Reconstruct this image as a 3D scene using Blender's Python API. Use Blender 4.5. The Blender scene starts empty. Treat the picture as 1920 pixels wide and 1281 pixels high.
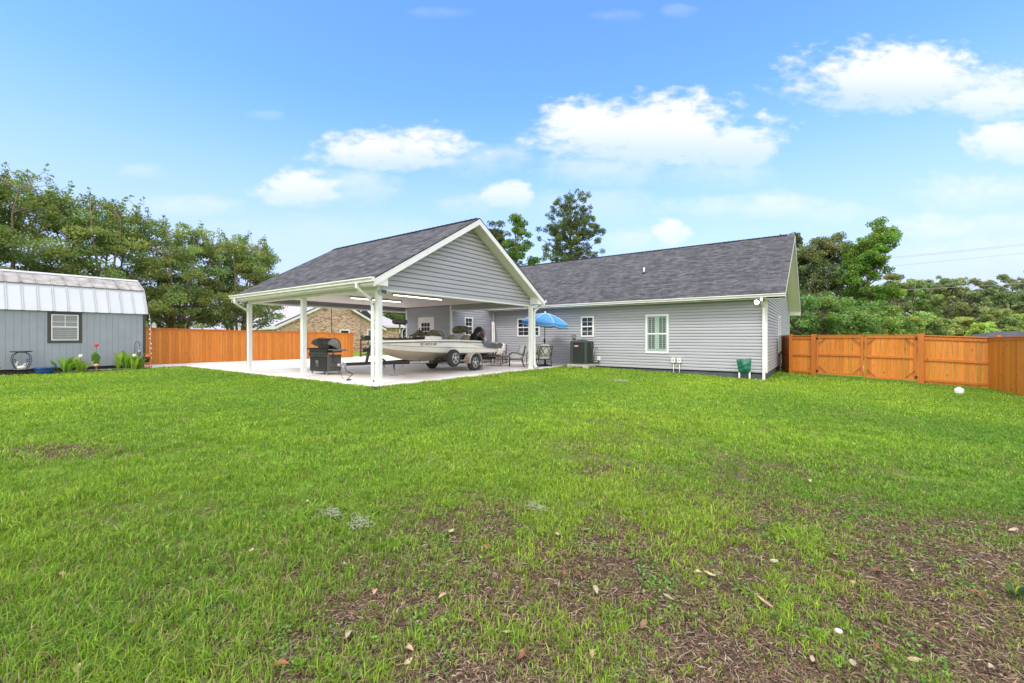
import bpy, math, random
import numpy as np
from mathutils import Vector, Matrix

# ------------------------------------------------------------------ camera
sc = bpy.context.scene
YAW = math.radians(35.9)
CZ = 1.35
cd = bpy.data.cameras.new("camera")
cam = bpy.data.objects.new("camera", cd)
sc.collection.objects.link(cam)
cam.location = (0, 0, CZ)
cam.rotation_euler = (math.radians(90), 0, YAW)
cd.sensor_width = 36
cd.lens = 15.0
cd.shift_y = -7.5 / 1920
cd.clip_start = 0.05
cd.clip_end = 2000
sc.camera = cam
sc.view_settings.view_transform = 'Standard'
sc.view_settings.look = 'None'
sc.view_settings.exposure = 0.47
sc.view_settings.gamma = 1.0
FX, FY = -math.sin(YAW), math.cos(YAW)       # view direction on the ground
RX, RY = math.cos(YAW), math.sin(YAW)        # right of the view

# ------------------------------------------------------------------ sun
SUN_EL, SUN_AZ = math.radians(56), math.radians(168)   # azimuth clockwise from +Y
sd = bpy.data.lights.new("sun", 'SUN')
sd.energy = 1.6
sd.angle = math.radians(14)
sd.color = (1.0, 0.95, 0.87)
sun = bpy.data.objects.new("sun", sd)
sc.collection.objects.link(sun)
dirv = Vector((math.sin(SUN_AZ) * math.cos(SUN_EL), math.cos(SUN_AZ) * math.cos(SUN_EL), math.sin(SUN_EL)))
sun.rotation_euler = dirv.to_track_quat('Z', 'Y').to_euler()
sun.location = dirv * 50

# ------------------------------------------------------------------ sky
w = bpy.data.worlds.new("World")
sc.world = w
w.use_nodes = True
NT = w.node_tree
NT.nodes.clear()

def N(nt, typ, **kw):
    n = nt.nodes.new(typ)
    for k, v in kw.items():
        setattr(n, k, v)
    return n

def LK(nt, a, b):
    nt.links.new(a, b)

def mth(nt, op, a, b=None, c=None, clamp=False):
    n = nt.nodes.new('ShaderNodeMath')
    n.operation = op
    n.use_clamp = clamp
    for i, v in enumerate((a, b, c)):
        if v is None:
            continue
        if isinstance(v, (int, float)):
            n.inputs[i].default_value = v
        else:
            nt.links.new(v, n.inputs[i])
    return n.outputs[0]

def build_world():
    nt = NT
    out = N(nt, 'ShaderNodeOutputWorld')
    bg = N(nt, 'ShaderNodeBackground')
    sky = N(nt, 'ShaderNodeTexSky')
    sky.sky_type = 'NISHITA'
    sky.sun_disc = False
    sky.sun_elevation = SUN_EL
    sky.sun_rotation = SUN_AZ
    sky.altitude = 20
    sky.air_density = 1.0
    sky.dust_density = 0.6
    sky.ozone_density = 1.6
    tc = N(nt, 'ShaderNodeTexCoord')
    sep = N(nt, 'ShaderNodeSeparateXYZ')
    LK(nt, tc.outputs['Generated'], sep.inputs[0])
    x, y, z = sep.outputs
    dr = mth(nt, 'ADD', mth(nt, 'MULTIPLY', x, RX), mth(nt, 'MULTIPLY', y, RY))
    df = mth(nt, 'ADD', mth(nt, 'MULTIPLY', x, FX), mth(nt, 'MULTIPLY', y, FY))
    dfc = mth(nt, 'MAXIMUM', df, .03)
    phi = mth(nt, 'DIVIDE', dr, dfc)        # direction as tangents about the view's heading
    tv = mth(nt, 'DIVIDE', z, dfc)
    el = mth(nt, 'ARCSINE', z)
    # noise for edges
    comb = N(nt, 'ShaderNodeCombineXYZ')
    LK(nt, phi, comb.inputs[0]); LK(nt, mth(nt, 'MULTIPLY', tv, 1.8), comb.inputs[1])
    n1 = N(nt, 'ShaderNodeTexNoise'); n1.inputs['Scale'].default_value = 6; n1.inputs['Detail'].default_value = 9
    n1.inputs['Roughness'].default_value = 0.58
    LK(nt, comb.outputs[0], n1.inputs['Vector'])
    n2 = N(nt, 'ShaderNodeTexNoise'); n2.inputs['Scale'].default_value = 26; n2.inputs['Detail'].default_value = 8
    n2.inputs['Roughness'].default_value = 0.5
    LK(nt, comb.outputs[0], n2.inputs['Vector'])
    nz = mth(nt, 'ADD', mth(nt, 'MULTIPLY', mth(nt, 'SUBTRACT', n1.outputs[0], 0.5), 3.2),
             mth(nt, 'MULTIPLY', mth(nt, 'SUBTRACT', n2.outputs[0], 0.5), 1.7))
    # clouds: (centre x px, centre y px of its flat base, half width px, height up px, depth down px, opacity)
    cl = [(740, 298, 175, 62, 16, .95), (900, 300, 120, 30, 20, .42), (1215, 262, 250, 88, 34, 1.0), (1380, 278, 80, 60, 26, .8),
          (1130, 318, 140, 32, 26, .5), (1330, 325, 120, 26, 22, .35),
          (1680, 160, 240, 82, 30, 1.0), (1850, 195, 110, 40, 26, .8), (1925, 270, 130, 50, 22, .95),
          (560, 362, 95, 52, 18, .85), (665, 350, 80, 40, 22, .5), (955, 372, 60, 34, 14, .75), (880, 385, 70, 24, 14, .4),
          (1260, 440, 42, 36, 20, .8), (1190, 448, 60, 20, 14, .45),
          (1470, 388, 110, 30, 16, .6), (1330, 388, 150, 24, 16, .5), (1820, 365, 150, 40, 20, .6),
          (1740, 430, 110, 30, 14, .7), (1900, 420, 90, 26, 14, .4), (330, 388, 130, 22, 14, .35), (265, 322, 50, 16, 10, .3),
          (495, 215, 46, 10, 8, .2), (1160, 30, 50, 14, 10, .16), (1275, 22, 36, 14, 8, .2), (830, 24, 60, 12, 8, .14), (1560, 400, 120, 22, 14, .35),
          (1100, 380, 170, 30, 24, .3), (1880, 480, 200, 40, 30, .3), (600, 440, 240, 40, 30, .2)]
    acc = None
    for (cx, cy, hw, hu, hd, op) in cl:
        p0 = (cx - 960) / 800
        e0 = (633 - cy) / 800
        a, bu, bd = hw / 800, hu / 800, hd / 800
        dx = mth(nt, 'MULTIPLY', mth(nt, 'SUBTRACT', phi, p0), 1 / (a * 1.02))
        dy = mth(nt, 'SUBTRACT', tv, e0)
        dyu = mth(nt, 'MAXIMUM', mth(nt, 'MULTIPLY', dy, 1 / (bu * 1.08)), mth(nt, 'MULTIPLY', dy, -1 / (bd * 1.7)))
        r2 = mth(nt, 'ADD', mth(nt, 'MULTIPLY', dx, dx), mth(nt, 'MULTIPLY', dyu, dyu))
        m = mth(nt, 'SUBTRACT', 1.06, r2)
        m = mth(nt, 'ADD', m, mth(nt, 'MULTIPLY', nz, .85))
        ss = N(nt, 'ShaderNodeMapRange'); ss.interpolation_type = 'SMOOTHSTEP'
        LK(nt, m, ss.inputs[0]); ss.inputs[1].default_value = -.05 if op > .7 else -.25
        ss.inputs[2].default_value = .85 if op > .7 else 1.5
        # thinner towards the base
        fd = N(nt, 'ShaderNodeMapRange'); fd.interpolation_type = 'SMOOTHSTEP'
        LK(nt, dy, fd.inputs[0]); fd.inputs[1].default_value = -bd * 1.6; fd.inputs[2].default_value = bu * .55
        fd.inputs[3].default_value = .42; fd.inputs[4].default_value = 1.0
        m = mth(nt, 'MULTIPLY', mth(nt, 'MULTIPLY', ss.outputs[0], op), fd.outputs[0])
        acc = m if acc is None else mth(nt, 'MAXIMUM', acc, m)
    # thin veil near horizon
    veil = N(nt, 'ShaderNodeMapRange'); veil.interpolation_type = 'SMOOTHSTEP'
    LK(nt, el, veil.inputs[0]); veil.inputs[1].default_value = 0.52; veil.inputs[2].default_value = 0.0
    veil.inputs[3].default_value = 0.0; veil.inputs[4].default_value = 0.93
    # sky colour: nishita, graded a little bluer
    mul = N(nt, 'ShaderNodeMix', data_type='RGBA', blend_type='MULTIPLY')
    mul.inputs[0].default_value = 1
    LK(nt, sky.outputs[0], mul.inputs[6]); mul.inputs[7].default_value = (SKYT[0], SKYT[1], SKYT[2], 1)
    hz = N(nt, 'ShaderNodeMix', data_type='RGBA')
    LK(nt, veil.outputs[0], hz.inputs[0]); LK(nt, mul.outputs[2], hz.inputs[6])
    hz.inputs[7].default_value = (HZC[0] / BGS, HZC[1] / BGS, HZC[2] / BGS, 1)
    cm = N(nt, 'ShaderNodeMix', data_type='RGBA')
    LK(nt, acc, cm.inputs[0]); LK(nt, hz.outputs[2], cm.inputs[6])
    cm.inputs[7].default_value = (.77 / BGS, .78 / BGS, .80 / BGS, 1)
    # unseen bright cloud added overhead and behind the viewer for soft neutral fill light
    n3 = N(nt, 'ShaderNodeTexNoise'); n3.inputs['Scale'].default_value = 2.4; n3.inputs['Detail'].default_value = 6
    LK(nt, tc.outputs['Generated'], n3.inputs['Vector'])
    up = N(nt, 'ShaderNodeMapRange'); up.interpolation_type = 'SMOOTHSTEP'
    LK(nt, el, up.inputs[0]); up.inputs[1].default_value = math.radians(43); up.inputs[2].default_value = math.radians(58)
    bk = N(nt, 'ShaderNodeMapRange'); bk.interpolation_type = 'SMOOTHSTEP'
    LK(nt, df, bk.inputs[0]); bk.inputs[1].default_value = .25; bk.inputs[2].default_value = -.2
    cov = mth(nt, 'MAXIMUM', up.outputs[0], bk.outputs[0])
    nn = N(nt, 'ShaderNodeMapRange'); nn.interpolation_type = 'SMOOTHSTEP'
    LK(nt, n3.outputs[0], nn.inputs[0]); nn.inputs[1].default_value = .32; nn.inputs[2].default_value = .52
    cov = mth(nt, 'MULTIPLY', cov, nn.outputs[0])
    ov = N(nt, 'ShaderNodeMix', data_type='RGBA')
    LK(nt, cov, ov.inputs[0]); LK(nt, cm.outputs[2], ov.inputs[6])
    ov.inputs[7].default_value = (FILL_CLOUD[0] / BGS, FILL_CLOUD[1] / BGS, FILL_CLOUD[2] / BGS, 1)
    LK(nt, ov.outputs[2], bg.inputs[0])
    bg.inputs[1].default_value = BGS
    LK(nt, bg.outputs[0], out.inputs[0])

BGS = 0.12
FILL_CLOUD = (1.75, 1.68, 1.6)
SKYT = (1.27, 1.80, 2.3)
HZC = (.53, .565, .76)
build_world()

# ------------------------------------------------------------------ helpers
COL = sc.collection
LOC = {}

def tag(o, label=None, cat=None, group=None, kind=None):
    if label: o['label'] = label
    if cat: o['category'] = cat
    if group: o['group'] = group
    if kind: o['kind'] = kind
    return o

def empty(name, loc, label, cat, group=None, rz=0.0):
    o = bpy.data.objects.new(name, None)
    o.empty_display_size = 0.2
    COL.objects.link(o)
    o.location = loc
    o.rotation_euler = (0, 0, rz)
    LOC[o.name] = (Vector(loc), rz)
    return tag(o, label, cat, group)

def copy_tree(o, parent=None):
    c = o.copy()
    COL.objects.link(c)
    if parent: c.parent = parent
    for ch in [q for q in bpy.data.objects if q.parent == o]:
        copy_tree(ch, c)
    return c

class MB:
    """collects shapes and builds them as one mesh object"""
    def __init__(s):
        s.v = []; s.f = []; s.mi = []; s.uv = []; s.sm = []; s.col = []
        s.has_uv = False; s.has_col = False
        s.m = 0; s.c = None
    def face(s, idx, uv=None, smooth=False):
        s.f.append(tuple(idx)); s.mi.append(s.m); s.sm.append(smooth)
        if uv: s.has_uv = True
        s.uv.append(uv)
        if s.c is not None: s.has_col = True
        s.col.append(s.c if s.c is not None else (1, 1, 1))
    def poly(s, pts, uv=None, smooth=False):
        b = len(s.v); s.v += [tuple(p) for p in pts]
        s.face(range(b, b + len(pts)), uv, smooth)
        return s
    def box(s, x0, x1, y0, y1, z0, z1):
        b = len(s.v)
        for z in (z0, z1):
            for (x, y) in ((x0, y0), (x1, y0), (x1, y1), (x0, y1)):
                s.v.append((x, y, z))
        for f in ((3, 2, 1, 0), (4, 5, 6, 7), (0, 1, 5, 4), (1, 2, 6, 5), (2, 3, 7, 6), (3, 0, 4, 7)):
            s.face([b + i for i in f])
        return s
    def obox(s, c, ax, ay, az):
        """box about centre c with half-axis vectors"""
        c = Vector(c); ax = Vector(ax); ay = Vector(ay); az = Vector(az)
        b = len(s.v)
        for k in (-1, 1):
            for (i, j) in ((-1, -1), (1, -1), (1, 1), (-1, 1)):
                s.v.append(tuple(c + ax * i + ay * j + az * k))
        for f in ((3, 2, 1, 0), (4, 5, 6, 7), (0, 1, 5, 4), (1, 2, 6, 5), (2, 3, 7, 6), (3, 0, 4, 7)):
            s.face([b + i for i in f])
        return s
    def bar(s, p, q, w, h=None, up=(0, 0, 1)):
        """box from p to q, w wide, h thick"""
        p = Vector(p); q = Vector(q); h = h or w
        d = (q - p); L = d.length; d.normalize()
        u = Vector(up)
        if abs(d.dot(u)) > .98: u = Vector((1, 0, 0))
        r = d.cross(u).normalized(); u = r.cross(d)
        return s.obox((p + q) / 2, d * L / 2, r * w / 2, u * h / 2)
    def tube(s, pts, r, n=8, cap=True, smooth=True):
        pts = [Vector(p) for p in pts]
        if isinstance(r, (int, float)): r = [r] * len(pts)
        rings = []
        up = Vector((0, 0, 1))
        prev = None
        for i, p in enumerate(pts):
            if i == 0: d = pts[1] - p
            elif i == len(pts) - 1: d = p - pts[i - 1]
            else: d = (pts[i + 1] - p).normalized() + (p - pts[i - 1]).normalized()
            if d.length < 1e-9: d = Vector((0, 0, 1))
            d.normalize()
            if prev is None:
                a = d.cross(up if abs(d.z) < .95 else Vector((1, 0, 0))).normalized()
            else:
                a = (prev - d * prev.dot(d)).normalized()
            prev = a
            bb = d.cross(a)
            base = len(s.v)
            for k in range(n):
                t = 2 * math.pi * k / n
                s.v.append(tuple(p + (a * math.cos(t) + bb * math.sin(t)) * r[i]))
            rings.append(base)
        for i in range(len(rings) - 1):
            for k in range(n):
                k2 = (k + 1) % n
                s.face((rings[i] + k, rings[i] + k2, rings[i + 1] + k2, rings[i + 1] + k), smooth=smooth)
        if cap:
            s.face([rings[0] + k for k in range(n)][::-1])
            s.face([rings[-1] + k for k in range(n)])
        return s
    def lathe(s, c, prof, n=20, axis=(0, 0, 1), smooth=True):
        """prof: list of (radius, height) along the axis"""
        c = Vector(c); ax = Vector(axis).normalized()
        a = ax.cross(Vector((0, 0, 1)) if abs(ax.z) < .9 else Vector((1, 0, 0))).normalized()
        b2 = ax.cross(a)
        rings = []
        for (r, h) in prof:
            base = len(s.v)
            for k in range(n):
                t = 2 * math.pi * k / n
                s.v.append(tuple(c + ax * h + (a * math.cos(t) + b2 * math.sin(t)) * max(r, 1e-4)))
            rings.append(base)
        for i in range(len(rings) - 1):
            for k in range(n):
                k2 = (k + 1) % n
                s.face((rings[i] + k, rings[i] + k2, rings[i + 1] + k2, rings[i + 1] + k), smooth=smooth)
        s.face([rings[0] + k for k in range(n)][::-1]); s.face([rings[-1] + k for k in range(n)])
        return s
    def prism(s, pts, dvec):
        """extrude a polygon by dvec"""
        n = len(pts); b = len(s.v); d = Vector(dvec)
        s.v += [tuple(p) for p in pts] + [tuple(Vector(p) + d) for p in pts]
        s.face([b + i for i in range(n)][::-1]); s.face([b + n + i for i in range(n)])
        for i in range(n):
            j = (i + 1) % n
            s.face((b + i, b + j, b + n + j, b + n + i))
        return s
    def blob(s, c, rx, ry, rz, n=12, m=8, e=1.0, rot=None):
        """superellipsoid; e<1 boxier"""
        c = Vector(c); base = len(s.v)
        sg = lambda x, p: math.copysign(abs(x) ** p, x)
        for i in range(m + 1):
            ph = -math.pi / 2 + math.pi * i / m
            for k in range(n):
                t = 2 * math.pi * k / n
                v = Vector((rx * sg(math.cos(ph), e) * sg(math.cos(t), e), ry * sg(math.cos(ph), e) * sg(math.sin(t), e), rz * sg(math.sin(ph), e)))
                if rot: v = rot @ v
                s.v.append(tuple(c + v))
        for i in range(m):
            for k in range(n):
                k2 = (k + 1) % n
                s.face((base + i * n + k, base + i * n + k2, base + (i + 1) * n + k2, base + (i + 1) * n + k), smooth=True)
        return s
    def build(s, name, mats, parent=None, world=True, bevel=0, label=None):
        me = bpy.data.meshes.new(name)
        vs = s.v
        if parent is not None and world:
            top = parent
            while top.parent: top = top.parent
            loc, rz = LOC.get(top.name, (Vector((0, 0, 0)), 0))
            Mi = (Matrix.Translation(loc) @ Matrix.Rotation(rz, 4, 'Z')).inverted()
            vs = [tuple(Mi @ Vector(v)) for v in vs]
        me.from_pydata(vs, [], s.f)
        if not isinstance(mats, (list, tuple)): mats = [mats]
        for m in mats: me.materials.append(m)
        me.polygons.foreach_set('material_index', s.mi)
        me.polygons.foreach_set('use_smooth', s.sm)
        if s.has_uv:
            uvl = me.uv_layers.new(name='UVMap')
            arr = []
            for f, u in zip(s.f, s.uv):
                if u is None: arr += [0, 0] * len(f)
                else:
                    for q in u: arr += [q[0], q[1]]
            uvl.data.foreach_set('uv', arr)
        if s.has_col:
            at = me.attributes.new('tint', 'FLOAT_COLOR', 'FACE')
            arr = []
            for c in s.col: arr += [c[0], c[1], c[2], 1]
            at.data.foreach_set('color', arr)
        me.update()
        o = bpy.data.objects.new(name, me)
        COL.objects.link(o)
        if parent is not None: o.parent = parent
        if bevel:
            md = o.modifiers.new('bevel', 'BEVEL'); md.width = bevel; md.segments = 2; md.limit_method = 'ANGLE'
        if label: o['label'] = label
        return o

def set_origin(o, loc):
    """move the origin of an unparented world-space mesh to loc"""
    o.data.transform(Matrix.Translation(-Vector(loc))); o.location = loc
    return o

# ---- numpy value noise
def vnoise(x, y, scale, seed):
    rs = np.random.RandomState(seed)
    T = rs.rand(256, 256)
    xs = x / scale + 1000.3; ys = y / scale + 1000.7
    xi = np.floor(xs).astype(int); yi = np.floor(ys).astype(int)
    fx = xs - xi; fy = ys - yi
    fx = fx * fx * (3 - 2 * fx); fy = fy * fy * (3 - 2 * fy)
    a = T[xi % 256, yi % 256]; b = T[(xi + 1) % 256, yi % 256]
    c = T[xi % 256, (yi + 1) % 256]; d = T[(xi + 1) % 256, (yi + 1) % 256]
    return a * (1 - fx) * (1 - fy) + b * fx * (1 - fy) + c * (1 - fx) * fy + d * fx * fy

def fbm(x, y, scale, seed, octv=4):
    s = 0; amp = 1; tot = 0
    for i in range(octv):
        s = s + amp * vnoise(x, y, scale / 2 ** i, seed + i); tot += amp; amp *= .55
    return s / tot

def sstep(a, b, x):
    t = np.clip((x - a) / (b - a), 0, 1)
    return t * t * (3 - 2 * t)

def ground_z(x, y):
    x = np.asarray(x, float); y = np.asarray(y, float)
    g = -0.05 - 0.028 * np.clip(x + 10, 0, 17)
    g = g + (fbm(x, y, 3.0, 5, 3) - .5) * .07 * sstep(-19, -8, x) * (1 - sstep(14, 18, y))
    g = g - .12 * sstep(-20, -28, x) * sstep(6, 20, y)
    # the plain lies a little lower far away
    g = g - .4 * sstep(30, 80, np.hypot(x, y))
    return g

def gzf(x, y):
    return float(ground_z(np.array([x]), np.array([y]))[0])

# ------------------------------------------------------------------ materials
def pmat(name, col, rough=.6, metal=0, spec=.5, noise=0, nscale=8, bump=0, bscale=60, tint=False, coat=0):
    m = bpy.data.materials.new(name); m.use_nodes = True
    nt = m.node_tree; b = nt.nodes['Principled BSDF']
    b.inputs['Roughness'].default_value = rough
    b.inputs['Metallic'].default_value = metal
    b.inputs['Specular IOR Level'].default_value = spec
    if coat:
        b.inputs['Coat Weight'].default_value = coat; b.inputs['Coat Roughness'].default_value = .06
    tc = N(nt, 'ShaderNodeTexCoord')
    rgb = N(nt, 'ShaderNodeRGB'); rgb.outputs[0].default_value = (*col, 1)
    cur = rgb.outputs[0]
    if tint:
        at = N(nt, 'ShaderNodeAttribute', attribute_name='tint')
        mx = N(nt, 'ShaderNodeMix', data_type='RGBA', blend_type='MULTIPLY'); mx.inputs[0].default_value = 1
        LK(nt, cur, mx.inputs[6]); LK(nt, at.outputs['Color'], mx.inputs[7]); cur = mx.outputs[2]
    nz = N(nt, 'ShaderNodeTexNoise'); nz.inputs['Scale'].default_value = nscale; nz.inputs['Detail'].default_value = 6
    LK(nt, tc.outputs['Object'], nz.inputs['Vector'])
    amt = noise if noise else .08
    mr = N(nt, 'ShaderNodeMapRange'); LK(nt, nz.outputs[0], mr.inputs[0])
    mr.inputs[1].default_value = .3; mr.inputs[2].default_value = .7
    mr.inputs[3].default_value = 1 - amt; mr.inputs[4].default_value = 1 + amt * .6
    mx = N(nt, 'ShaderNodeMix', data_type='RGBA', blend_type='MULTIPLY'); mx.inputs[0].default_value = 1
    LK(nt, cur, mx.inputs[6]); LK(nt, mr.outputs[0], mx.inputs[7]); cur = mx.outputs[2]
    LK(nt, cur, b.inputs['Base Color'])
    if bump:
        n2 = N(nt, 'ShaderNodeTexNoise'); n2.inputs['Scale'].default_value = bscale; n2.inputs['Detail'].default_value = 4
        LK(nt, tc.outputs['Object'], n2.inputs['Vector'])
        bp = N(nt, 'ShaderNodeBump'); bp.inputs['Strength'].default_value = bump; bp.inputs['Distance'].default_value = .01
        LK(nt, n2.outputs[0], bp.inputs['Height']); LK(nt, bp.outputs[0], b.inputs['Normal'])
    return m

def leafmat(name, trans=.35, rough=.55):
    m = bpy.data.materials.new(name); m.use_nodes = True
    nt = m.node_tree; b = nt.nodes['Principled BSDF']; out = nt.nodes['Material Output']
    b.inputs['Roughness'].default_value = rough; b.inputs['Specular IOR Level'].default_value = .25
    at = N(nt, 'ShaderNodeAttribute', attribute_name='tint')
    LK(nt, at.outputs['Color'], b.inputs['Base Color'])
    tr = N(nt, 'ShaderNodeBsdfTranslucent')
    mx = N(nt, 'ShaderNodeMix', data_type='RGBA', blend_type='MULTIPLY'); mx.inputs[0].default_value = 1
    LK(nt, at.outputs['Color'], mx.inputs[6]); mx.inputs[7].default_value = (1.3, 1.4, .7, 1)
    LK(nt, mx.outputs[2], tr.inputs[0])
    ms = N(nt, 'ShaderNodeMixShader'); ms.inputs[0].default_value = trans
    LK(nt, b.outputs[0], ms.inputs[1]); LK(nt, tr.outputs[0], ms.inputs[2]); LK(nt, ms.outputs[0], out.inputs[0])
    return m

def emat(name, col, st):
    m = bpy.data.materials.new(name); m.use_nodes = True
    b = m.node_tree.nodes['Principled BSDF']
    b.inputs['Base Color'].default_value = (.8, .8, .8, 1)
    b.inputs['Emission Color'].default_value = (*col, 1); b.inputs['Emission Strength'].default_value = st
    return m

def shingle_mat(name, c1, c2, c3, sx=.32, sy=.14):
    m = bpy.data.materials.new(name); m.use_nodes = True
    nt = m.node_tree; b = nt.nodes['Principled BSDF']
    b.inputs['Roughness'].default_value = .9; b.inputs['Specular IOR Level'].default_value = .2
    uv = N(nt, 'ShaderNodeUVMap')
    br = N(nt, 'ShaderNodeTexBrick'); br.offset = .37; br.offset_frequency = 2; br.squash = .7; br.squash_frequency = 3
    br.inputs['Scale'].default_value = 1; br.inputs['Mortar Size'].default_value = .006
    br.inputs['Mortar Smooth'].default_value = .2; br.inputs['Bias'].default_value = 0
    br.inputs['Brick Width'].default_value = sx; br.inputs['Row Height'].default_value = sy
    br.inputs['Color1'].default_value = (0, 0, 0, 1); br.inputs['Color2'].default_value = (1, 1, 1, 1)
    br.inputs['Mortar'].default_value = (.0, .0, .0, 1)
    LK(nt, uv.outputs[0], br.inputs['Vector'])
    br2 = N(nt, 'ShaderNodeTexBrick'); br2.offset = .61
    br2.inputs['Scale'].default_value = 1; br2.inputs['Mortar Size'].default_value = .0
    br2.inputs['Brick Width'].default_value = sx * .53; br2.inputs['Row Height'].default_value = sy
    br2.inputs['Color1'].default_value = (0, 0, 0, 1); br2.inputs['Color2'].default_value = (1, 1, 1, 1)
    LK(nt, uv.outputs[0], br2.inputs['Vector'])
    av = N(nt, 'ShaderNodeMix', data_type='RGBA'); av.inputs[0].default_value = .5
    LK(nt, br.outputs[0], av.inputs[6]); LK(nt, br2.outputs[0], av.inputs[7])
    cr = N(nt, 'ShaderNodeValToRGB')
    cr.color_ramp.elements[0].position = .1; cr.color_ramp.elements[0].color = (*c1, 1)
    cr.color_ramp.elements[1].position = .9; cr.color_ramp.elements[1].color = (*c3, 1)
    e = cr.color_ramp.elements.new(.5); e.color = (*c2, 1)
    LK(nt, av.outputs[2], cr.inputs[0])
    nz = N(nt, 'ShaderNodeTexNoise'); nz.inputs['Scale'].default_value = .7; nz.inputs['Detail'].default_value = 5
    LK(nt, uv.outputs[0], nz.inputs['Vector'])
    g2 = N(nt, 'ShaderNodeTexNoise'); g2.inputs['Scale'].default_value = 90; g2.inputs['Detail'].default_value = 3
    LK(nt, uv.outputs[0], g2.inputs['Vector'])
    mr = N(nt, 'ShaderNodeMapRange'); LK(nt, mth(nt, 'ADD', nz.outputs[0], mth(nt, 'MULTIPLY', g2.outputs[0], .6)), mr.inputs[0])
    mr.inputs[1].default_value = .5; mr.inputs[2].default_value = 1.1; mr.inputs[3].default_value = .9; mr.inputs[4].default_value = 1.12
    mx = N(nt, 'ShaderNodeMix', data_type='RGBA', blend_type='MULTIPLY'); mx.inputs[0].default_value = 1
    LK(nt, cr.outputs[0], mx.inputs[6]); LK(nt, mr.outputs[0], mx.inputs[7])
    dk = N(nt, 'ShaderNodeMix', data_type='RGBA', blend_type='MULTIPLY')
    LK(nt, br.outputs['Fac'], dk.inputs[0]); LK(nt, mx.outputs[2], dk.inputs[6]); dk.inputs[7].default_value = (.45, .45, .45, 1)
    LK(nt, dk.outputs[2], b.inputs['Base Color'])
    # courses overlap: height ramps down the row
    sp = N(nt, 'ShaderNodeSeparateXYZ'); LK(nt, uv.outputs[0], sp.inputs[0])
    fr = mth(nt, 'FRACT', mth(nt, 'MULTIPLY', sp.outputs[1], 1 / sy))
    hgt = mth(nt, 'ADD', mth(nt, 'SUBTRACT', 1.0, fr), mth(nt, 'MULTIPLY', av.outputs[2], .5))
    bp = N(nt, 'ShaderNodeBump'); bp.inputs['Strength'].default_value = .5; bp.inputs['Distance'].default_value = .010
    LK(nt, hgt, bp.inputs['Height']); LK(nt, bp.outputs[0], b.inputs['Normal'])
    return m

def wood_mat(name, col, dark=(.25, .25, .25)):
    """stained boards: per-board tint, long grain, knots"""
    m = bpy.data.materials.new(name); m.use_nodes = True
    nt = m.node_tree; b = nt.nodes['Principled BSDF']
    b.inputs['Roughness'].default_value = .55; b.inputs['Specular IOR Level'].default_value = .3
    tc = N(nt, 'ShaderNodeTexCoord')
    mp = N(nt, 'ShaderNodeMapping'); mp.inputs['Scale'].default_value = (14, 14, .9)
    LK(nt, tc.outputs['Object'], mp.inputs[0])
    nz = N(nt, 'ShaderNodeTexNoise'); nz.inputs['Scale'].default_value = 2.5; nz.inputs['Detail'].default_value = 7
    nz.inputs['Distortion'].default_value = .8
    LK(nt, mp.outputs[0], nz.inputs['Vector'])
    mr = N(nt, 'ShaderNodeMapRange'); LK(nt, nz.outputs[0], mr.inputs[0])
    mr.inputs[1].default_value = .3; mr.inputs[2].default_value = .72; mr.inputs[3].default_value = .78; mr.inputs[4].default_value = 1.12
    at = N(nt, 'ShaderNodeAttribute', attribute_name='tint')
    rgb = N(nt, 'ShaderNodeRGB'); rgb.outputs[0].default_value = (*col, 1)
    m1 = N(nt, 'ShaderNodeMix', data_type='RGBA', blend_type='MULTIPLY'); m1.inputs[0].default_value = 1
    LK(nt, rgb.outputs[0], m1.inputs[6]); LK(nt, at.outputs['Color'], m1.inputs[7])
    m2 = N(nt, 'ShaderNodeMix', data_type='RGBA', blend_type='MULTIPLY'); m2.inputs[0].default_value = 1
    LK(nt, m1.outputs[2], m2.inputs[6]); LK(nt, mr.outputs[0], m2.inputs[7])
    # knots
    vo = N(nt, 'ShaderNodeTexVoronoi'); vo.inputs['Scale'].default_value = 2.6
    mp2 = N(nt, 'ShaderNodeMapping'); mp2.inputs['Scale'].default_value = (1.5, 1.5, .8)
    LK(nt, tc.outputs['Object'], mp2.inputs[0]); LK(nt, mp2.outputs[0], vo.inputs['Vector'])
    kn = N(nt, 'ShaderNodeMapRange'); LK(nt, vo.outputs['Distance'], kn.inputs[0])
    kn.inputs[1].default_value = .06; kn.inputs[2].default_value = .11; kn.inputs[3].default_value = .35; kn.inputs[4].default_value = 1
    m3 = N(nt, 'ShaderNodeMix', data_type='RGBA', blend_type='MULTIPLY'); m3.inputs[0].default_value = 1
    LK(nt, m2.outputs[2], m3.inputs[6]); LK(nt, kn.outputs[0], m3.inputs[7])
    LK(nt, m3.outputs[2], b.inputs['Base Color'])
    bp = N(nt, 'ShaderNodeBump'); bp.inputs['Strength'].default_value = .25; bp.inputs['Distance'].default_value = .004
    LK(nt, nz.outputs[0], bp.inputs['Height']); LK(nt, bp.outputs[0], b.inputs['Normal'])
    return m

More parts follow.
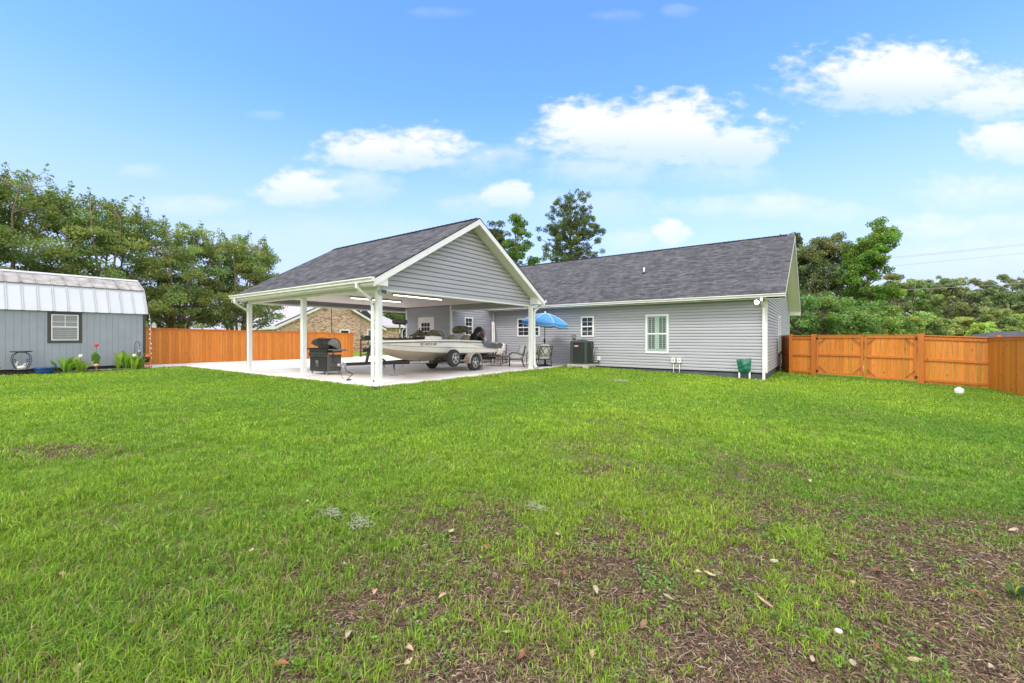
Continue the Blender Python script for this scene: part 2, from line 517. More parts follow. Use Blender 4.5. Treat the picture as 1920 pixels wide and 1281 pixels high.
def siding_mat(name, col):
    m = bpy.data.materials.new(name); m.use_nodes = True
    nt = m.node_tree; b = nt.nodes['Principled BSDF']
    b.inputs['Roughness'].default_value = .5; b.inputs['Specular IOR Level'].default_value = .4
    tc = N(nt, 'ShaderNodeTexCoord')
    mp = N(nt, 'ShaderNodeMapping'); mp.inputs['Scale'].default_value = (.5, .5, 4)
    LK(nt, tc.outputs['Object'], mp.inputs[0])
    nz = N(nt, 'ShaderNodeTexNoise'); nz.inputs['Scale'].default_value = 1.2; nz.inputs['Detail'].default_value = 5
    LK(nt, mp.outputs[0], nz.inputs['Vector'])
    cr = N(nt, 'ShaderNodeValToRGB')
    cr.color_ramp.elements[0].position = .3; cr.color_ramp.elements[0].color = (col[0] * .93, col[1] * .93, col[2] * .9, 1)
    cr.color_ramp.elements[1].position = .7; cr.color_ramp.elements[1].color = (col[0] * 1.06, col[1] * 1.05, col[2] * 1.08, 1)
    LK(nt, nz.outputs[0], cr.inputs[0])
    LK(nt, cr.outputs[0], b.inputs['Base Color'])
    gr = N(nt, 'ShaderNodeTexNoise'); gr.inputs['Scale'].default_value = 1.6
    mp2 = N(nt, 'ShaderNodeMapping'); mp2.inputs['Scale'].default_value = (1, 1, 40)
    LK(nt, tc.outputs['Object'], mp2.inputs[0]); LK(nt, mp2.outputs[0], gr.inputs['Vector'])
    bp = N(nt, 'ShaderNodeBump'); bp.inputs['Strength'].default_value = .15; bp.inputs['Distance'].default_value = .003
    LK(nt, gr.outputs[0], bp.inputs['Height']); LK(nt, bp.outputs[0], b.inputs['Normal'])
    return m

M = {}
M['siding'] = siding_mat('grey_vinyl_siding', (.395, .405, .44))
M['white'] = pmat('white_paint', (.78, .79, .79), .45, noise=.05, nscale=3)
M['white_w'] = pmat('white_gutter_metal', (.72, .72, .69), .4, noise=.12, nscale=2.5)
M['soffit'] = pmat('soffit_panel', (.74, .69, .66), .6, noise=.06)
M['ceil'] = pmat('ceiling_panel', (.86, .78, .74), .7, noise=.05, nscale=1)
M['shingle'] = shingle_mat('asphalt_shingles', (.042, .042, .047), (.078, .077, .085), (.125, .123, .134), sx=.42)
M['found'] = pmat('painted_block_foundation', (.085, .095, .115), .75, noise=.25, nscale=5, bump=.3)
M['glass'] = pmat('window_glass', (.02, .024, .028), .06, spec=.8)
M['glassg'] = pmat('window_glass_green', (.07, .09, .085), .06, spec=.8)
M['shutter'] = pmat('shutter_slats', (.33, .43, .39), .5)
M['wood'] = wood_mat('orange_stained_cedar', (.62, .215, .034))
M['wooddk'] = wood_mat('orange_stained_trim', (.56, .175, .03))
M['black'] = pmat('black_metal', (.02, .02, .022), .4, noise=.2)
M['dkgrey'] = pmat('dark_grey_metal', (.075, .08, .085), .35, metal=.3, noise=.15)
M['steel'] = pmat('brushed_steel', (.55, .55, .54), .3, metal=.9)
M['galv'] = pmat('galvanised_steel', (.42, .42, .41), .4, metal=.7, noise=.2)
M['rubber'] = pmat('tyre_rubber', (.028, .028, .03), .8, noise=.2, nscale=20)
M['shedwall'] = pmat('blue_grey_shed_paint', (.285, .315, .365), .6, noise=.08, nscale=2)
M['shedtrim'] = pmat('dark_brown_trim', (.05, .047, .043), .6)
M['shedroof'] = pmat('white_shed_metal', (.50, .525, .565), .4, noise=.05, nscale=2, spec=.6)
M['shedroof2'] = pmat('weathered_shed_metal', (.36, .345, .35), .5, noise=.4, nscale=3)
M['umb'] = pmat('blue_umbrella_canvas', (.055, .235, .50), .7, noise=.12, nscale=6)
M['umbw'] = pmat('pale_umbrella_stripe', (.62, .72, .82), .7)
M['cushion'] = pmat('light_grey_cushion', (.62, .60, .57), .85, noise=.1, bump=.3, bscale=90)
M['gel'] = pmat('white_gelcoat', (.88, .87, .85), .18, coat=.7)
M['geltan'] = pmat('tan_gelcoat', (.50, .43, .31), .2, coat=.6, noise=.06, nscale=1.5)
M['gelgrey'] = pmat('metallic_grey_gelcoat', (.16, .16, .165), .25, metal=.3, coat=.7)
M['geltaupe'] = pmat('taupe_stripe_gelcoat', (.42, .39, .33), .25, coat=.6)
M['camo'] = pmat('camouflage_cloth', (.14, .125, .07), .9, noise=.8, nscale=7)
M['taupe'] = pmat('taupe_vinyl_seat', (.25, .225, .185), .6, noise=.1)
M['red'] = pmat('red_marking', (.45, .03, .04), .4)
M['orange'] = pmat('orange_lens', (.85, .22, .04), .3)
M['green'] = pmat('green_nylon', (.012, .14, .085), .5, noise=.15, bump=.4, bscale=12)
M['acgreen'] = pmat('dark_green_grey_enamel', (.055, .075, .07), .45)
M['concrete'] = pmat('concrete_block', (.48, .46, .42), .9, noise=.25, nscale=9, bump=.5)
M['blueglaze'] = pmat('blue_glazed_pot', (.02, .07, .36), .2, coat=.5, noise=.1)
M['terra'] = pmat('terracotta', (.62, .22, .10), .7, noise=.15)
M['bark'] = pmat('grey_brown_bark', (.135, .11, .085), .9, noise=.4, nscale=6, bump=.6, bscale=25)
M['myrtle'] = pmat('smooth_tan_bark', (.27, .19, .13), .7, noise=.35, nscale=3)
M['leaf'] = leafmat('foliage')
M['grass'] = leafmat('grass_blades', .35, .5)
M['lamp'] = emat('tube_glow', (1, .93, .84), 3)
M['flood'] = emat('flood_glow', (1, .95, .8), 9)
M['plastic'] = pmat('white_plastic', (.74, .74, .72), .4)
M['petal'] = pmat('red_petal', (.75, .03, .05), .6)
M['petalo'] = pmat('orange_petal', (.85, .18, .05), .6)
# ------------------------------------------------------------------ ground
def bare_field(x, y):
    """0 = thick grass, 1 = bare soil and thatch"""
    d = x * FX + y * FY; r = x * RX + y * RY
    t = r / np.maximum(d, .5)
    right = sstep(-.55, .55, t)
    near = 1 - sstep(2.2, 4.9, d)
    b = near * (.24 + .40 * right) + .07 * right * (1 - sstep(4.5, 10, d))
    b = b + .22 * np.exp(-((r + .0) ** 2 + (d - 3.2) ** 2) / 1.5)
    # worn spots further out
    for (rr, dd, s, a) in ((2.6, 4.3, .5, .5), (2.1, 8.3, .6, .16), (1.6, 6.2, .6, .16), (3.6, 5.2, .6, .2), (3.9, 3.2, .7, .45), (.4, 12.5, .5, .1),
                           (7.0, 9.5, .8, .12), (-1.2, 10.8, .6, .15), (-.3, 2.3, .6, .35), (1.2, 5.5, .5, .2)):
        b = b + a * np.exp(-((r - rr) ** 2 + ((d - dd) * 1.0) ** 2) / (2 * s * s))
    n = fbm(x, y, .9, 11, 5)
    n2 = fbm(x, y, .28, 31, 3)
    b = b + (n - .5) * 1.5 * (b * .9 + .12) + (n2 - .5) * .7 * (b + .06)
    b = b + .75 * np.exp(-((r + 5.9) ** 2 / .7 + (d - 5.5) ** 2 / .08))      # worn strip at the left
    return np.clip(b, 0, 1)

def grid_axis(lo, hi, a, b, step):
    mid = list(np.arange(a, b + 1e-6, step))
    out = []; s = step; p = a
    while p > lo:
        s *= 1.35; p -= s; out.append(p)
    out = out[::-1]; up = []; s = step; p = mid[-1]
    while p < hi:
        s *= 1.35; p += s; up.append(p)
    return np.array(out + mid + up)

def build_ground():
    xs = grid_axis(-600, 600, -12, 6.5, .13); ys = grid_axis(-300, 800, .2, 14, .13)
    X, Y = np.meshgrid(xs, ys, indexing='ij')
    Z = ground_z(X, Y)
    B = bare_field(X, Y)
    nx, ny = X.shape
    me = bpy.data.meshes.new('lawn')
    v = np.stack([X, Y, Z], -1).reshape(-1, 3)
    i = np.arange(nx * ny).reshape(nx, ny)
    q = np.stack([i[:-1, :-1], i[1:, :-1], i[1:, 1:], i[:-1, 1:]], -1).reshape(-1, 4)
    me.vertices.add(len(v)); me.vertices.foreach_set('co', v.ravel())
    me.loops.add(q.size); me.loops.foreach_set('vertex_index', q.ravel())
    me.polygons.add(len(q)); me.polygons.foreach_set('loop_start', np.arange(0, q.size, 4)); me.polygons.foreach_set('loop_total', np.full(len(q), 4))
    me.polygons.foreach_set('use_smooth', np.ones(len(q), bool))
    me.update()
    a = me.attributes.new('bare', 'FLOAT', 'POINT'); a.data.foreach_set('value', B.ravel())
    m = bpy.data.materials.new('lawn_soil'); m.use_nodes = True
    nt = m.node_tree; b = nt.nodes['Principled BSDF']; b.inputs['Roughness'].default_value = .95; b.inputs['Specular IOR Level'].default_value = .1
    tc = N(nt, 'ShaderNodeTexCoord')
    at = N(nt, 'ShaderNodeAttribute', attribute_name='bare')
    n1 = N(nt, 'ShaderNodeTexNoise'); n1.inputs['Scale'].default_value = 38; n1.inputs['Detail'].default_value = 8; n1.inputs['Roughness'].default_value = .7
    LK(nt, tc.outputs['Object'], n1.inputs['Vector'])
    n2 = N(nt, 'ShaderNodeTexNoise'); n2.inputs['Scale'].default_value = 2.2; n2.inputs['Detail'].default_value = 4
    LK(nt, tc.outputs['Object'], n2.inputs['Vector'])
    soil = N(nt, 'ShaderNodeValToRGB')
    for p, c in ((.25, (.025, .019, .016)), (.5, (.10, .07, .048)), (.62, (.20, .145, .10)), (.8, (.33, .25, .18))):
        e = soil.color_ramp.elements.new(p); e.color = (*c, 1)
    soil.color_ramp.elements.remove(soil.color_ramp.elements[0]); soil.color_ramp.elements.remove(soil.color_ramp.elements[-1])
    LK(nt, n1.outputs[0], soil.inputs[0])
    gr = N(nt, 'ShaderNodeValToRGB')
    gr.color_ramp.elements[0].position = .3; gr.color_ramp.elements[0].color = (.09, .17, .016, 1)
    gr.color_ramp.elements[1].position = .7; gr.color_ramp.elements[1].color = (.20, .34, .035, 1)
    LK(nt, mth(nt, 'ADD', mth(nt, 'MULTIPLY', n1.outputs[0], .6), mth(nt, 'MULTIPLY', n2.outputs[0], .4)), gr.inputs[0])
    f = N(nt, 'ShaderNodeMapRange'); LK(nt, at.outputs['Fac'], f.inputs[0]); f.inputs[1].default_value = .0; f.inputs[2].default_value = .35
    mx = N(nt, 'ShaderNodeMix', data_type='RGBA'); LK(nt, f.outputs[0], mx.inputs[0]); LK(nt, gr.outputs[0], mx.inputs[6]); LK(nt, soil.outputs[0], mx.inputs[7])
    LK(nt, mx.outputs[2], b.inputs['Base Color'])
    bp = N(nt, 'ShaderNodeBump'); bp.inputs['Strength'].default_value = .9; bp.inputs['Distance'].default_value = .02
    LK(nt, n1.outputs[0], bp.inputs['Height']); LK(nt, bp.outputs[0], b.inputs['Normal'])
    me.materials.append(m)
    o = bpy.data.objects.new('lawn', me); COL.objects.link(o)
    tag(o, 'mown green lawn thinning to bare soil in the foreground', 'lawn', kind='structure')

build_ground()

# concrete apron and driveway
def build_slab():
    m = bpy.data.materials.new('pale_concrete'); m.use_nodes = True
    nt = m.node_tree; b = nt.nodes['Principled BSDF']; b.inputs['Roughness'].default_value = .8
    tc = N(nt, 'ShaderNodeTexCoord')
    n1 = N(nt, 'ShaderNodeTexNoise'); n1.inputs['Scale'].default_value = .55; n1.inputs['Detail'].default_value = 7
    LK(nt, tc.outputs['Object'], n1.inputs['Vector'])
    n2 = N(nt, 'ShaderNodeTexNoise'); n2.inputs['Scale'].default_value = 25; n2.inputs['Detail'].default_value = 6
    LK(nt, tc.outputs['Object'], n2.inputs['Vector'])
    cr = N(nt, 'ShaderNodeValToRGB')
    cr.color_ramp.elements[0].position = .36; cr.color_ramp.elements[0].color = (.62, .52, .47, 1)
    cr.color_ramp.elements[1].position = .56; cr.color_ramp.elements[1].color = (.80, .755, .73, 1)
    e = cr.color_ramp.elements.new(.45); e.color = (.74, .67, .63, 1)
    LK(nt, mth(nt, 'ADD', mth(nt, 'MULTIPLY', n1.outputs[0], .8), mth(nt, 'MULTIPLY', n2.outputs[0], .2)), cr.inputs[0])
    LK(nt, cr.outputs[0], b.inputs['Base Color'])
    s = MB(); s.box(-19.3, -10.02, 7.38, 18.92, -.25, 0)
    for k in (-16.2, -13.1):
        pass
    o = s.build('carport_slab', m, bevel=.01)
    tag(o, 'pale stained concrete slab under the carport', 'slab', kind='structure')
    s = MB()
    P = [(-29.2, 3.5), (-24.9, 3.5), (-24.9, 7.4), (-19.3, 7.4), (-19.3, 40), (-29.2, 40)]
    def zz(x, y): return -.006 - .12 * float(sstep(-20, -28, x)) * float(sstep(6, 20, y))
    # strips so that the drive can fall away gently
    ysl = [3.5, 5.5, 7.4, 9, 11, 13, 15, 17, 20, 26, 40]
    xsl = [-29.2, -27, -24.9, -23, -21, -19.3]
    for i in range(len(xsl) - 1):
        for j in range(len(ysl) - 1):
            if xsl[i] >= -24.9 and ysl[j] < 7.4: continue
            a, c = xsl[i], xsl[i + 1]; p, q = ysl[j], ysl[j + 1]
            s.poly([(a, p, zz(a, p)), (c, p, zz(c, p)), (c, q, zz(c, q)), (a, q, zz(a, q))])
    for i in range(3, len(xsl)):
        s.poly([(xsl[i - 1], 7.4, -.2), (xsl[i], 7.4, -.2), (xsl[i], 7.4, zz(xsl[i], 7.4)), (xsl[i - 1], 7.4, zz(xsl[i - 1], 7.4))])
    s.poly([(-24.9, 3.5, -.2), (-24.9, 7.4, -.2), (-24.9, 7.4, zz(-24.9, 7.4)), (-24.9, 3.5, -.006)])
    o = s.build('driveway', m)
    tag(o, 'white concrete driveway between carport and fence', 'driveway', kind='structure')

build_slab()

# ------------------------------------------------------------------ siding
def siding(mb, kind, plane, z0, z1, lim, expo=.127, lap=.022, sgn=1):
    """clapboards. kind 'x': wall in plane Y=plane running along X (faces -Y);
    kind 'y': wall in plane X=plane running along Y (faces sgn*X). lim(z) -> (lo, hi)"""
    z = z0
    while z < z1 - 1e-4:
        zt = min(z + expo, z1)
        a0, b0 = lim(z); a1, b1 = lim(zt)
        if b0 - a0 < .02: break
        if b1 - a1 < 0: a1 = b1 = (a1 + b1) / 2
        f = (zt - z) / expo
        top_off = lap * (1 - f)
        h1 = z + (zt - z) * .12
        def P(t, zz, off):
            return (t, plane - off, zz) if kind == 'x' else (plane + sgn * off, t, zz)
        am, bm = lim(z + (zt - z) * .5)
        hh = zt - z
        prof = [(-.022, 0), (lap, .0), (lap * .92, .50), (lap * .05, .80), (-.022, .805), (-.022, 1.0)]
        pts = []
        for (off, fr) in prof:
            zz = z + hh * fr; lo = a0 + (a1 - a0) * fr; hi = b0 + (b1 - b0) * fr
            pts.append((P(lo, zz, off), P(hi, zz, off)))
        for (p0_, p1_) in zip(pts[:-1], pts[1:]):
            q = [p0_[0], p0_[1], p1_[1], p1_[0]]
            mb.poly(q if not (kind == 'y' and sgn < 0) else q[::-1])
        z = zt

def frame_x(mb, x0, x1, z0, z1, y, w=.07, d0=-.01, d1=.05):
    """rectangular frame on a wall facing -Y"""
    mb.box(x0, x1, y - d1, y - d0, z0, z0 + w); mb.box(x0, x1, y - d1, y - d0, z1 - w, z1)
    mb.box(x0, x0 + w, y - d1, y - d0, z0 + w, z1 - w); mb.box(x1 - w, x1, y - d1, y - d0, z0 + w, z1 - w)

def frame_y(mb, y0, y1, z0, z1, x, w=.07, d0=-.01, d1=.05):
    """rectangular frame on a wall facing +X"""
    mb.box(x + d0, x + d1, y0, y1, z0, z0 + w); mb.box(x + d0, x + d1, y0, y1, z1 - w, z1)
    mb.box(x + d0, x + d1, y0, y0 + w, z0 + w, z1 - w); mb.box(x + d0, x + d1, y1 - w, y1, z0 + w, z1 - w)

def sash_window(par, axis, a0, a1, z0, z1, plane, cols=2, rows=2, glass='glass', shutters=False, muntin_low=True, label=None):
    """double-hung window: frame > pane, muntins"""
    fr = MB(); w = .075
    zm = (z0 + z1) / 2
    B = (lambda m, p, q, r, s, e0, e1: m.box(p, q, plane - e1, plane - e0, r, s)) if axis == 'x' else \
        (lambda m, p, q, r, s, e0, e1: m.box(plane + e0, plane + e1, p, q, r, s))
    (frame_x if axis == 'x' else frame_y)(fr, a0, a1, z0, z1, plane, w)
    B(fr, a0 + w, a1 - w, zm - .03, zm + .03, .01, .047)
    f = fr.build('window', M['white'], par, label=label)
    bk = MB(); B(bk, a0 + w, a1 - w, z0 + w, z1 - w, .0, .024)
    if shutters:
        bk.build('backing', M['black'], f)
        sh = MB(); am = (a0 + a1) / 2
        for (p, q) in ((a0 + w, am - .1), (am + .1, a1 - w)):
            pass
        for (p, q) in ((a0 + w, a0 + w + .05), (am - .095, am + .095), (a1 - w - .05, a1 - w), ):
            B(sh, p, q, z0 + w, z1 - w, .024, .030)
        for (p, q) in ((a0 + w + .05, am - .095), (am + .095, a1 - w - .05)):
            B(sh, p, q, z0 + w, z0 + w + .13, .024, .030); B(sh, p, q, z1 - w - .07, z1 - w, .024, .030)
            mid = (p + q) / 2
            zz = z0 + w + .13 + .05
            while zz < z1 - w - .1:
                B(sh, p, q, zz, zz + .028, .0235, .0295)
                zz += .088
            B(sh, mid - .012, mid + .012, z0 + w + .13, z1 - w - .07, .0238, .0315)
        sh.build('shutter', M['shutter'], f)
    else:
        bk.build('pane', M[glass], f)
    mu = MB()
    for (za, zb) in ((z0 + w, zm - .03), (zm + .03, z1 - w)):
        for i in range(1, cols):
            c = a0 + w + (a1 - a0 - 2 * w) * i / cols
            if not shutters: B(mu, c - .008, c + .008, za, zb, .024, .030)
        if not shutters:
            for j in range(1, rows):
                c = za + (zb - za) * j / rows
                B(mu, a0 + w, a1 - w, c - .008, c + .008, .0235, .0295)
    if mu.v: mu.build('glazing_bar', M['white'], f)
    return f

def downspout(mb, pts, w=.085, d=.065):
    """rectangular pipe through pts"""
    for p, q in zip(pts[:-1], pts[1:]):
        p = Vector(p); q = Vector(q); e = (q - p).normalized() * .02
        mb.bar(p - e, q + e, w, d, up=(0, 1, 0))

# ------------------------------------------------------------------ the house
HX0, HX1, HY0, HY1 = -18.3, -1.68, 18.9, 33.1
RZ, RYM = 6.62, 26.0
EZ, EY = 2.95, 18.42
house = empty('house', (-10, 26, 0), 'long grey vinyl sided house with dark shingle roof and white trim', 'house')

def house_build():
    # walls
    s = MB(); siding(s, 'x', HY0, 0.0, 2.84, lambda z: (-14.97, HX1))
    s.box(-14.97, HX1, HY0 + .03, HY0 + .14, -.05, 2.84)
    s.build('back_wall', M['siding'], house)
    slope = (RZ - EZ) / (RYM - EY)
    def lim(z):
        if z <= EZ: return (HY0, HY1)
        k = (z - EZ + .12) / slope
        return (max(HY0, EY + k), min(HY1, 2 * RYM - EY - k))
    s = MB(); siding(s, 'y', HX1, 0.0, RZ - .1, lim)
    s.box(HX1 - .14, HX1 - .03, HY0 + .03, HY1, -.05, 2.9)
    s.poly([(HX1 - .035, HY0, 2.8), (HX1 - .035, HY1, 2.8), (HX1 - .035, RYM, RZ - .1)])
    s.build('side_wall', M['siding'], house)
    # window wall and wing wall under the carport
    s = MB(); siding(s, 'y', -14.97, 0.05, 2.96, lambda z: (15.5, 18.9))
    s.box(-15.1, -14.998, 15.55, 18.9, 0, 2.96)
    s.build('patio_wall', M['siding'], house)
    s = MB(); siding(s, 'x', 15.5, 0.05, 2.96, lambda z: (-18.3, -14.97))
    s.box(-18.3, -15.1, 15.53, 15.6, 0, 2.96)
    s.build('door_wall', M['siding'], house)
    s = MB(); s.box(-18.32, -18.2, 15.6, 33, 0, 2.96); s.box(-18.3, HX1, HY1 - .12, HY1, -.1, 2.9)
    s.build('rear_wall', M['siding'], house)
    # corner trim
    s = MB()
    for q in ((HX1 - .07, HX1 + .028, HY0 - .028, HY0 + .07, 2.84), (-15.04, -14.94, 15.47, 15.57, 2.96), (-18.36, -18.26, 15.47, 15.55, 2.96), (-14.995, -14.92, 18.83, 18.9, 2.84), (HX1 - .03, HX1 + .028, HY1 - .07, HY1 + .028, 2.84)):
        s = MB(); s.box(q[0], q[1], q[2], q[3], 0, q[4]); s.build('corner_trim', M['white'], house)
    s = MB(); s.box(-10.0, HX1 - .03, HY0 + .03, HY0 + .3, -.9, -.004); s.box(HX1 - .3, HX1 - .03, HY0 + .3, HY1, -.9, -.004)
    s.box(-18.2, -10.0, HY0 + .03, HY0 + .3, -.3, -.004)
    s.build('foundation', M['found'], house)
    # roof
    X0, X1 = -18.7, -1.05
    s = MB(); t = .05
    def rp(y, z, u0, v): return None
    L = math.hypot(RYM - EY, RZ - EZ)
    e0 = (EY - .05, EZ + .02)
    s.poly([(X0, e0[0], e0[1]), (X1, e0[0], e0[1]), (X1, RYM, RZ), (X0, RYM, RZ)], uv=[(X0, 0), (X1, 0), (X1, L), (X0, L)])
    s.poly([(X1, 2 * RYM - e0[0], e0[1]), (X0, 2 * RYM - e0[0], e0[1]), (X0, RYM, RZ), (X1, RYM, RZ)], uv=[(X1, 0), (X0, 0), (X0, L), (X1, L)])
    # thin shingle edge
    s.poly([(X0, e0[0], e0[1] - .03), (X1, e0[0], e0[1] - .03), (X1, e0[0], e0[1]), (X0, e0[0], e0[1])])
    for sg in (0, 1):
        ya = e0[0] if sg == 0 else 2 * RYM - e0[0]
        s.poly([(X1, ya, e0[1] - .03), (X1, RYM, RZ - .03), (X1, RYM, RZ), (X1, ya, e0[1])])
        s.poly([(X0, ya, e0[1] - .03), (X0, RYM, RZ - .03), (X0, RYM, RZ), (X0, ya, e0[1])])
    # patch over the wing
    s.poly([(-18.7, 15.6, 3.02), (-14.9, 15.6, 3.02), (-14.9, 18.5, 3.05), (-18.7, 18.5, 3.05)], uv=[(0, 0), (3.8, 0), (3.8, 2.9), (0, 2.9)])
    roof = s.build('roof', M['shingle'], house)
    s = MB()
    k = .16
    for i in range(int((X1 - .3 - X0) / .24)):
        xa = X0 + .0 + i * .24
        s.obox((xa + .13, RYM - .08, RZ + .015 - .04), (.125, 0, .006), (0, .09, .042), (0, -.002, .006))
        s.obox((xa + .13, RYM + .08, RZ + .015 - .04), (.125, 0, .006), (0, .09, -.042), (0, .002, .006))
    s.build('ridge_cap', M['shingle'], roof)
    # soffit, fascia, gutter
    s = MB(); s.box(-14.9, HX1 + .03, EY - .02, HY0 + .0, 2.82, 2.845)
    s.build('soffit', M['soffit'], house)
    s = MB(); s.box(-14.9, X1 - .02, 2 * RYM - HY0, 2 * RYM - EY + .02, 2.82, 2.845)
    s.build('soffit', M['soffit'], house)
    s = MB(); s.box(-14.9, X1 - .03, EY - .02, EY, 2.80, 2.965); s.build('fascia', M['white_w'], house)
    s = MB(); s.box(-14.9, X1 - .03, 2 * RYM - EY, 2 * RYM - EY + .02, 2.80, 2.965); s.build('fascia', M['white_w'], house)
    s = MB(); y0 = EY - .02
    prof = [(y0, 2.965), (y0 - .12, 2.965), (y0 - .125, 2.94), (y0 - .09, 2.90), (y0 - .085, 2.85), (y0, 2.85)]
    s.prism([(-14.9, y, z) for y, z in prof], (X1 + 14.9 - .0, 0, 0))
    s.build('gutter', M['white_w'], house)
    # rake boards and rake soffit (right gable)
    for sg in (1, -1):
        s = MB(); sf = MB()
        def yy(y): return y if sg == 1 else 2 * RYM - y
        a = (yy(EY - .03), EZ - .012); b = (RYM, RZ - .035)
        s.poly([(X1 - .005, a[0], a[1]), (X1 - .005, b[0], b[1]), (X1 - .005, b[0], b[1] - .2), (X1 - .005, a[0], a[1] - .2)])
        s.poly([(X1 - .03, a[0], a[1]), (X1 - .03, b[0], b[1]), (X1 - .03, b[0], b[1] - .2), (X1 - .03, a[0], a[1] - .2)])
        s.poly([(X1 - .03, a[0], a[1] - .2), (X1 - .005, a[0], a[1] - .2), (X1 - .005, b[0], b[1] - .2), (X1 - .03, b[0], b[1] - .2)])
        sf.poly([(X1 - .03, a[0], a[1] - .16), (X1 - .03, b[0], b[1] - .16), (HX1 - .02, b[0], b[1] - .16), (HX1 - .02, a[0], a[1] - .16)])
        # eave return box
        yb = yy(EY - .02); yc = yy(HY0 + .02)
        s.prism([(HX1 + .03, yb, 2.78), (HX1 + .03, yc, 2.78), (HX1 + .03, yc, EZ + .48 * .25), (HX1 + .03, yb, EZ - .04)], (X1 - .035 - HX1 - .03, 0, 0))
        s.build('rake_board', M['white'], house)
        sf.build('rake_soffit', M['soffit'], house)
    # windows
    sash_window(house, 'x', -13.30, -11.87, 1.40, 2.38, 18.9, cols=4, rows=2, label='wide window with four small panes across, behind the umbrella')
    sash_window(house, 'x', -9.50, -8.81, 1.38, 2.38, 18.9, label='small window above the air conditioner')
    sash_window(house, 'x', -6.32, -5.32, .66, 2.37, 18.9, cols=4, rows=2, shutters=True, label='tall window with green grey inside shutters')
    sash_window(house, 'y', 24.3, 25.35, .60, 2.4, HX1, cols=1, rows=1, label='narrow looking window on the side wall')
    sash_window(house, 'y', 16.45, 17.1, 1.45, 2.42, -14.97, cols=2, rows=2, label='small window under the carport beside the door')
    # door
    s = MB(); frame_x(s, -17.35, -16.15, .05, 2.42, 15.5, .1, -.01, .045)
    s.box(-17.25, -16.25, 15.44, 15.49, .05, 2.32)
    d = s.build('door', M['white'], house)
    g = MB()
    for i in range(3):
        for j in range(5):
            x0 = -17.07 + i * .215; z0 = 1.02 + j * .225
            g.box(x0, x0 + .18, 15.432, 15.44, z0, z0 + .19)
    g.build('pane', M['glass'], d)
    g = MB(); g.lathe((-16.33, 15.43, 1.02), [(.03, 0), (.03, .02), (.012, .03), (.03, .05), (.03, .08)], 10, (0, -1, 0)); g.build('handle', M['steel'], d)
    # corner flood lamp
    s = MB(); s.lathe((-1.98, 18.80, 2.72), [(.0, 0), (.07, .0), (.085, .04), (.085, .09)], 16, (-.1, -.95, -.25))
    fl = s.build('flood_lamp', M['plastic'], house)
    s = MB(); s.lathe((-1.99, 18.712, 2.70), [(.0, 0), (.08, .0), (.07, .02), (.0, .03)], 16, (-.1, -.95, -.25)); s.build('bulb', M['flood'], fl)
    # downspout at the right corner
    s = MB(); downspout(s, [(-1.80, 18.36, 2.86), (-1.80, 18.36, 2.74), (-1.76, 18.80, 2.52), (-1.76, 18.80, -.28), (-1.76, 18.62, -.34)], .09, .07)
    s.build('downspout', M['white'], house)
    s = MB(); s.box(-1.9, -1.62, 18.45, 18.72, -.36, -.29); s.build('drain_shoe', M['black'], house)
    # roof vent pipe
    y = 22.0; z = EZ + (y - EY) * slope
    s = MB(); s.tube([(-7.45, y, z - .05), (-7.45, y, z + .30)], .04, 12)
    v = s.build('vent_pipe', M['white'], house)
    s = MB(); s.lathe((-7.45, y, z - .02), [(.16, -.06), (.13, .03), (.05, .09)], 14); s.build('flashing', M['shingle'], v)

house_build()

# ------------------------------------------------------------------ carport
CY0, CY1, CX0, CX1 = 7.6, 15.5, -18.5, -10.22
carport = empty('carport', (-14.3, 11.5, 0), 'open grey gabled carport with white posts and dark shingle roof', 'carport')

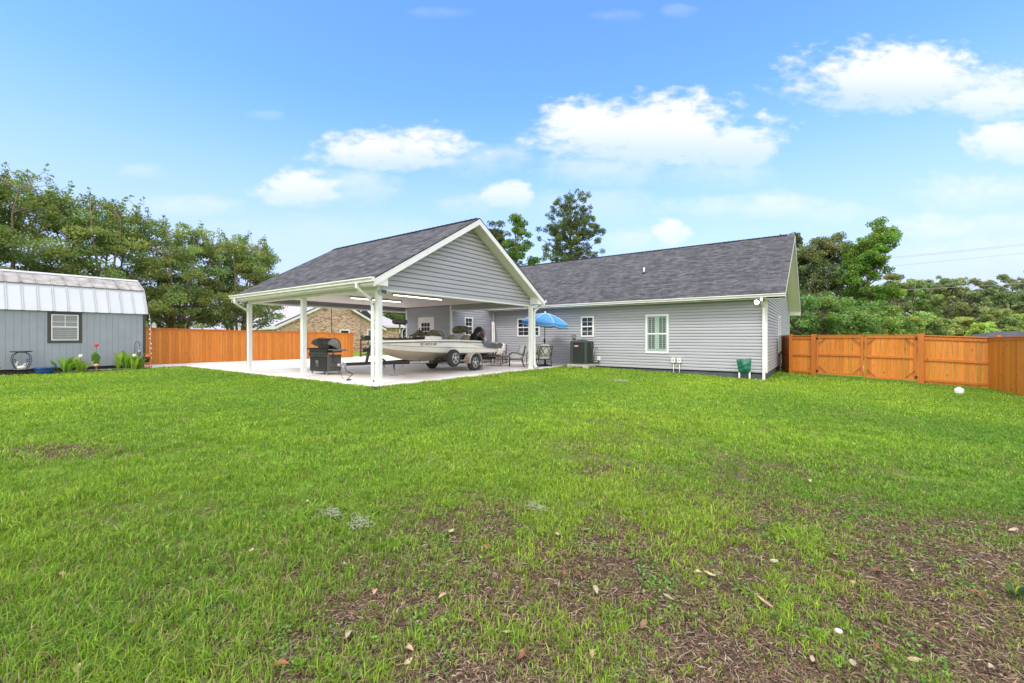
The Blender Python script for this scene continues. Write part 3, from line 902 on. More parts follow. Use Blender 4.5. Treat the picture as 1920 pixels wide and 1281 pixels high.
def carport_build():
    RY0, RY1, RYc = 7.12, 15.88, 11.5
    EZc, RZc = 2.97, 5.56
    X0, X1 = -18.75, -9.72
    sl = (RZc - EZc) / (RYc - RY0)
    L = math.hypot(RYc - RY0, RZc - EZc)
    s = MB()
    s.poly([(X0, RY0, EZc), (X1, RY0, EZc), (X1, RYc, RZc), (X0, RYc, RZc)], uv=[(X0, 0), (X1, 0), (X1, L), (X0, L)])
    s.poly([(X1, RY1, EZc), (X0, RY1, EZc), (X0, RYc, RZc), (X1, RYc, RZc)], uv=[(X1, 0), (X0, 0), (X0, L), (X1, L)])
    for ya in (RY0, RY1):
        s.poly([(X0, ya, EZc - .03), (X1, ya, EZc - .03), (X1, ya, EZc), (X0, ya, EZc)])
        for X in (X0, X1):
            s.poly([(X, ya, EZc - .035), (X, RYc, RZc - .035), (X, RYc, RZc), (X, ya, EZc)])
    roof = s.build('roof', M['shingle'], carport)
    s = MB()
    for i in range(int((X1 - .1 - X0) / .24)):
        xa = X0 + i * .24
        s.obox((xa + .13, RYc - .08, RZc + .015 - .045), (.125, 0, .006), (0, .085, .05), (0, -.002, .006))
        s.obox((xa + .13, RYc + .08, RZc + .015 - .045), (.125, 0, .006), (0, .085, -.05), (0, .002, .006))
    s.build('ridge_cap', M['shingle'], roof)
    # gable wall (right) and its far twin
    def lim(z):
        k = max(0, (z - EZc + .14) / sl)
        return (max(CY0 + .02, RY0 + k), min(CY1 + .02, RY1 - k))
    s = MB(); siding(s, 'y', CX1, 2.74, RZc - .12, lim, expo=.15, lap=.024)
    s.poly([(CX1 - .03, CY0, 2.74), (CX1 - .03, CY1, 2.74), (CX1 - .03, CY1, EZc), (CX1 - .03, RYc, RZc - .1), (CX1 - .03, CY0, EZc)])
    s.build('gable_wall', M['siding'], carport)
    s = MB(); siding(s, 'y', CX0 + .02, 2.76, RZc - .12, lim, lap=.02)
    s.poly([(CX0, CY0, 2.74), (CX0, CY1, 2.74), (CX0, CY1, EZc), (CX0, RYc, RZc - .1), (CX0, CY0, EZc)])
    s.build('far_gable_wall', M['siding'], carport)
    # side beams
    s = MB(); s.box(CX0 + .05, CX1 - .02, CY0 - .02, CY0 + .12, 2.70, 2.97)
    s.build('front_beam', M['white_w'], carport)
    s = MB(); siding(s, 'x', CY1 - .02, 2.70, 2.965, lambda z: (-14.92, CX1 - .03), lap=.015)
    s.box(-14.92, CX1 - .03, CY1 - .01, CY1 + .12, 2.70, 2.965)
    s.build('back_beam', M['siding'], carport)
    s = MB()
    s.box(CX1 - .14, CX1 + .03, CY0 + .12, CY1 - .03, 2.695, 2.74)
    s.box(CX1 + .0, CX1 + .035, CY0 - .04, CY1 + .04, 2.70, 2.741)
    s.box(-14.92, CX1 - .14, CY1 - .045, CY1 + .13, 2.655, 2.70)
    s.box(CX0 - .03, CX0 + .14, CY0 + .12, CY1, 2.70, 2.762)
    s.box(CX1 - .02, CX1 + .034, CY1 + .0, CY1 + .05, 2.74, 3.12)
    s.box(CX1 - .02, CX1 + .034, CY0 - .03, CY0 + .02, 2.74, 3.12)
    s.build('beam_trim', M['white'], carport)
    # ceiling
    s = MB(); s.box(CX0 + .05, CX1 - .05, CY0 + .12, CY1 - .03, 2.965, 2.99)
    s.build('ceiling', M['ceil'], carport)
    # eave soffit + fascia + gutter
    s = MB(); s.box(X0 + .05, CX1, RY0 + .02, CY0 - .02, 2.80, 2.82); s.build('soffit', M['soffit'], carport)
    s = MB(); s.box(CX0, CX1, CY1 + .12, RY1 - .02, 2.80, 2.82); s.build('soffit', M['soffit'], carport)
    s = MB(); s.box(X0 + .03, X1 - .04, RY0, RY0 + .02, 2.79, 2.96); s.build('fascia', M['white_w'], carport)
    s = MB(); s.box(CX0, X1 - .04, RY1 - .02, RY1, 2.79, 2.96); s.build('fascia', M['white_w'], carport)
    for (y0, sg) in ((RY0, 1), (RY1, -1)):
        prof = [(y0, 2.975), (y0 - sg * .12, 2.975), (y0 - sg * .125, 2.945), (y0 - sg * .09, 2.905), (y0 - sg * .085, 2.855), (y0, 2.855)]
        s = MB(); s.prism([(X0 + .02, y, z) for y, z in prof], (X1 - X0 - .0, 0, 0))
        s.build('gutter', M['white_w'], carport)
    # rake boards, soffit, return boxes
    for (Xo, Xw, sx) in ((X1, CX1, 1), (X0, CX0, -1)):
        for sg in (1, -1):
            s = MB(); sf = MB()
            def yy(y): return y if sg == 1 else 2 * RYc - y
            a = (yy(RY0 - .02), EZc - .05); b = (RYc, RZc - .037)
            for off in (.006, .034):
                s.poly([(Xo - sx * off, a[0], a[1]), (Xo - sx * off, b[0], b[1]), (Xo - sx * off, b[0], b[1] - .2), (Xo - sx * off, a[0], a[1] - .2)])
            s.poly([(Xo - sx * .034, a[0], a[1] - .2), (Xo - sx * .006, a[0], a[1] - .2), (Xo - sx * .006, b[0], b[1] - .2), (Xo - sx * .034, b[0], b[1] - .2)])
            sf.poly([(Xo - sx * .034, a[0], a[1] - .15), (Xo - sx * .034, b[0], b[1] - .15), (Xw, b[0], b[1] - .15), (Xw, a[0], a[1] - .15)])
            yb = yy(RY0 + .01); yc = yy(CY0 + .0)
            s.prism([(Xw + sx * .03, yb, 2.78), (Xw + sx * .03, yc, 2.78), (Xw + sx * .03, yc, EZc + .12), (Xw + sx * .03, yb, EZc - .05)], (Xo - sx * .04 - Xw - sx * .03, 0, 0))
            s.build('rake_board', M['white'], carport)
            sf.build('rake_soffit', M['soffit'], carport)
    # posts
    for (x, y) in ((-18.56, 7.69), (-14.42, 7.69), (-10.30, 7.69), (-10.16, 15.42)):
        s = MB(); h = .075
        s.box(x - h, x + h, y - h, y + h, 0, 2.70)
        p = s.build('post', M['white'], carport, bevel=.006)
        s = MB(); s.box(x - h - .02, x + h + .02, y - h - .02, y + h + .02, 0.001, .05); s.build('post_base', M['white'], p)
    # tube lights
    for (xc, yc) in ((-14.8, 10.97), (-12.5, 11.18)):
        s = MB(); s.box(xc - .06, xc + .06, yc - 1.25, yc + 1.25, 2.90, 2.965)
        f = s.build('tube_light', M['galv'], carport)
        s = MB(); s.tube([(xc, yc - 1.2, 2.885), (xc, yc + 1.2, 2.885)], .02, 8); s.build('tube', M['lamp'], f)
    # downspouts
    s = MB(); downspout(s, [(-10.42, 7.06, 2.86), (-10.42, 7.06, 2.74), (-10.40, 7.2, 2.62), (-10.40, 7.50, 2.44), (-10.40, 7.56, 2.3), (-10.40, 7.56, .1), (-10.40, 7.46, .03)], .085, .06)
    s.build('downspout', M['white'], carport)
    s = MB(); downspout(s, [(-18.3, 7.06, 2.86), (-18.3, 7.06, 2.70), (-18.45, 7.35, 2.55), (-18.55, 7.56, 2.45)], .08, .06)
    s.build('downspout', M['white'], carport)
    s = MB(); downspout(s, [(-10.0, 15.94, 2.86), (-10.0, 15.94, 2.74), (-10.05, 15.6, 2.52), (-10.08, 15.56, 2.4), (-10.05, 15.56, .16), (-9.93, 15.52, .08)], .085, .06)
    s.build('downspout', M['white'], carport)
    # small solar lamp at the near corner
    s = MB(); s.obox((-10.12, 7.72, 2.66), (.015, .0, .0), (0, .10, -.01), (.0, .01, .07))
    so = s.build('solar_lamp', M['plastic'], carport)
    s = MB(); s.obox((-10.10, 7.72, 2.66), (.008, .0, .0), (0, .085, -.01), (.0, .01, .055)); s.build('solar_panel', M['dkgrey'], so)
    # a dark cable down the far post
    s = MB(); s.tube([(-18.66, 7.64, 2.6), (-18.66, 7.62, 1.3), (-18.66, 7.63, .05)], .012, 6); s.build('cable', M['black'], carport)

carport_build()
# ------------------------------------------------------------------ timber fences
FR = random.Random(4)

def board_run(mb, a, b, z0, z1, side, bw=.142, gap=.006, th=.018, off=0.0, jit=.004):
    """vertical boards from plan point a to b. z0/z1: (start, end). side: unit normal towards the viewer"""
    a = Vector((a[0], a[1], 0)); b = Vector((b[0], b[1], 0)); L = (b - a).length; d = (b - a) / L
    n = max(1, round(L / bw)); w = L / n
    nrm = Vector((side[0], side[1], 0))
    for i in range(n):
        t = (i + .5) / n
        c = a + d * (t * L) + nrm * off
        zl = z0[0] + (z0[1] - z0[0]) * t; zh = z1[0] + (z1[1] - z1[0]) * t
        k = FR.uniform(.84, 1.12); r = FR.uniform(.93, 1.06)
        mb.c = (k, k * r, k * FR.uniform(.8, 1.2))
        g = gap * FR.uniform(.4, 1.6) if gap < .01 else gap * FR.choice([.3, .5, .8, 1.5])
        zl += FR.uniform(-.006, .006)
        mb.obox((c.x, c.y, (zl + zh) / 2), d * (w / 2 - g / 2), nrm * th / 2, (0, 0, (zh - zl) / 2))
    mb.c = (1, 1, 1)

def rail(mb, a, b, za, zb, n, off, w=.04, h=.09, ov=0):
    a3 = Vector((a[0] + n[0] * off, a[1] + n[1] * off, za)); b3 = Vector((b[0] + n[0] * off, b[1] + n[1] * off, zb))
    k = FR.uniform(.9, 1.1); mb.c = (k, k, k)
    mb.bar(a3, b3, w, h)
    mb.c = (1, 1, 1)

def on_line(px, a, b):
    """plan point where the sight line of picture column px meets segment a-b (used to space posts)"""
    u = (px - 960) / 800
    dx, dy = FX + u * RX, FY + u * RY
    ex, ey = b[0] - a[0], b[1] - a[1]
    den = dx * ey - dy * ex
    t = (a[0] * ey - a[1] * ex) / den
    return (dx * t, dy * t)

A0, C0 = (-1.42, 23.24), (4.79, 22.04)
fl = Vector((C0[0] - A0[0], C0[1] - A0[1], 0)).normalized()
fn = (fl.y, -fl.x)                  # towards the yard
P1, P2, GM, GP = (on_line(p, A0, C0) for p in (1483, 1526, 1620, 1727))

def zb(p): return gzf(p[0], p[1]) + .03

def fence_post(mb, p, top, h=.055, off=0.0):
    mb.obox((p[0] + fn[0] * off, p[1] + fn[1] * off, (top - .6) / 2), fl * h, (fn[0] * h, fn[1] * h, 0), (0, 0, (top + .6) / 2))

def back_panel(name, a, b, ta, tb, label, cat='fence panel', frame=False, grp=None):
    """panel seen from its rail side: boards behind, three rails in front, top cap"""
    e = empty(name, (a[0], a[1], 0), label, cat, group=grp)
    s = MB(); s.c = (1, 1, 1)
    board_run(s, a, b, (zb(a), zb(b)), (ta - .02, tb - .02), fn, gap=.008, off=-.02)
    s.build('boards', M['wood'], e)
    for (f, nm) in ((0.94, 'rail'), (.5, 'rail'), (.07, 'rail')):
        s = MB(); s.c = (1, 1, 1)
        za = zb(a) + (ta - zb(a)) * f; zc = zb(b) + (tb - zb(b)) * f
        rail(s, a, b, za, zc, fn, .012, .04, .085)
        s.build(nm, M['wooddk'], e)
    s = MB(); s.c = (1, 1, 1); rail(s, a, b, ta, tb, fn, .0, .12, .035)
    s.build('cap', M['wooddk'], e)
    return e

def along(p, q, d0, d1):
    v = Vector((q[0] - p[0], q[1] - p[1], 0)); u = v.normalized()
    return (p[0] + u.x * d0, p[1] + u.y * d0), (q[0] - u.x * d1, q[1] - u.y * d1)

def build_right_fence():
    # short return panel to the house wall
    W = (-1.64, 25.9)
    e = empty('fence_section', (P1[0], P1[1], 0), 'narrow orange fence panel squeezed between house wall and first post', 'fence panel')
    nn = Vector((-(P1[1] - W[1]), (P1[0] - W[0]), 0)).normalized(); nn = (-nn.x, -nn.y) if nn.y > 0 else (nn.x, nn.y)
    s = MB(); s.c = (1, 1, 1); board_run(s, W, (P1[0], P1[1]), (-.30, -.30), (1.47, 1.45), nn, gap=.008); s.build('boards', M['wood'], e)
    for f in (1.38, .58, -.18):
        s = MB(); s.c = (1, 1, 1); rail(s, W, P1, f, f - .01, nn, .03, .04, .085); s.build('rail', M['wooddk'], e)
    a, b = along(P1, P2, .055, .09)
    back_panel('fence_section', a, b, 1.44, 1.43, 'orange fence panel between the first post and the left gate post')
    a, b = along(GP, C0, .09, .0)
    back_panel('fence_section', a, b, 1.43, 1.35, 'wide orange fence panel right of the double gate')
    for (p, h, lb) in ((P1, .06, 'slim fence post nearest the house wall'), (P2, .085, 'thick gate post on the hinge side of the left gate'), (GP, .09, 'thick gate post on the hinge side of the right gate')):
        s = MB(); s.c = (.9, .9, .9)
        top = 1.50
        s.obox((0, 0, (top + zb(p) - .1) / 2), fl * h, (fn[0] * h, fn[1] * h, 0), (0, 0, (top - zb(p) + .1) / 2))
        o = s.build('fence_post', M['wooddk']); o.location = (p[0], p[1], 0)
        tag(o, lb, 'fence post')
    # gates
    for (p, q, lab, hs) in ((P2, GM, 'left orange wooden gate leaf with black corner braces', 0), (GM, GP, 'right orange wooden gate leaf with black corner braces', 1)):
        a, b = along(p, q, .10 if hs == 0 else .015, .015 if hs == 0 else .11)
        e = empty('gate', (a[0], a[1], 0), lab, 'gate')
        z0 = max(zb(a), zb(b)) + .05; zt = 1.43
        if hs: z0 -= .02
        ia, ib = along(a, b, .07, .07)
        s = MB(); s.c = (1, 1, 1); board_run(s, ia, ib, (z0 + .02, z0 + .02), (zt - .02, zt - .02), fn, gap=.007, off=-.02); s.build('boards', M['wood'], e)
        for t in (a, b):
            s = MB(); s.c = (.95, .95, .95)
            s.obox((t[0] + (fl.x * .045 if t is a else -fl.x * .045), t[1] + (fl.y * .045 if t is a else -fl.y * .045), (z0 + zt) / 2), fl * .045, (fn[0] * .03, fn[1] * .03, 0), (0, 0, (zt - z0) / 2))
            s.build('stile', M['wooddk'], e)
        for z in (z0 + .05, (z0 + zt) / 2 + .02, zt - .05):
            s = MB(); s.c = (1, 1, 1)
            aa, bb = along(a, b, .09, .09)
            rail(s, aa, bb, z, z, fn, .012, .045, .085); s.build('rail', M['wooddk'], e)
        s = MB(); s.c = (1, 1, 1); rail(s, a, b, zt + .017, zt + .017, fn, 0, .11, .033); s.build('cap', M['wooddk'], e)
        for (t, sg) in ((a, 1), (b, -1)):
            for (z, zs) in ((zt - .09, -1), (z0 + .09, 1)):
                c = Vector((t[0] + fl.x * sg * .09 + fn[0] * .04, t[1] + fl.y * sg * .09 + fn[1] * .04, z + zs * .26))
                dd = Vector((t[0] + fl.x * sg * .34 + fn[0] * .04, t[1] + fl.y * sg * .34 + fn[1] * .04, z))
                s = MB(); s.bar(c, dd, .012, .028, up=(fn[0], fn[1], 0)); s.build('corner_brace', M['black'], e)
        ht = a if hs == 0 else b; sg = 1 if hs == 0 else -1
        for z in (zt - .12, z0 + .14):
            s = MB(); s.obox((ht[0] - fl.x * sg * .0 + fn[0] * .045, ht[1] + fn[1] * .045, z), fl * .06, (fn[0] * .012, fn[1] * .012, 0), (0, 0, .045)); s.build('hinge', M['black'], e)
        if hs == 0:
            s = MB(); q = (b[0] + fn[0] * .05, b[1] + fn[1] * .05); s.tube([(q[0], q[1], z0 - .05), (q[0], q[1], z0 + .45)], .009, 6); s.build('drop_bolt', M['galv'], e)
    # right hand run towards the viewer, smooth side facing the yard
    D0 = (5.12, 19.9); D1 = (5.12 + (5.12 - 4.79) / 2.14 * 9, 10.9)
    v = Vector((D1[0] - C0[0], D1[1] - C0[1], 0)).normalized(); n2 = (-abs(v.y), -v.x if v.y > 0 else v.x * 1.0)
    n2 = Vector((v.y, -v.x, 0)); n2 = (n2.x, n2.y) if n2.x < 0 else (-n2.x, -n2.y)
    e = empty('side_fence', (C0[0], C0[1], 0), 'long smooth faced orange fence running out of frame at the right', 'fence')
    s = MB(); s.c = (1, 1, 1); board_run(s, C0, D1, (zb(C0) - .02, -.45), (1.33, 1.50), n2, gap=.005, off=0); s.build('boards', M['wood'], e)
    s = MB(); s.c = (1, 1, 1); rail(s, C0, D1, 1.345, 1.515, n2, -.02, .13, .035); s.build('cap', M['wooddk'], e)
    s = MB(); s.c = (1, 1, 1); rail(s, C0, D1, 1.28, 1.45, n2, .018, .02, .085); s.build('rail', M['wooddk'], e)
    for i in range(4):
        t = (.04 + i * .245)
        x = C0[0] + (D1[0] - C0[0]) * t - n2[0] * .07; y = C0[1] + (D1[1] - C0[1]) * t - n2[1] * .07
        s = MB(); s.c = (.9, .9, .9); s.box(x - .05, x + .05, y - .05, y + .05, -.6, 1.40 + .17 * t + .03); s.build('post', M['wooddk'], e)

build_right_fence()

def build_left_fence():
    a, b = (-27.04, 6.15), (-28.40, 18.95)
    e = empty('boundary_fence', (a[0], a[1], 0), 'long orange stained board fence beside the driveway behind the carport', 'fence')
    n = (1, .1)
    s = MB(); s.c = (1, 1, 1); board_run(s, a, b, (.02, -.12), (1.80, 1.64), n, gap=.006); s.build('boards', M['wood'], e)
    s = MB(); s.c = (1, 1, 1); rail(s, a, b, 1.82, 1.66, n, 0, .14, .035); s.build('cap', M['wooddk'], e)
    s = MB(); s.c = (1, 1, 1); rail(s, a, b, 1.765, 1.605, n, .02, .02, .085); s.build('rail', M['wooddk'], e)
    for i in range(6):
        t = (i + .15) / 5.2
        x = a[0] + (b[0] - a[0]) * t - .08; y = a[1] + (b[1] - a[1]) * t
        s = MB(); s.c = (.95, .95, .95); s.box(x - .05, x + .05, y - .05, y + .05, -.3, 1.885 - .16 * t); s.build('post', M['wooddk'], e)
    # low dark rack of rails past its end
    e = empty('rail_rack', (-27.4, 19.6, -.1), 'dark low timber rail rack beyond the end of the fence', 'rack')
    p, q = Vector((-28.3, 19.4, 0)), Vector((-27.1, 20.6, 0)); m = M['bark']
    dk = pmat('weathered_dark_wood', (.10, .045, .03), .8, noise=.4)
    for z in (.05, .30, .55, .85, 1.15):
        s = MB(); s.bar((p.x, p.y, z), (q.x, q.y, z), .05, .09); s.build('rail', dk, e)
    lt = pmat('raw_timber', (.42, .29, .15), .8, noise=.3)
    for (t, mm) in ((0.05, dk), (.72, dk), (.95, lt)):
        c = p.lerp(q, t); s = MB(); s.box(c.x - .045, c.x + .045, c.y - .045, c.y + .045, -.2, 1.25); s.build('post', mm, e)

build_left_fence()

# ------------------------------------------------------------------ shed
def build_shed():
    X = -24.85; Y0, Y1 = -3.4, 5.93; XB = -27.85; XM = (X + XB) / 2
    e = empty('garden_shed', (XM, 1.3, 0), 'blue grey barn shed with white gambrel metal roof', 'shed')
    s = MB()
    # grooved panel wall
    s.box(X - .1, X, Y0, Y1, .14, 2.45)
    y = Y1 - .09; i = 0
    while y > Y0:
        w = FRs.choice([.19, .21, .2])
        s.box(X, X + .010, y - w + .009, y, .14, 2.44)
        y -= w
    s.build('wall', M['shedwall'], e)
    s = MB(); prof = [(X - .02, .14), (X - .02, 2.45), (-25.33, 3.46), (XM, 3.97), (-27.37, 3.46), (XB, 2.45), (XB, .14)]
    s.prism([(x, Y1 - .05, z) for x, z in prof], (0, .04, 0)); s.build('end_wall', M['shedwall'], e)
    s = MB(); s.box(X - .02, X + .028, Y1 - .085, Y1 + .01, .14, 2.44); s.build('corner_trim', M['shedtrim'], e)
    s = MB(); s.box(X - .05, X - .004, Y0, Y1, .13, .2); s.box(X - .3, X - .16, Y0, Y1, -.1, .14); s.build('skid', M['shedtrim'], e)
    # roof: steep lower and shallow upper metal sheets with ribs
    a = (X + .10, 2.40); k = (-25.30, 3.50); r = (XM, 4.02)
    def sheet(p, q, mat, name, nrib, dy0=-.12, dy1=.06, lift=0):
        s = MB()
        ex = Vector((q[0] - p[0], 0, q[1] - p[1])).normalized(); nrm = Vector((-ex.z, 0, ex.x)); nrm = nrm if nrm.x * (p[0] - XM) > 0 or nrm.z > 0 else -nrm
        if nrm.z < 0: nrm = -nrm
        ya, yb = Y0 - .1, Y1 + dy1
        s.prism([(p[0], ya, p[1]), (q[0], ya, q[1]), (q[0] + nrm.x * .012, ya, q[1] + nrm.z * .012), (p[0] + nrm.x * .012, ya, p[1] + nrm.z * .012)], (0, yb - ya, 0))
        y = yb - .04; j = 0
        while y > ya:
            for dd, hh, ww in ((0, .03, .012), (.05, .022, .009)):
                c0 = Vector((p[0], y - dd, p[1])) + nrm * .012; c1 = Vector((q[0], y - dd, q[1])) + nrm * .012
                s.obox((c0 + c1) / 2 + nrm * hh / 2, (c1 - c0) / 2, (0, ww, 0), nrm * hh / 2)
            y -= .41
        return s.build(name, mat, e)
    def ribs(p, q):
        s = MB(); d_ = Vector((q[0] - p[0], 0, q[1] - p[1])); nrm = Vector((-d_.z, 0, d_.x)).normalized(); nrm = nrm if nrm.z > 0 else -nrm
        y = Y1 + .02
        while y > Y0:
            c = Vector(((p[0] + q[0]) / 2, y, (p[1] + q[1]) / 2)) + nrm * .017; s.obox(c, d_ / 2, (0, .011, 0), nrm * .009); y -= .41
        s.build('seams', RIB_LINE, e)  # dull grey strips draw the dark shadow and dirt lines along the ribs
    ribs(a, k); ribs((k[0] + .08, k[1] - .015), r)
    sheet(a, k, M['shedroof'], 'lower_roof', 30)
    sheet((k[0] + .08, k[1] - .015), r, M['shedroof2'], 'upper_roof', 30, lift=1)
    a2 = (XB - .1, 2.40); k2 = (2 * XM - k[0], 3.5)
    sheet(a2, k2, M['shedroof'], 'lower_roof', 30)
    sheet(k2, r, M['shedroof2'], 'upper_roof', 30)
    s = MB(); s.prism([(XM + .14, Y0 - .1, 3.985), (XM, Y0 - .1, 4.06), (XM - .14, Y0 - .1, 3.985), (XM - .14, Y0 - .1, 4.0), (XM, Y0 - .1, 4.075), (XM + .14, Y0 - .1, 4.0)], (0, Y1 - Y0 + .17, 0)); s.build('ridge_cap', M['shedroof'], e)
    # white end trim
    s = MB(); s.bar((a[0], Y1 + .065, a[1]), (k[0], Y1 + .065, k[1]), .02, .07, up=(1, 0, 1)); s.bar((k[0], Y1 + .065, k[1]), (r[0], Y1 + .065, r[1]), .02, .07); s.build('end_trim', M['shedroof'], e)
    # window
    y0, y1, z0, z1 = 2.90, 3.88, 1.13, 2.38
    s = MB(); frame_y(s, y0, y1, z0, z1, X, .105, .0, .028); wf = s.build('window', M['shedtrim'], e)
    s = MB(); frame_y(s, y0 + .106, y1 - .106, z0 + .106, z1 - .106, X, .028, .0, .036); zm = (z0 + z1) / 2 + .02
    s.box(X, X + .034, y0 + .134, y1 - .134, zm - .018, zm + .018); yc = (y0 + y1) / 2
    s.box(X, X + .026, yc - .008, yc + .008, zm + .018, z1 - .134); s.box(X, X + .0255, y0 + .134, y1 - .134, zm + .2, zm + .215)
    s.build('frame', M['white'], wf)
    s = MB(); s.box(X, X + .014, y0 + .13, y1 - .13, z0 + .13, z1 - .13); s.build('pane', pmat('curtained_glass', (.20, .21, .215), .2), wf)
    s = MB()
    for i in range(12):
        z = z0 + .155 + i * .082
        s.box(X + .0142, X + .0162, y0 + .134, y1 - .134, z, z + .05)
    s.build('blind', pmat('pale_blind', (.27, .28, .29), .5), wf)

FRs = random.Random(9)
RIB_LINE = pmat('rib_shadow_dirt_grey', (.16, .165, .175), .7)
build_shed()

# ------------------------------------------------------------------ neighbouring brick house
def brick_mat():
    m = bpy.data.materials.new('mottled_brick'); m.use_nodes = True
    nt = m.node_tree; b = nt.nodes['Principled BSDF']; b.inputs['Roughness'].default_value = .9
    uv = N(nt, 'ShaderNodeUVMap')
    br = N(nt, 'ShaderNodeTexBrick'); br.inputs['Scale'].default_value = 1; br.inputs['Brick Width'].default_value = .30
    br.inputs['Row Height'].default_value = .10; br.inputs['Mortar Size'].default_value = .012
    br.inputs['Color1'].default_value = (0, 0, 0, 1); br.inputs['Color2'].default_value = (1, 1, 1, 1); br.inputs['Mortar'].default_value = (.7, .7, .7, 1)
    LK(nt, uv.outputs[0], br.inputs['Vector'])
    cr = N(nt, 'ShaderNodeValToRGB'); cr.color_ramp.interpolation = 'CONSTANT'
    els = [(0, (.30, .15, .10)), (.14, (.56, .36, .25)), (.3, (.66, .48, .35)), (.48, (.68, .50, .36)), (.62, (.48, .29, .21)), (.72, (.72, .60, .47)), (.88, (.64, .44, .33))]
    cr.color_ramp.elements[0].color = (*els[0][1], 1); cr.color_ramp.elements[1].position = els[1][0]; cr.color_ramp.elements[1].color = (*els[1][1], 1)
    for p, c in els[2:]:
        e = cr.color_ramp.elements.new(p); e.color = (*c, 1)
    LK(nt, br.outputs[0], cr.inputs[0])
    nz = N(nt, 'ShaderNodeTexNoise'); nz.inputs['Scale'].default_value = 1.3; LK(nt, uv.outputs[0], nz.inputs['Vector'])
    mr = N(nt, 'ShaderNodeMapRange'); LK(nt, nz.outputs[0], mr.inputs[0]); mr.inputs[3].default_value = .75; mr.inputs[4].default_value = 1.2
    mx = N(nt, 'ShaderNodeMix', data_type='RGBA', blend_type='MULTIPLY'); mx.inputs[0].default_value = 1
    LK(nt, cr.outputs[0], mx.inputs[6]); LK(nt, mr.outputs[0], mx.inputs[7]); LK(nt, mx.outputs[2], b.inputs['Base Color'])
    return m

def build_brick_house():
    BM = brick_mat(); X = -45.0
    RF = pmat('lavender_metal_roof', (.44, .41, .45), .5, noise=.08)
    bg = pmat('beige_siding', (.42, .42, .36), .7)
    e = empty('brick_house', (-52, 27, -.3), 'tan brick bungalow with pale metal roof behind the fence', 'house')
    y0, ya, y1 = 21.4, 27.6, 33.8; ze, za = 2.75, 5.62
    def uvp(pts): return [(p[1], p[2]) for p in pts]
    pts = [(X, y0, -.5), (X, y1, -.5), (X, y1, ze + .1), (X, ya, za), (X, y0, ze + .1)]
    s = MB(); s.poly(pts, uv=uvp(pts)); p2 = [(X - .2, 33.8, -.5), (X - .2, 37.3, -.5), (X - .2, 37.3, 2.6), (X - .2, 33.8, 2.6)]
    s.poly(p2, uv=uvp(p2)); p3 = [(X - .2, 37.3, -.5), (X - 12, 37.3, -.5), (X - 12, 37.3, 2.6), (X - .2, 37.3, 2.6)]; s.poly(p3, uv=[(p[0], p[2]) for p in p3])
    s.build('brick_wall', BM, e)
    s = MB(); s.box(X - 16, X - .4, 17.4, 21.35, -.5, 2.15); s.build('side_wing', bg, e)
    # roof slabs
    s = MB(); t = .12; ov = .45; sl = (za - ze) / (ya - y0)
    s.prism([(X + ov, y0 - .6, ze - .2 + .0), (X + ov, ya, za + .18), (X + ov, ya, za + .06), (X + ov, y0 - .6, ze - .32)], (-17, 0, 0))
    s.prism([(X + ov, y1 + .6, ze - .2), (X + ov, y1 + .6, ze - .32), (X + ov, ya, za + .06), (X + ov, ya, za + .18)], (-17, 0, 0))
    s.prism([(X + .3, 16.6, 2.18), (X + .3, y0 - .6, ze - .2), (X + .3, y0 - .6, ze - .3), (X + .3, 16.6, 2.08)], (-17, 0, 0))
    # right hip over the wing
    s.poly([(X + .4, 33.6, 2.82), (X + .4, 37.7, 2.82), (X - 3.2, 33.6 + .2, 5.2)]); s.poly([(X + .4, 37.7, 2.82), (X - 12, 37.7, 2.82), (X - 12, 33.8, 5.2), (X - 3.2, 33.8, 5.2)])
    s.poly([(X - 3.2, 33.8, 5.2), (X - 12, 33.8, 5.2), (X - 12, 29, 5.2), (X - 3.2, 29, 5.2)])
    s.build('roof', RF, e)
    s = MB()
    x = X + ov + .01
    for (p, q) in (((y0 - .6, ze - .2), (ya, za + .18)), ((y1 + .6, ze - .2), (ya, za + .18))):
        s.poly([(x, p[0], p[1] - .04), (x, q[0], q[1] - .04), (x, q[0], q[1] - .32), (x, p[0], p[1] - .36)])
    s.poly([(x, 16.6, 2.14), (x, y0 - .6, ze - .24), (x, y0 - .6, ze - .56), (x, 16.6, 1.95)])
    s.box(X + .38, X + .42, 33.6, 37.8, 2.62, 2.80)
    s.build('fascia', M['white'], e)
    s = MB()
    for (p, q) in (((y0 - .6, ze - .2), (ya, za + .18)), ((y1 + .6, ze - .2), (ya, za + .18))):
        s.poly([(x + .02, p[0], p[1] + .06), (x + .02, q[0], q[1] + .06), (x + .02, q[0], q[1] - .07), (x + .02, p[0], p[1] - .07)])
    s.build('drip_edge', M['dkgrey'], e)
    for (a, b, z0, z1, g) in ((28.2, 29.5, 1.4, 2.3, 'glass'), (31.9, 33.1, .8, 2.4, 'glassg')):
        s = MB(); frame_y(s, a, b, z0, z1, X, .16, 0, .06); f = s.build('window', M['white'], e)
        s = MB(); s.box(X, X + .03, a + .16, b - .16, z0 + .16, z1 - .16); s.build('pane', M[g], f)
    s = MB(); s.tube([(X + .06, 27.2, -.4), (X + .06, 27.2, 5.0)], .03, 6); s.build('conduit', M['dkgrey'], e)
    s = MB(); s.tube([(X + .08, 31.0, -.4), (X + .08, 31.0, 5.3)], .05, 6); s.build('conduit', M['galv'], e)
    s = MB(); downspout(s, [(X + .2, 37.5, 2.6), (X + .1, 37.2, 2.2), (X + .1, 37.2, -.3)], .12, .1); s.build('downspout', M['white'], e)

build_brick_house()

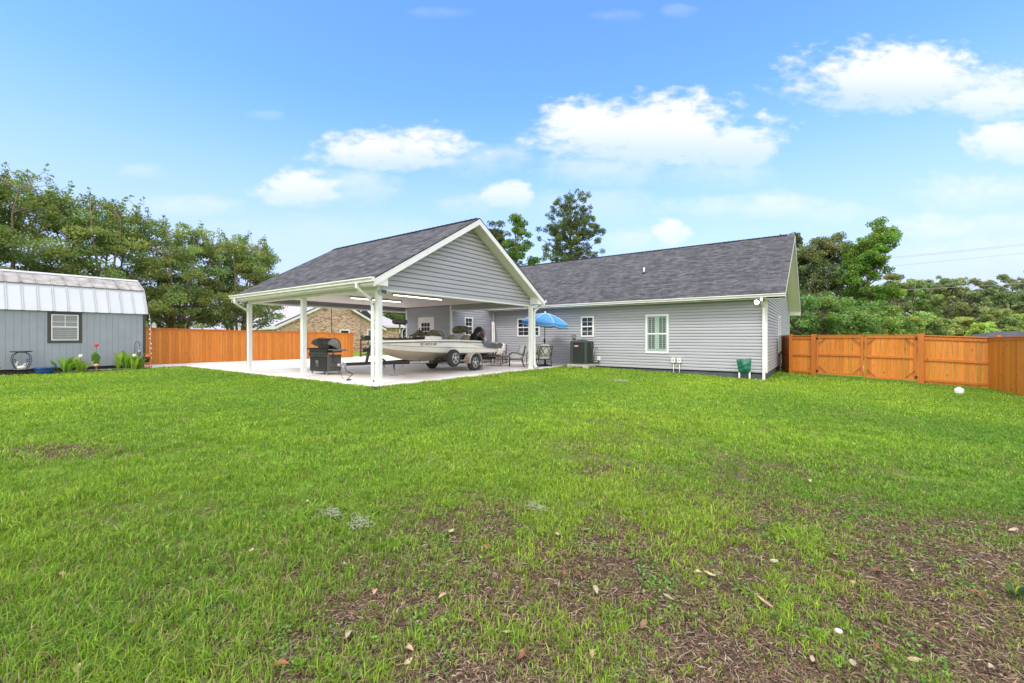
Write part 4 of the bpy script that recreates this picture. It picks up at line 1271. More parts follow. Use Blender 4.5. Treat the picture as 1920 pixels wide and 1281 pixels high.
def build_far_roof():
    e = empty('far_building', (13.5, 46, -1), 'low dark roofed building just showing over the right fence', 'building')
    s = MB(); s.box(9.4, 18, 43, 50, -1.4, 1.35); s.build('wall', pmat('far_wall', (.4, .4, .4), .8), e)
    s = MB()
    s.poly([(8.9, 42.4, 1.35), (18.6, 42.4, 1.35), (17, 46.5, 1.80), (10.5, 46.5, 1.80)], uv=[(0, 0), (9.7, 0), (8, 4), (1.6, 4)])
    s.poly([(8.9, 42.4, 1.35), (10.5, 46.5, 1.80), (8.9, 50.6, 1.35)], uv=[(0, 0), (4, 1), (0, 8)])
    s.poly([(18.6, 42.4, 1.35), (18.6, 50.6, 1.35), (17, 46.5, 1.8)], uv=[(0, 0), (8, 0), (4, 1)])
    s.poly([(10.5, 46.5, 1.80), (17, 46.5, 1.80), (18.6, 50.6, 1.35), (8.9, 50.6, 1.35)], uv=[(0, 0), (9.7, 0), (8, 4), (1.6, 4)])
    s.build('roof', M['shingle'], e)
build_far_roof()

# ------------------------------------------------------------------ trees
def quads_mesh(name, V, F4, tint, mat, parent=None, nper=4):
    me = bpy.data.meshes.new(name)
    n = len(V) // nper
    me.vertices.add(len(V)); me.vertices.foreach_set('co', np.ascontiguousarray(V, dtype=np.float32).ravel())
    me.loops.add(len(V)); me.loops.foreach_set('vertex_index', np.arange(len(V), dtype=np.int32))
    me.polygons.add(n); me.polygons.foreach_set('loop_start', np.arange(0, len(V), nper, dtype=np.int32)); me.polygons.foreach_set('loop_total', np.full(n, nper, dtype=np.int32))
    me.update()
    at = me.attributes.new('tint', 'FLOAT_COLOR', 'FACE')
    c = np.ones((n, 4), dtype=np.float32); c[:, :3] = tint
    at.data.foreach_set('color', c.ravel())
    me.materials.append(mat)
    o = bpy.data.objects.new(name, me); COL.objects.link(o)
    if parent is not None: o.parent = parent
    return o

def leaf_cloud(rs, centers, radii, n, size, col, flat=.7, colvar=.22, clumpvar=.3, droop=0, aspect=.55, up=.35):
    """n leaves spread round the cluster centres; returns verts and colours"""
    wt = radii ** 2.1; k = rs.choice(len(centers), n, p=wt / wt.sum())
    c = centers[k]; r = radii[k]
    d = rs.normal(size=(n, 3)); d /= np.linalg.norm(d, axis=1)[:, None]
    rad = rs.rand(n) ** .45
    p = c + d * (rad * r)[:, None] * np.array([1, 1, flat])
    a = rs.normal(size=(n, 3)); a[:, 2] -= droop; a /= np.linalg.norm(a, axis=1)[:, None]
    b = rs.normal(size=(n, 3)); b[:, 2] *= (1 - up)
    nrm = np.cross(a, b); nrm /= np.maximum(np.linalg.norm(nrm, axis=1)[:, None], 1e-6)
    b = np.cross(nrm, a)
    s = size * rs.uniform(.6, 1.35, n)
    A = a * s[:, None]; B = b * (s * aspect)[:, None] * .5
    V = np.stack([p - A * .5, p + B, p + A * .5, p - B], 1).reshape(-1, 3)
    ck = rs.rand(len(centers))
    v = 1 + (rs.rand(n) - .5) * 2 * colvar + (ck[k] - .5) * 2 * clumpvar
    hue = (rs.rand(len(centers))[k] - .5) * .35 + (rs.rand(n) - .5) * .2
    C = np.array(col)[None, :] * v[:, None] * 1.45
    C[:, 0] *= 1 + hue; C[:, 2] *= 1 - hue * .6
    return V, np.clip(C, .004, 1)

def limb(mb, p, q, r0, r1, rs, bend=.12, n=5, seg=5, sag=0):
    p = Vector(p); q = Vector(q); L = (q - p).length
    off = Vector(rs.normal(size=3)) * bend * L; off.z = abs(off.z) * .5 + sag * L
    pts = []; rr = []
    for i in range(n + 1):
        t = i / n
        pts.append(p.lerp(q, t) + off * math.sin(math.pi * t) * .6)
        rr.append(r0 + (r1 - r0) * t)
    mb.tube(pts, rr, seg, cap=False)
    return pts

def tree(name, label, base, height, env, seed, col, n=9000, leaf=.16, nclus=60, trunk_r=.2, stems=1, bark='bark', cr=(.5, 1.0), flat=.7,
         clear=.3, lean=(0, 0), hollow=.35, droop=0, twigs=True, group=None, aspect=.55, cat='tree', clumpvar=.3, tops=None):
    """env: list of ellipsoids (dx, dy, z, rx, ry, rz) relative to the base"""
    rs = np.random.RandomState(seed)
    e = empty(name, base, label, cat, group)
    vol = np.array([a[3] * a[4] * a[5] for a in env]) ** .67; vol = vol / vol.sum()
    cs = []; rd = []
    for i in range(nclus):
        a = env[rs.choice(len(env), p=vol)]
        d = rs.normal(size=3); d /= np.linalg.norm(d)
        rr = hollow + (1 - hollow) * rs.rand() ** .6
        cs.append([a[0] + d[0] * a[3] * rr, a[1] + d[1] * a[4] * rr, a[2] + d[2] * a[5] * rr])
        rd.append(rs.uniform(*cr))
    if tops:
        for t in tops: cs.append(list(t[:3])); rd.append(t[3])
    cs = np.array(cs); rd = np.array(rd)
    # trunk and limbs
    mb = MB()
    top = Vector((lean[0], lean[1], height * .93))
    if stems == 1:
        tp = []; tr = []
        m = 9
        wob = Vector(rs.normal(size=3)) * height * .015
        for i in range(m + 1):
            t = i / m
            tp.append(Vector((top.x * t ** 1.2, top.y * t ** 1.2, -.3 + (top.z + .3) * t)) + wob * math.sin(t * 5))
            tr.append(trunk_r * (1.25 if i == 0 else 1) * (1 - t) ** .8 + .02)
        mb.tube(tp, tr, 9, cap=False)
        trunks = [(tp, tr)]
    else:
        trunks = []
        for sidx in range(stems):
            an = 2 * math.pi * (sidx + rs.rand() * .7) / stems
            sp = rs.uniform(.10, .24) * height
            tp = []; tr = []
            for i in range(9):
                t = i / 8
                tp.append(Vector((math.cos(an) * (.14 + sp * t ** 1.3) + lean[0] * t, math.sin(an) * (.14 + sp * t ** 1.3) + lean[1] * t, -.2 + height * .82 * t)) + Vector(rs.normal(size=3)) * .05 * t)
                tr.append(trunk_r * (1 - t) ** .75 + .012)
            mb.tube(tp, tr, 7, cap=False); trunks.append((tp, tr))
    order = rs.permutation(len(cs))
    for j in order[:min(len(cs), 130)]:
        c = Vector(cs[j])
        best = None
        for (tp, tr) in trunks:
            for i, q in enumerate(tp):
                if q.z < height * clear * .7: continue
                dz = c.z - q.z; hd = math.hypot(c.x - q.x, c.y - q.y)
                want = hd * .55
                sc_ = hd + abs(dz - want) * 1.2
                if best is None or sc_ < best[0]: best = (sc_, q, tr[i])
        if best is None: continue
        L = (c - best[1]).length
        r0 = min(best[2] * .6, .02 + L * .022)
        pts = limb(mb, best[1], c, r0, .012, rs)
        if twigs:
            for q in (pts[-2], pts[-3]):
                d = Vector(rs.normal(size=3)); d.z = abs(d.z) * .6
                mb.tube([q, q + d.normalized() * rd[j] * .9], [r0 * .4, .008], 4, cap=False)
    mb.build('trunk', M[bark], e, world=False)
    V, C = leaf_cloud(rs, cs, rd, n, leaf, col, flat=flat, droop=droop, aspect=aspect, clumpvar=clumpvar)
    quads_mesh('crown', V, None, C, M['leaf'], e)
    return e

G1 = (.058, .105, .022); G2 = (.085, .15, .028); G3 = (.04, .072, .022); G4 = (.12, .19, .04)

# crape myrtles behind the shed and the left fence
myr = [
    ((-30.6, -1.2), 13.0, 3.4, 1, 'leftmost tall myrtle, cut by the picture edge, highest of the row'),
    ((-30.9, 2.2), 10.0, 3.0, 2, 'myrtle rising directly above the left part of the shed roof'),
    ((-30.4, 5.6), 9.3, 2.9, 3, 'myrtle with two spiky tops above the shed window'),
    ((-30.2, 8.6), 8.5, 2.7, 4, 'myrtle with a fan of bare stems just right of the shed'),
    ((-30.3, 11.9), 8.4, 2.5, 5, 'myrtle with a fan of stems beside the carport eave, lowest of the row'),
]
for (xy, h, r, sd_, lab) in myr:
    rs = np.random.RandomState(sd_ + 41)
    env = [(0, 0, h * .60, r, r, h * .22), (.5 * (rs.rand() - .5), .6 * (rs.rand() - .5), h * .78, r * .72, r * .75, h * .17), (0, 0, h * .40, r * 1.15, r * 1.15, h * .16)]
    tops = []
    for g in range(12):
        gx, gy = rs.uniform(-1, 1) * r * .7, rs.uniform(-1, 1) * r * .75; gz = h * rs.uniform(.80, .88) * (1 - .02 * (gx * gx + gy * gy)); lx, ly = rs.uniform(-.09, .09, 2)
        for q in range(9):
            tops.append((gx + lx * q + rs.uniform(-.08, .08), gy + ly * q + rs.uniform(-.08, .08), gz + q * .17 * h / 9.5, .30 - .024 * q))
    tree('crape_myrtle', lab, (xy[0], xy[1], -.15), h, env, sd_, (.145, .195, .062), n=44000, leaf=.12, nclus=250, trunk_r=.085, stems=8, bark='myrtle',
         cr=(.25, .66), flat=.55, clear=.25, hollow=.25, group='crape myrtles behind the shed and left fence', tops=tops)

# tall pine and companions behind the house
pine = [(0, 18.3, 3.6, 3.6), (0, 15.6, 4.7, 2.6), (.3, 12.6, 4.2, 1.9), (1.8, 10.4, 3.6, 1.0)]
env = [(a * RX, a * RY, z, r, r, rz) for (a, z, r, rz) in pine]
tree('pine_tree', 'tall open crowned pine standing alone above the house roof', (-27.55, 51.66, -.3), 23.2, env, 12, (.075, .105, .035), n=40000, leaf=.25, nclus=390, trunk_r=.42,
     cr=(.26, .60), flat=.8, clear=.4, hollow=.25, aspect=.32, clumpvar=.35)
tree('deciduous_tree', 'bright green leafy tree left of the pine, behind the carport gable', (-26.6, 37.5, -.3), 16.0, [(0, 0, 9.0, 2.4, 2.4, 3.4), (.1, 0, 12.4, 1.3, 1.3, 2.3), (1.6, 1.1, 8.0, 1.9, 1.8, 2.2), (0, 0, 14.9, .55, .5, 1.0)], 13, (.085, .15, .03), n=15000, leaf=.24, nclus=120, trunk_r=.25, cr=(.35, .75))
tree('deciduous_tree', 'dull olive tree half hidden behind the carport gable', (-30.2, 38.2, -.3), 15.2, [(0, 0, 10.5, 2.0, 2.0, 3.2), (.4, .2, 13.3, 1.3, 1.3, 1.7)], 14, (.075, .095, .035), n=11000, leaf=.22, nclus=90, trunk_r=.22, cr=(.35, .7))
tree('evergreen_shrub_tree', 'low round evergreen peeking over the ridge right of the pine', (-22.6, 50.5, -.3), 10.9, [(0, 0, 7.6, 3.4, 3.2, 2.6), (3.4, 2.4, 7.0, 2.2, 2, 1.8)], 15, (.055, .085, .025), n=9000, leaf=.28, nclus=70, trunk_r=.2, cr=(.5, .9))

# big trees beyond the right fence
def at_px(px, d):
    u = (px - 960) / 800
    return ((FX + u * RX) * d, (FY + u * RY) * d)
def T(px, d, **k):
    x, y = at_px(px, d)
    name = k.pop('name', 'tree'); label = k.pop('label'); h = k.pop('h'); env = k.pop('env'); seed = k.pop('seed'); col = k.pop('col')
    env = [(a * RX - b * FX * -1 * 0 + b * FX, a * RY + b * FY, z, r, r, rz) for (a, b, z, r, rz) in env]
    lean = k.pop('leanr', 0)
    return tree(name, label, (x, y, gzf(x, y) - .1), h, env, seed, col, lean=(lean * RX, lean * RY), **k)

T(1480, 46, name='pine_tree', label='dark pine top showing just over the right end of the roof', h=13.4, env=[(0, 0, 12.4, 1.2, .8), (.4, 0, 10.8, 1.6, 1.2), (0, 0, 8.6, 2, 1.6)], seed=21, col=(.07, .09, .035), n=8000, leaf=.24, nclus=60, trunk_r=.22, cr=(.35, .6))
T(1545, 44, name='oak_tree', label='dark rounded oak between the house gable and the leaning tree', h=13.0, env=[(0, 0, 9.4, 2.4, 3.0), (-1.4, 0, 8.6, 1.8, 2.4), (.9, 0, 11.3, 1.5, 1.3), (-.6, 0, 11.0, 1.6, 1.2), (-2.2, 0, 9.6, 1.5, 2.2), (1.8, 0, 9.2, 1.4, 2.0), (-1.2, 0, 5.2, 2.6, 2.2), (1.2, 0, 6, 2.2, 2.4)], seed=22, col=(.12, .145, .06), n=36000, leaf=.19, nclus=240, trunk_r=.3, cr=(.4, .8))
T(1612, 40, name='sweetgum_tree', label='bright green tree leaning right, tallest beyond the right fence', h=13.8, leanr=1.6,
  env=[(.8, 0, 10.2, 1.8, 1.9), (2.0, 0, 11.2, 1.3, 1.3), (1.2, 0, 8.6, 1.6, 1.2), (-.6, 0, 8.4, 1.2, 1.6), (1.7, 0, 12.7, .65, .9), (0, 0, 6.2, 1.7, 1.3), (2.2, 0, 6.3, 1.6, .7), (3.0, 0, 11.4, .7, .5)],
  seed=23, col=(.11, .19, .035), n=30000, leaf=.19, nclus=190, trunk_r=.26, cr=(.35, .65), hollow=.2)
T(1520, 36, name='broadleaf_shrub', cat='shrub', label='dense dark green thicket beside the house end above the fence', h=6.2, env=[(-2, 0, 3.4, 2.6, 2.2), (1.2, .6, 3.6, 2.6, 2.1), (3.6, 0, 2.6, 2.0, 1.9)], seed=24, col=(.11, .18, .055), n=22000, leaf=.22, nclus=130, trunk_r=.12, cr=(.45, .8), hollow=.5)
T(1625, 38, name='broadleaf_shrub', cat='shrub', label='mid green thicket under the leaning tree', h=5.6, env=[(-1.6, 0, 2.9, 2.2, 1.9), (.8, .5, 3.4, 2.0, 2.0), (2.6, 0, 2.2, 1.6, 1.6)], seed=25, col=(.13, .20, .055), n=18000, leaf=.2, nclus=110, trunk_r=.1, cr=(.4, .75), hollow=.5)
T(1672, 56, name='slender_tree', label='sparse grey topped tree standing above the right treeline', h=11.0, env=[(0, 0, 9.6, 1.2, 1.4), (1.4, 0, 8.6, 1.8, .9), (0, 0, 6.4, 1.9, 1.8)], seed=26, col=(.14, .16, .08), n=8000, leaf=.26, nclus=80, trunk_r=.16, cr=(.35, .6))
specs = [(1712, 60, 11.15, (0.186, 0.248, 0.088)), (1765, 66, 12.03, (0.196, 0.206, 0.11)), (1800, 58, 10.78, (0.166, 0.199, 0.098)), (1845, 70, 12.03, (0.186, 0.199, 0.121)), (1895, 66, 12.53, (0.166, 0.199, 0.098)), (1940, 62, 13.28, (0.175, 0.199, 0.11)), (1990, 60, 12.28, (0.156, 0.199, 0.088)), (1735, 50, 5.5, (0.246, 0.32, 0.098)), (1700, 46, 5.06, (0.19, 0.259, 0.088)), (1800, 50, 4.84, (0.227, 0.274, 0.098)), (1870, 48, 5.72, (0.17, 0.213, 0.088)), (1925, 48, 5.06, (0.227, 0.289, 0.088)), (1655, 46, 4.84, (0.246, 0.32, 0.088)), (1840, 47, 3.96, (0.264, 0.351, 0.098)), (1900, 46, 3.52, (0.209, 0.259, 0.088)), (1770, 46, 4.29, (0.209, 0.252, 0.098))]  # leaf colours paled to stand in for distance haze
labs = ['olive tree in the far treeline, right of the sparse grey topped one', 'brownish rounded tree in the middle of the far treeline', 'dull green broad tree behind the lighter bushes of the treeline', 'wide feathery topped tree in the far treeline right of middle',
        'tall treeline tree near the right edge of the picture', 'highest tree cut by the right picture edge', 'treeline tree outside the picture at the far right', 'yellow green bushy tree low in the treeline, right of the leaning tree',
        'mid green young tree low behind the right gate', 'light green bush in front of the far treeline', 'dark green rounded bush in the treeline above the dark roof', 'fresh green bush low in the treeline near the right edge', 'pale green bush just right of the thicket under the leaning tree', 'brightest yellow green bush behind the wide fence panel', 'small green bush above the dark far roof', 'soft green bush low in the middle of the treeline']
for i, ((px, d, h, c), lab) in enumerate(zip(specs, labs)):
    rs = np.random.RandomState(200 + i)
    r = h * .36
    env = [(0, 0, h * .62, r * .8, h * .36), (rs.uniform(-1, 1) * r, 0, h * .86, r * .35, h * .14), (rs.uniform(-1, 1) * r, 0, h * .82, r * .3, h * .16), (rs.uniform(-1, 1) * r * .7, 0, h * .5, r * .8, h * .3), (rs.uniform(-1, 1) * r * .8, 0, h * .76, r * .55, h * .2), (rs.uniform(-1, 1) * r, 0, h * .3, r * .9, h * .25)]
    small = h < 6
    T(px, d, name='bush' if small else 'broadleaf_tree', cat='bush' if small else 'tree', label=lab, h=h, env=env, seed=300 + i, col=c, n=12000 if small else 20000, leaf=.2 if small else .26, nclus=90 if small else 130, trunk_r=.12,
      cr=(.25, .55) if small else (.3, .75), hollow=.45, twigs=False, group='trees and bushes of the far right treeline')

def woodland():
    rs = np.random.RandomState(77); cs = []; rd = []
    def band(p0, p1, dlo, dhi, hlo, hhi, n):
        for i in range(n):
            px = rs.uniform(p0, p1); d = rs.uniform(dlo, dhi); x, y = at_px(px, d)
            z = rs.uniform(.0, 1) ** .8 * rs.uniform(hlo, hhi)
            cs.append([x, y, z - .4]); rd.append(rs.uniform(.6, 1.5))
    band(1440, 2100, 72, 92, 7.5, 11.8, 1100)
    band(560, 900, 85, 105, 6, 10, 260)
    band(60, 600, 60, 80, 3, 6, 300)
    cs = np.array(cs); rd = np.array(rd)
    V, C = leaf_cloud(rs, cs, rd, 170000, .38, (.20, .24, .13), flat=.8, clumpvar=.35)  # the distance haze is put into this pale leaf colour
    o = quads_mesh('woodland', V, None, C, M['leaf'])
    tag(o, 'distant hazy green wood closing the view behind house and fences', 'woodland', kind='stuff')
woodland()
T(745, 62, name='leafy_tree', label='green tree seen through the far opening of the carport', h=9.0, env=[(0, 0, 6.0, 3.4, 3.0), (2.2, 0, 4.0, 2.6, 2.6), (-2, 0, 3, 2.4, 2.2)], seed=61, col=(.075, .12, .035), n=14000, leaf=.26, nclus=90, trunk_r=.2, cr=(.5, .9), hollow=.4)

# ------------------------------------------------------------------ overhead wires beyond the right fence
def wires():
    W = [((1499, 497, 45), (1660, 484, 45), (2100, 438, 45), 'upper overhead wire'), ((1499, 499, 45.4), (1660, 486.5, 45.4), (2100, 441, 45.4), 'upper overhead wire, twin strand just below'), ((1499, 512, 45), (1650, 499, 45), (2100, 455, 45), 'middle overhead wire'), ((1499, 549, 44), (1600, 545, 44), (2100, 520, 44), 'lowest overhead wire crossing the treeline')]
    lbs = ['topmost grey overhead wire rising to the right edge', 'second overhead wire, close under the topmost one', 'third overhead wire rising to the right edge', 'lowest pale overhead wire crossing in front of the thicket']
    gm = pmat('wire_aluminium', (.35, .36, .38), .5)
    for (a, b, c, _), lb in zip(W, lbs):
        P = []
        for (x, y, d) in (a, b, c):
            u = (x - 960) / 800
            P.append(Vector(((FX + u * RX) * d, (FY + u * RY) * d, CZ + (633 - y) / 800 * d)))
        A = P[0] + (P[0] - P[1]) * 1.5
        pts = [A.lerp(P[2], i / 14) for i in range(15)]
        s = MB(); s.tube([p - Vector((0, 0, .25 * math.sin(math.pi * i / 14))) for i, p in enumerate(pts)], .016, 5)
        o = s.build('overhead_wire', gm); set_origin(o, tuple(A))
        tag(o, lb, 'wire', group='overhead wires beyond the right fence')
wires()
# ------------------------------------------------------------------ lettering helper
def lettering(name, text, size, mat, parent, loc, rot, shear=0, extr=.002, xs=1.0):
    c = bpy.data.curves.new(name, 'FONT'); c.body = text; c.size = size; c.extrude = extr; c.align_x = 'CENTER'; c.align_y = 'CENTER'; c.shear = shear
    c.offset = size * .012
    t = bpy.data.objects.new(name + '_tmp', c); COL.objects.link(t)
    bpy.context.view_layer.update()
    me = bpy.data.meshes.new_from_object(t.evaluated_get(bpy.context.evaluated_depsgraph_get()))
    bpy.data.objects.remove(t)
    me.transform(Matrix.Scale(xs, 4, (1, 0, 0)))
    me.transform(Matrix.Translation(Vector(loc)) @ rot.to_4x4())
    me.materials.clear(); me.materials.append(mat); me.name = name
    o = bpy.data.objects.new(name, me); COL.objects.link(o); o.parent = parent
    return o

# ------------------------------------------------------------------ boat (local +x = bow, +y = the side facing the yard)
AX = (-12.6, 13.1, 0); HD = math.radians(-85.7)
def lerp_t(tab, x):
    for (a, b) in zip(tab[:-1], tab[1:]):
        if a[0] <= x <= b[0]:
            t = (x - a[0]) / (b[0] - a[0]); t2 = t
            return a[1] + (b[1] - a[1]) * t2
    return tab[0][1] if x < tab[0][0] else tab[-1][1]

HB = [(-2.1, 1.06), (-1, 1.14), (0, 1.17), (1.2, 1.15), (2.2, 1.03), (3.0, .80), (3.6, .54), (4.05, .28), (4.35, .03)]
HS = [(-2.1, 1.06), (-1, 1.15), (0, 1.20), (1.2, 1.23), (2.5, 1.24), (4.35, 1.20)]
HC = [(-2.1, .98), (0, 1.0), (1.2, .93), (2.2, .72), (3.0, .46), (3.6, .24), (4.05, .10), (4.35, .012)]
HCZ = [(-2.1, .72), (0, .74), (1.2, .78), (2.2, .84), (3.0, .90), (3.6, .97), (4.05, 1.06), (4.35, 1.16)]
HK = [(-2.1, .47), (0, .45), (1.2, .44), (2.2, .47), (2.9, .56), (3.5, .72), (4.0, .93), (4.35, 1.14)]

def build_boat():
    e = empty('bass_boat', AX, 'white and tan bass boat with black outboard motor sitting on its trailer', 'boat', rz=HD)
    XS = [-2.1 + 6.45 * i / 34 for i in range(35)]
    def ring(x):
        b, zs, c, cz, k = (lerp_t(t, x) for t in (HB, HS, HC, HCZ, HK))
        # keel, mid bottom, chine lip, lower side, knuckle, rub rail, deck edge
        return [(0, k), (c * .55, k + (cz - k) * .48), (c, cz - .03), (c + .035 * min(1, c * 3), cz), (c + (b - c) * .55, cz + (zs - cz) * .38), (c + (b - c) * .62, cz + (zs - cz) * .42), (b * .985, zs - .065), (b, zs - .055)]
    def sx(x, j):
        return x + (max(0, -1.35 - x)) * .55 * max(0, 1 - j / 6.5)
    def strips(i0, i1):
        s = MB()
        for (xa, xb) in zip(XS[:-1], XS[1:]):
            ra, rb = ring(xa), ring(xb)
            for j in range(i0, i1):
                for sg in (1, -1):
                    q = [(sx(xa, j), sg * ra[j][0], ra[j][1]), (sx(xb, j), sg * rb[j][0], rb[j][1]), (sx(xb, j + 1), sg * rb[j + 1][0], rb[j + 1][1]), (sx(xa, j + 1), sg * ra[j + 1][0], ra[j + 1][1])]
                    s.poly(q if sg > 0 else q[::-1], smooth=True)
        return s
    s = strips(0, 2); s.build('hull_bottom', M['geltan'], e, world=False)
    s = strips(2, 4)
    s.build('hull_side', M['gel'], e, world=False)
    s = strips(4, 5); s.build('accent_line', M['gelgrey'], e, world=False)
    s = strips(5, 7)
    r = ring(-2.1)
    for j in range(7): s.poly([(sx(-2.1, j), -r[j][0], r[j][1]), (sx(-2.1, j), r[j][0], r[j][1]), (sx(-2.1, j + 1), r[j + 1][0], r[j + 1][1]), (sx(-2.1, j + 1), -r[j + 1][0], r[j + 1][1])])
    s.build('upper_side', M['gel'], e, world=False)
    # rub rail
    for sg in (1, -1):
        s = MB(); s.tube([(x, sg * (lerp_t(HB, x) + .008), lerp_t(HS, x) - .04) for x in XS], .024, 6); s.build('rub_rail', M['gelgrey'], e, world=False)
    # deck cap
    s = MB()
    for (xa, xb) in zip(XS[:-1], XS[1:]):
        for sg in (1, -1):
            ba, bb = lerp_t(HB, xa), lerp_t(HB, xb); za, zb_ = lerp_t(HS, xa), lerp_t(HS, xb)
            prof = [(1.0, -.04), (.985, .01), (.95, .035), (.86, .045), (.80, .03)]
            for (p, q) in zip(prof[:-1], prof[1:]):
                k = [(xa, sg * ba * p[0], za + p[1]), (xb, sg * bb * p[0], zb_ + p[1]), (xb, sg * bb * q[0], zb_ + q[1]), (xa, sg * ba * q[0], za + q[1])]
                s.poly(k if sg > 0 else k[::-1], smooth=True)
    s.build('gunwale', M['gel'], e, world=False)
    s = MB()
    for (xa, xb) in zip(XS[:-1], XS[1:]):
        low = -.25 if -.9 < (xa + xb) / 2 < 1.4 else -.01
        ba, bb = lerp_t(HB, xa) * .82, lerp_t(HB, xb) * .82; za, zb_ = lerp_t(HS, xa) + low, lerp_t(HS, xb) + low
        s.poly([(xa, ba, za), (xb, bb, zb_), (xb, -bb, zb_), (xa, -ba, za)])
    for x in (-.93, 1.42):
        z = lerp_t(HS, x); b = lerp_t(HB, x) * .82
        s.poly([(x, -b, z - .26), (x, b, z - .26), (x, b, z), (x, -b, z)])
    s.build('deck', M['taupe'], e, world=False)
    # swooping stripes on the near side
    def decal(name, pts, mat, off=.012):
        """pts: (x, f) with f 0..1 from knuckle to rail"""
        s = MB()
        P = []
        for (x, f) in pts:
            r_ = ring(x); a, b = r_[5], r_[6]
            P.append((x, a[0] + (b[0] - a[0]) * f + off, a[1] + (b[1] - a[1]) * f))
        s.poly(P[::-1]); s.poly([(p[0], -p[1], p[2]) for p in P]); return s.build(name, mat, e, world=False)
    up = [(.7, .98), (.3, .9), (-.2, .7), (-.8, .3), (-1.3, .05)]; dn = [(-1.9, .02), (-2.08, .1), (-2.08, .55), (-1.2, .98)]
    decal('taupe_stripe', [(.7, .98), (.1, .72), (-.5, .35), (-1.0, .04), (-2.07, .02), (-2.07, .98)], M['geltaupe'])
    # stern pod panel (grey)
    s = MB()
    for sg in (1,  -1):
        pr_ = [(-.55, 0.0), (-.75, .07), (-1.05, .10), (-1.6, .10), (-2.2, .08)]
        for (p, q) in zip(pr_[:-1], pr_[1:]):
            def pt(x, w, k):
                b = lerp_t(HB, x) + .02; z = lerp_t(HS, x)
                return [(x, sg * (b + .02), z + .02), (x, sg * (b + .03 + w * .3), z - .04), (x, sg * (b - .03), z - .05 - w * 1.9)][k]
            for k in range(2):
                f = [pt(p[0], p[1], k), pt(q[0], q[1], k), pt(q[0], q[1], k + 1), pt(p[0], p[1], k + 1)]
                s.poly(f if sg > 0 else f[::-1], smooth=False)
            f = [(p[0], sg * (lerp_t(HB, p[0]) - .12), lerp_t(HS, p[0]) + .045), (q[0], sg * (lerp_t(HB, q[0]) - .12), lerp_t(HS, q[0]) + .045), pt(q[0], q[1], 0), pt(p[0], p[1], 0)]
            s.poly(f if sg > 0 else f[::-1])
    s.build('stern_cap', M['gelgrey'], e, world=False)
    RT = Matrix(((-1, 0, 0), (0, 0, 1), (0, 1, 0)))      # text in the xz plane read from +y
    x = 2.45; r_ = ring(x); ym = (r_[5][0] + r_[6][0]) / 2
    r2 = ring(1.2); tilt = math.atan2(ring(2.8)[6][0] - ring(2.1)[6][0], .7)
    Rz = Matrix.Rotation(tilt, 3, 'Z')
    lettering('registration_number', 'SC-4273 EK', .125, M['black'], e, (x, ym + .04, (r_[5][1] + r_[6][1]) / 2 + .01), Rz @ RT, shear=.25, xs=1.15)
    z = lerp_t(HS, .25); lettering('model_number', '176', .09, M['gelgrey'], e, (.25, lerp_t(HB, .25) * .93 + .05, z - .0 + .03), RT, shear=.3)
    z = lerp_t(HS, -1.5); lettering('boat_name', 'TRITON', .12, M['white'], e, (-1.45, lerp_t(HB, -1.45) + .055, z + .0), RT, shear=.2, xs=1.3)
    # consoles, wheel, covers
    for (x0, y0, k) in ((1.75, .42, 1.0), (1.55, -.52, .8)):
        s = MB(); s.blob((x0, y0, 1.30), .52 * k, .27, .13, 14, 8, .7); c = s.build('console', M['gel'], e, world=False)
        s = MB(); s.blob((x0 - .12, y0, 1.45), .33 * k, .23, .13 * k, 14, 8, .85); s.blob((x0 - .1, y0 + .03, 1.55), .16 * k, .17, .10, 10, 6, .9); s.blob((x0 + .22, y0 + .02, 1.40), .15, .18, .07, 10, 6, .9); s.build('console_cover', M['camo'], c, world=False)
    s = MB()
    for i in range(20):
        a0, a1 = 2 * math.pi * i / 20, 2 * math.pi * (i + 1) / 20
        f = lambda a: (1.22 + .06 * math.sin(a), .42 + .16 * math.cos(a), 1.44 + .16 * math.sin(a))
        s.tube([f(a0), f(a1)], .014, 6, cap=False)
    s.tube([(1.24, .42, 1.44), (1.45, .42, 1.38)], .02, 6); s.tube([(1.22, .27, 1.44), (1.22, .57, 1.44)], .01, 5); s.tube([(1.2, .42, 1.29), (1.22, .42, 1.44)], .01, 5)
    s.build('steering_wheel', M['black'], e, world=False)
    s = MB(); s.tube([(2.2, .3, 1.3), (2.2, .3, 1.55)], .012, 5); s.tube([(2.2, .3, 1.55), (2.26, .3, 1.59), (2.26, .3, 1.71)], .02, 6); s.tube([(2.2, .3, 1.55), (2.13, .3, 1.59), (2.13, .3, 1.69)], .02, 6)
    s.build('rod_holder', M['black'], e, world=False)
    # seats
    for (x, y) in ((.75, .45), (-.15, .42), (.70, -.4)):
        s = MB(); s.blob((x, y, 1.16), .26, .22, .09, 12, 6, .6); s.blob((x - .20, y, 1.31), .09, .23, .16, 12, 8, .8, rot=Matrix.Rotation(-.3, 3, 'Y')); s.build('seat', M['taupe'], e, world=False)
    # pedestal seats, bow and stern, folded down under their covers
    s = MB(); s.blob((3.0, .05, 1.92), .26, .24, .11, 14, 8, .7); b = s.build('bow_seat', M['dkgrey'], e, world=False)
    s = MB(); s.tube([(3.0, .05, 1.22), (3.0, .05, 1.84)], .026, 8); s.build('pedestal', M['steel'], b, world=False)
    s = MB(); s.blob((-.75, -.1, 1.72), .40, .24, .15, 14, 8, .75); s.blob((-.45, -.1, 1.66), .22, .2, .13, 10, 6, .8); b = s.build('stern_seat', M['camo'], e, world=False)
    s = MB(); s.tube([(-.75, -.1, 1.2), (-.75, -.1, 1.6)], .026, 8); s.build('pedestal', M['steel'], b, world=False)
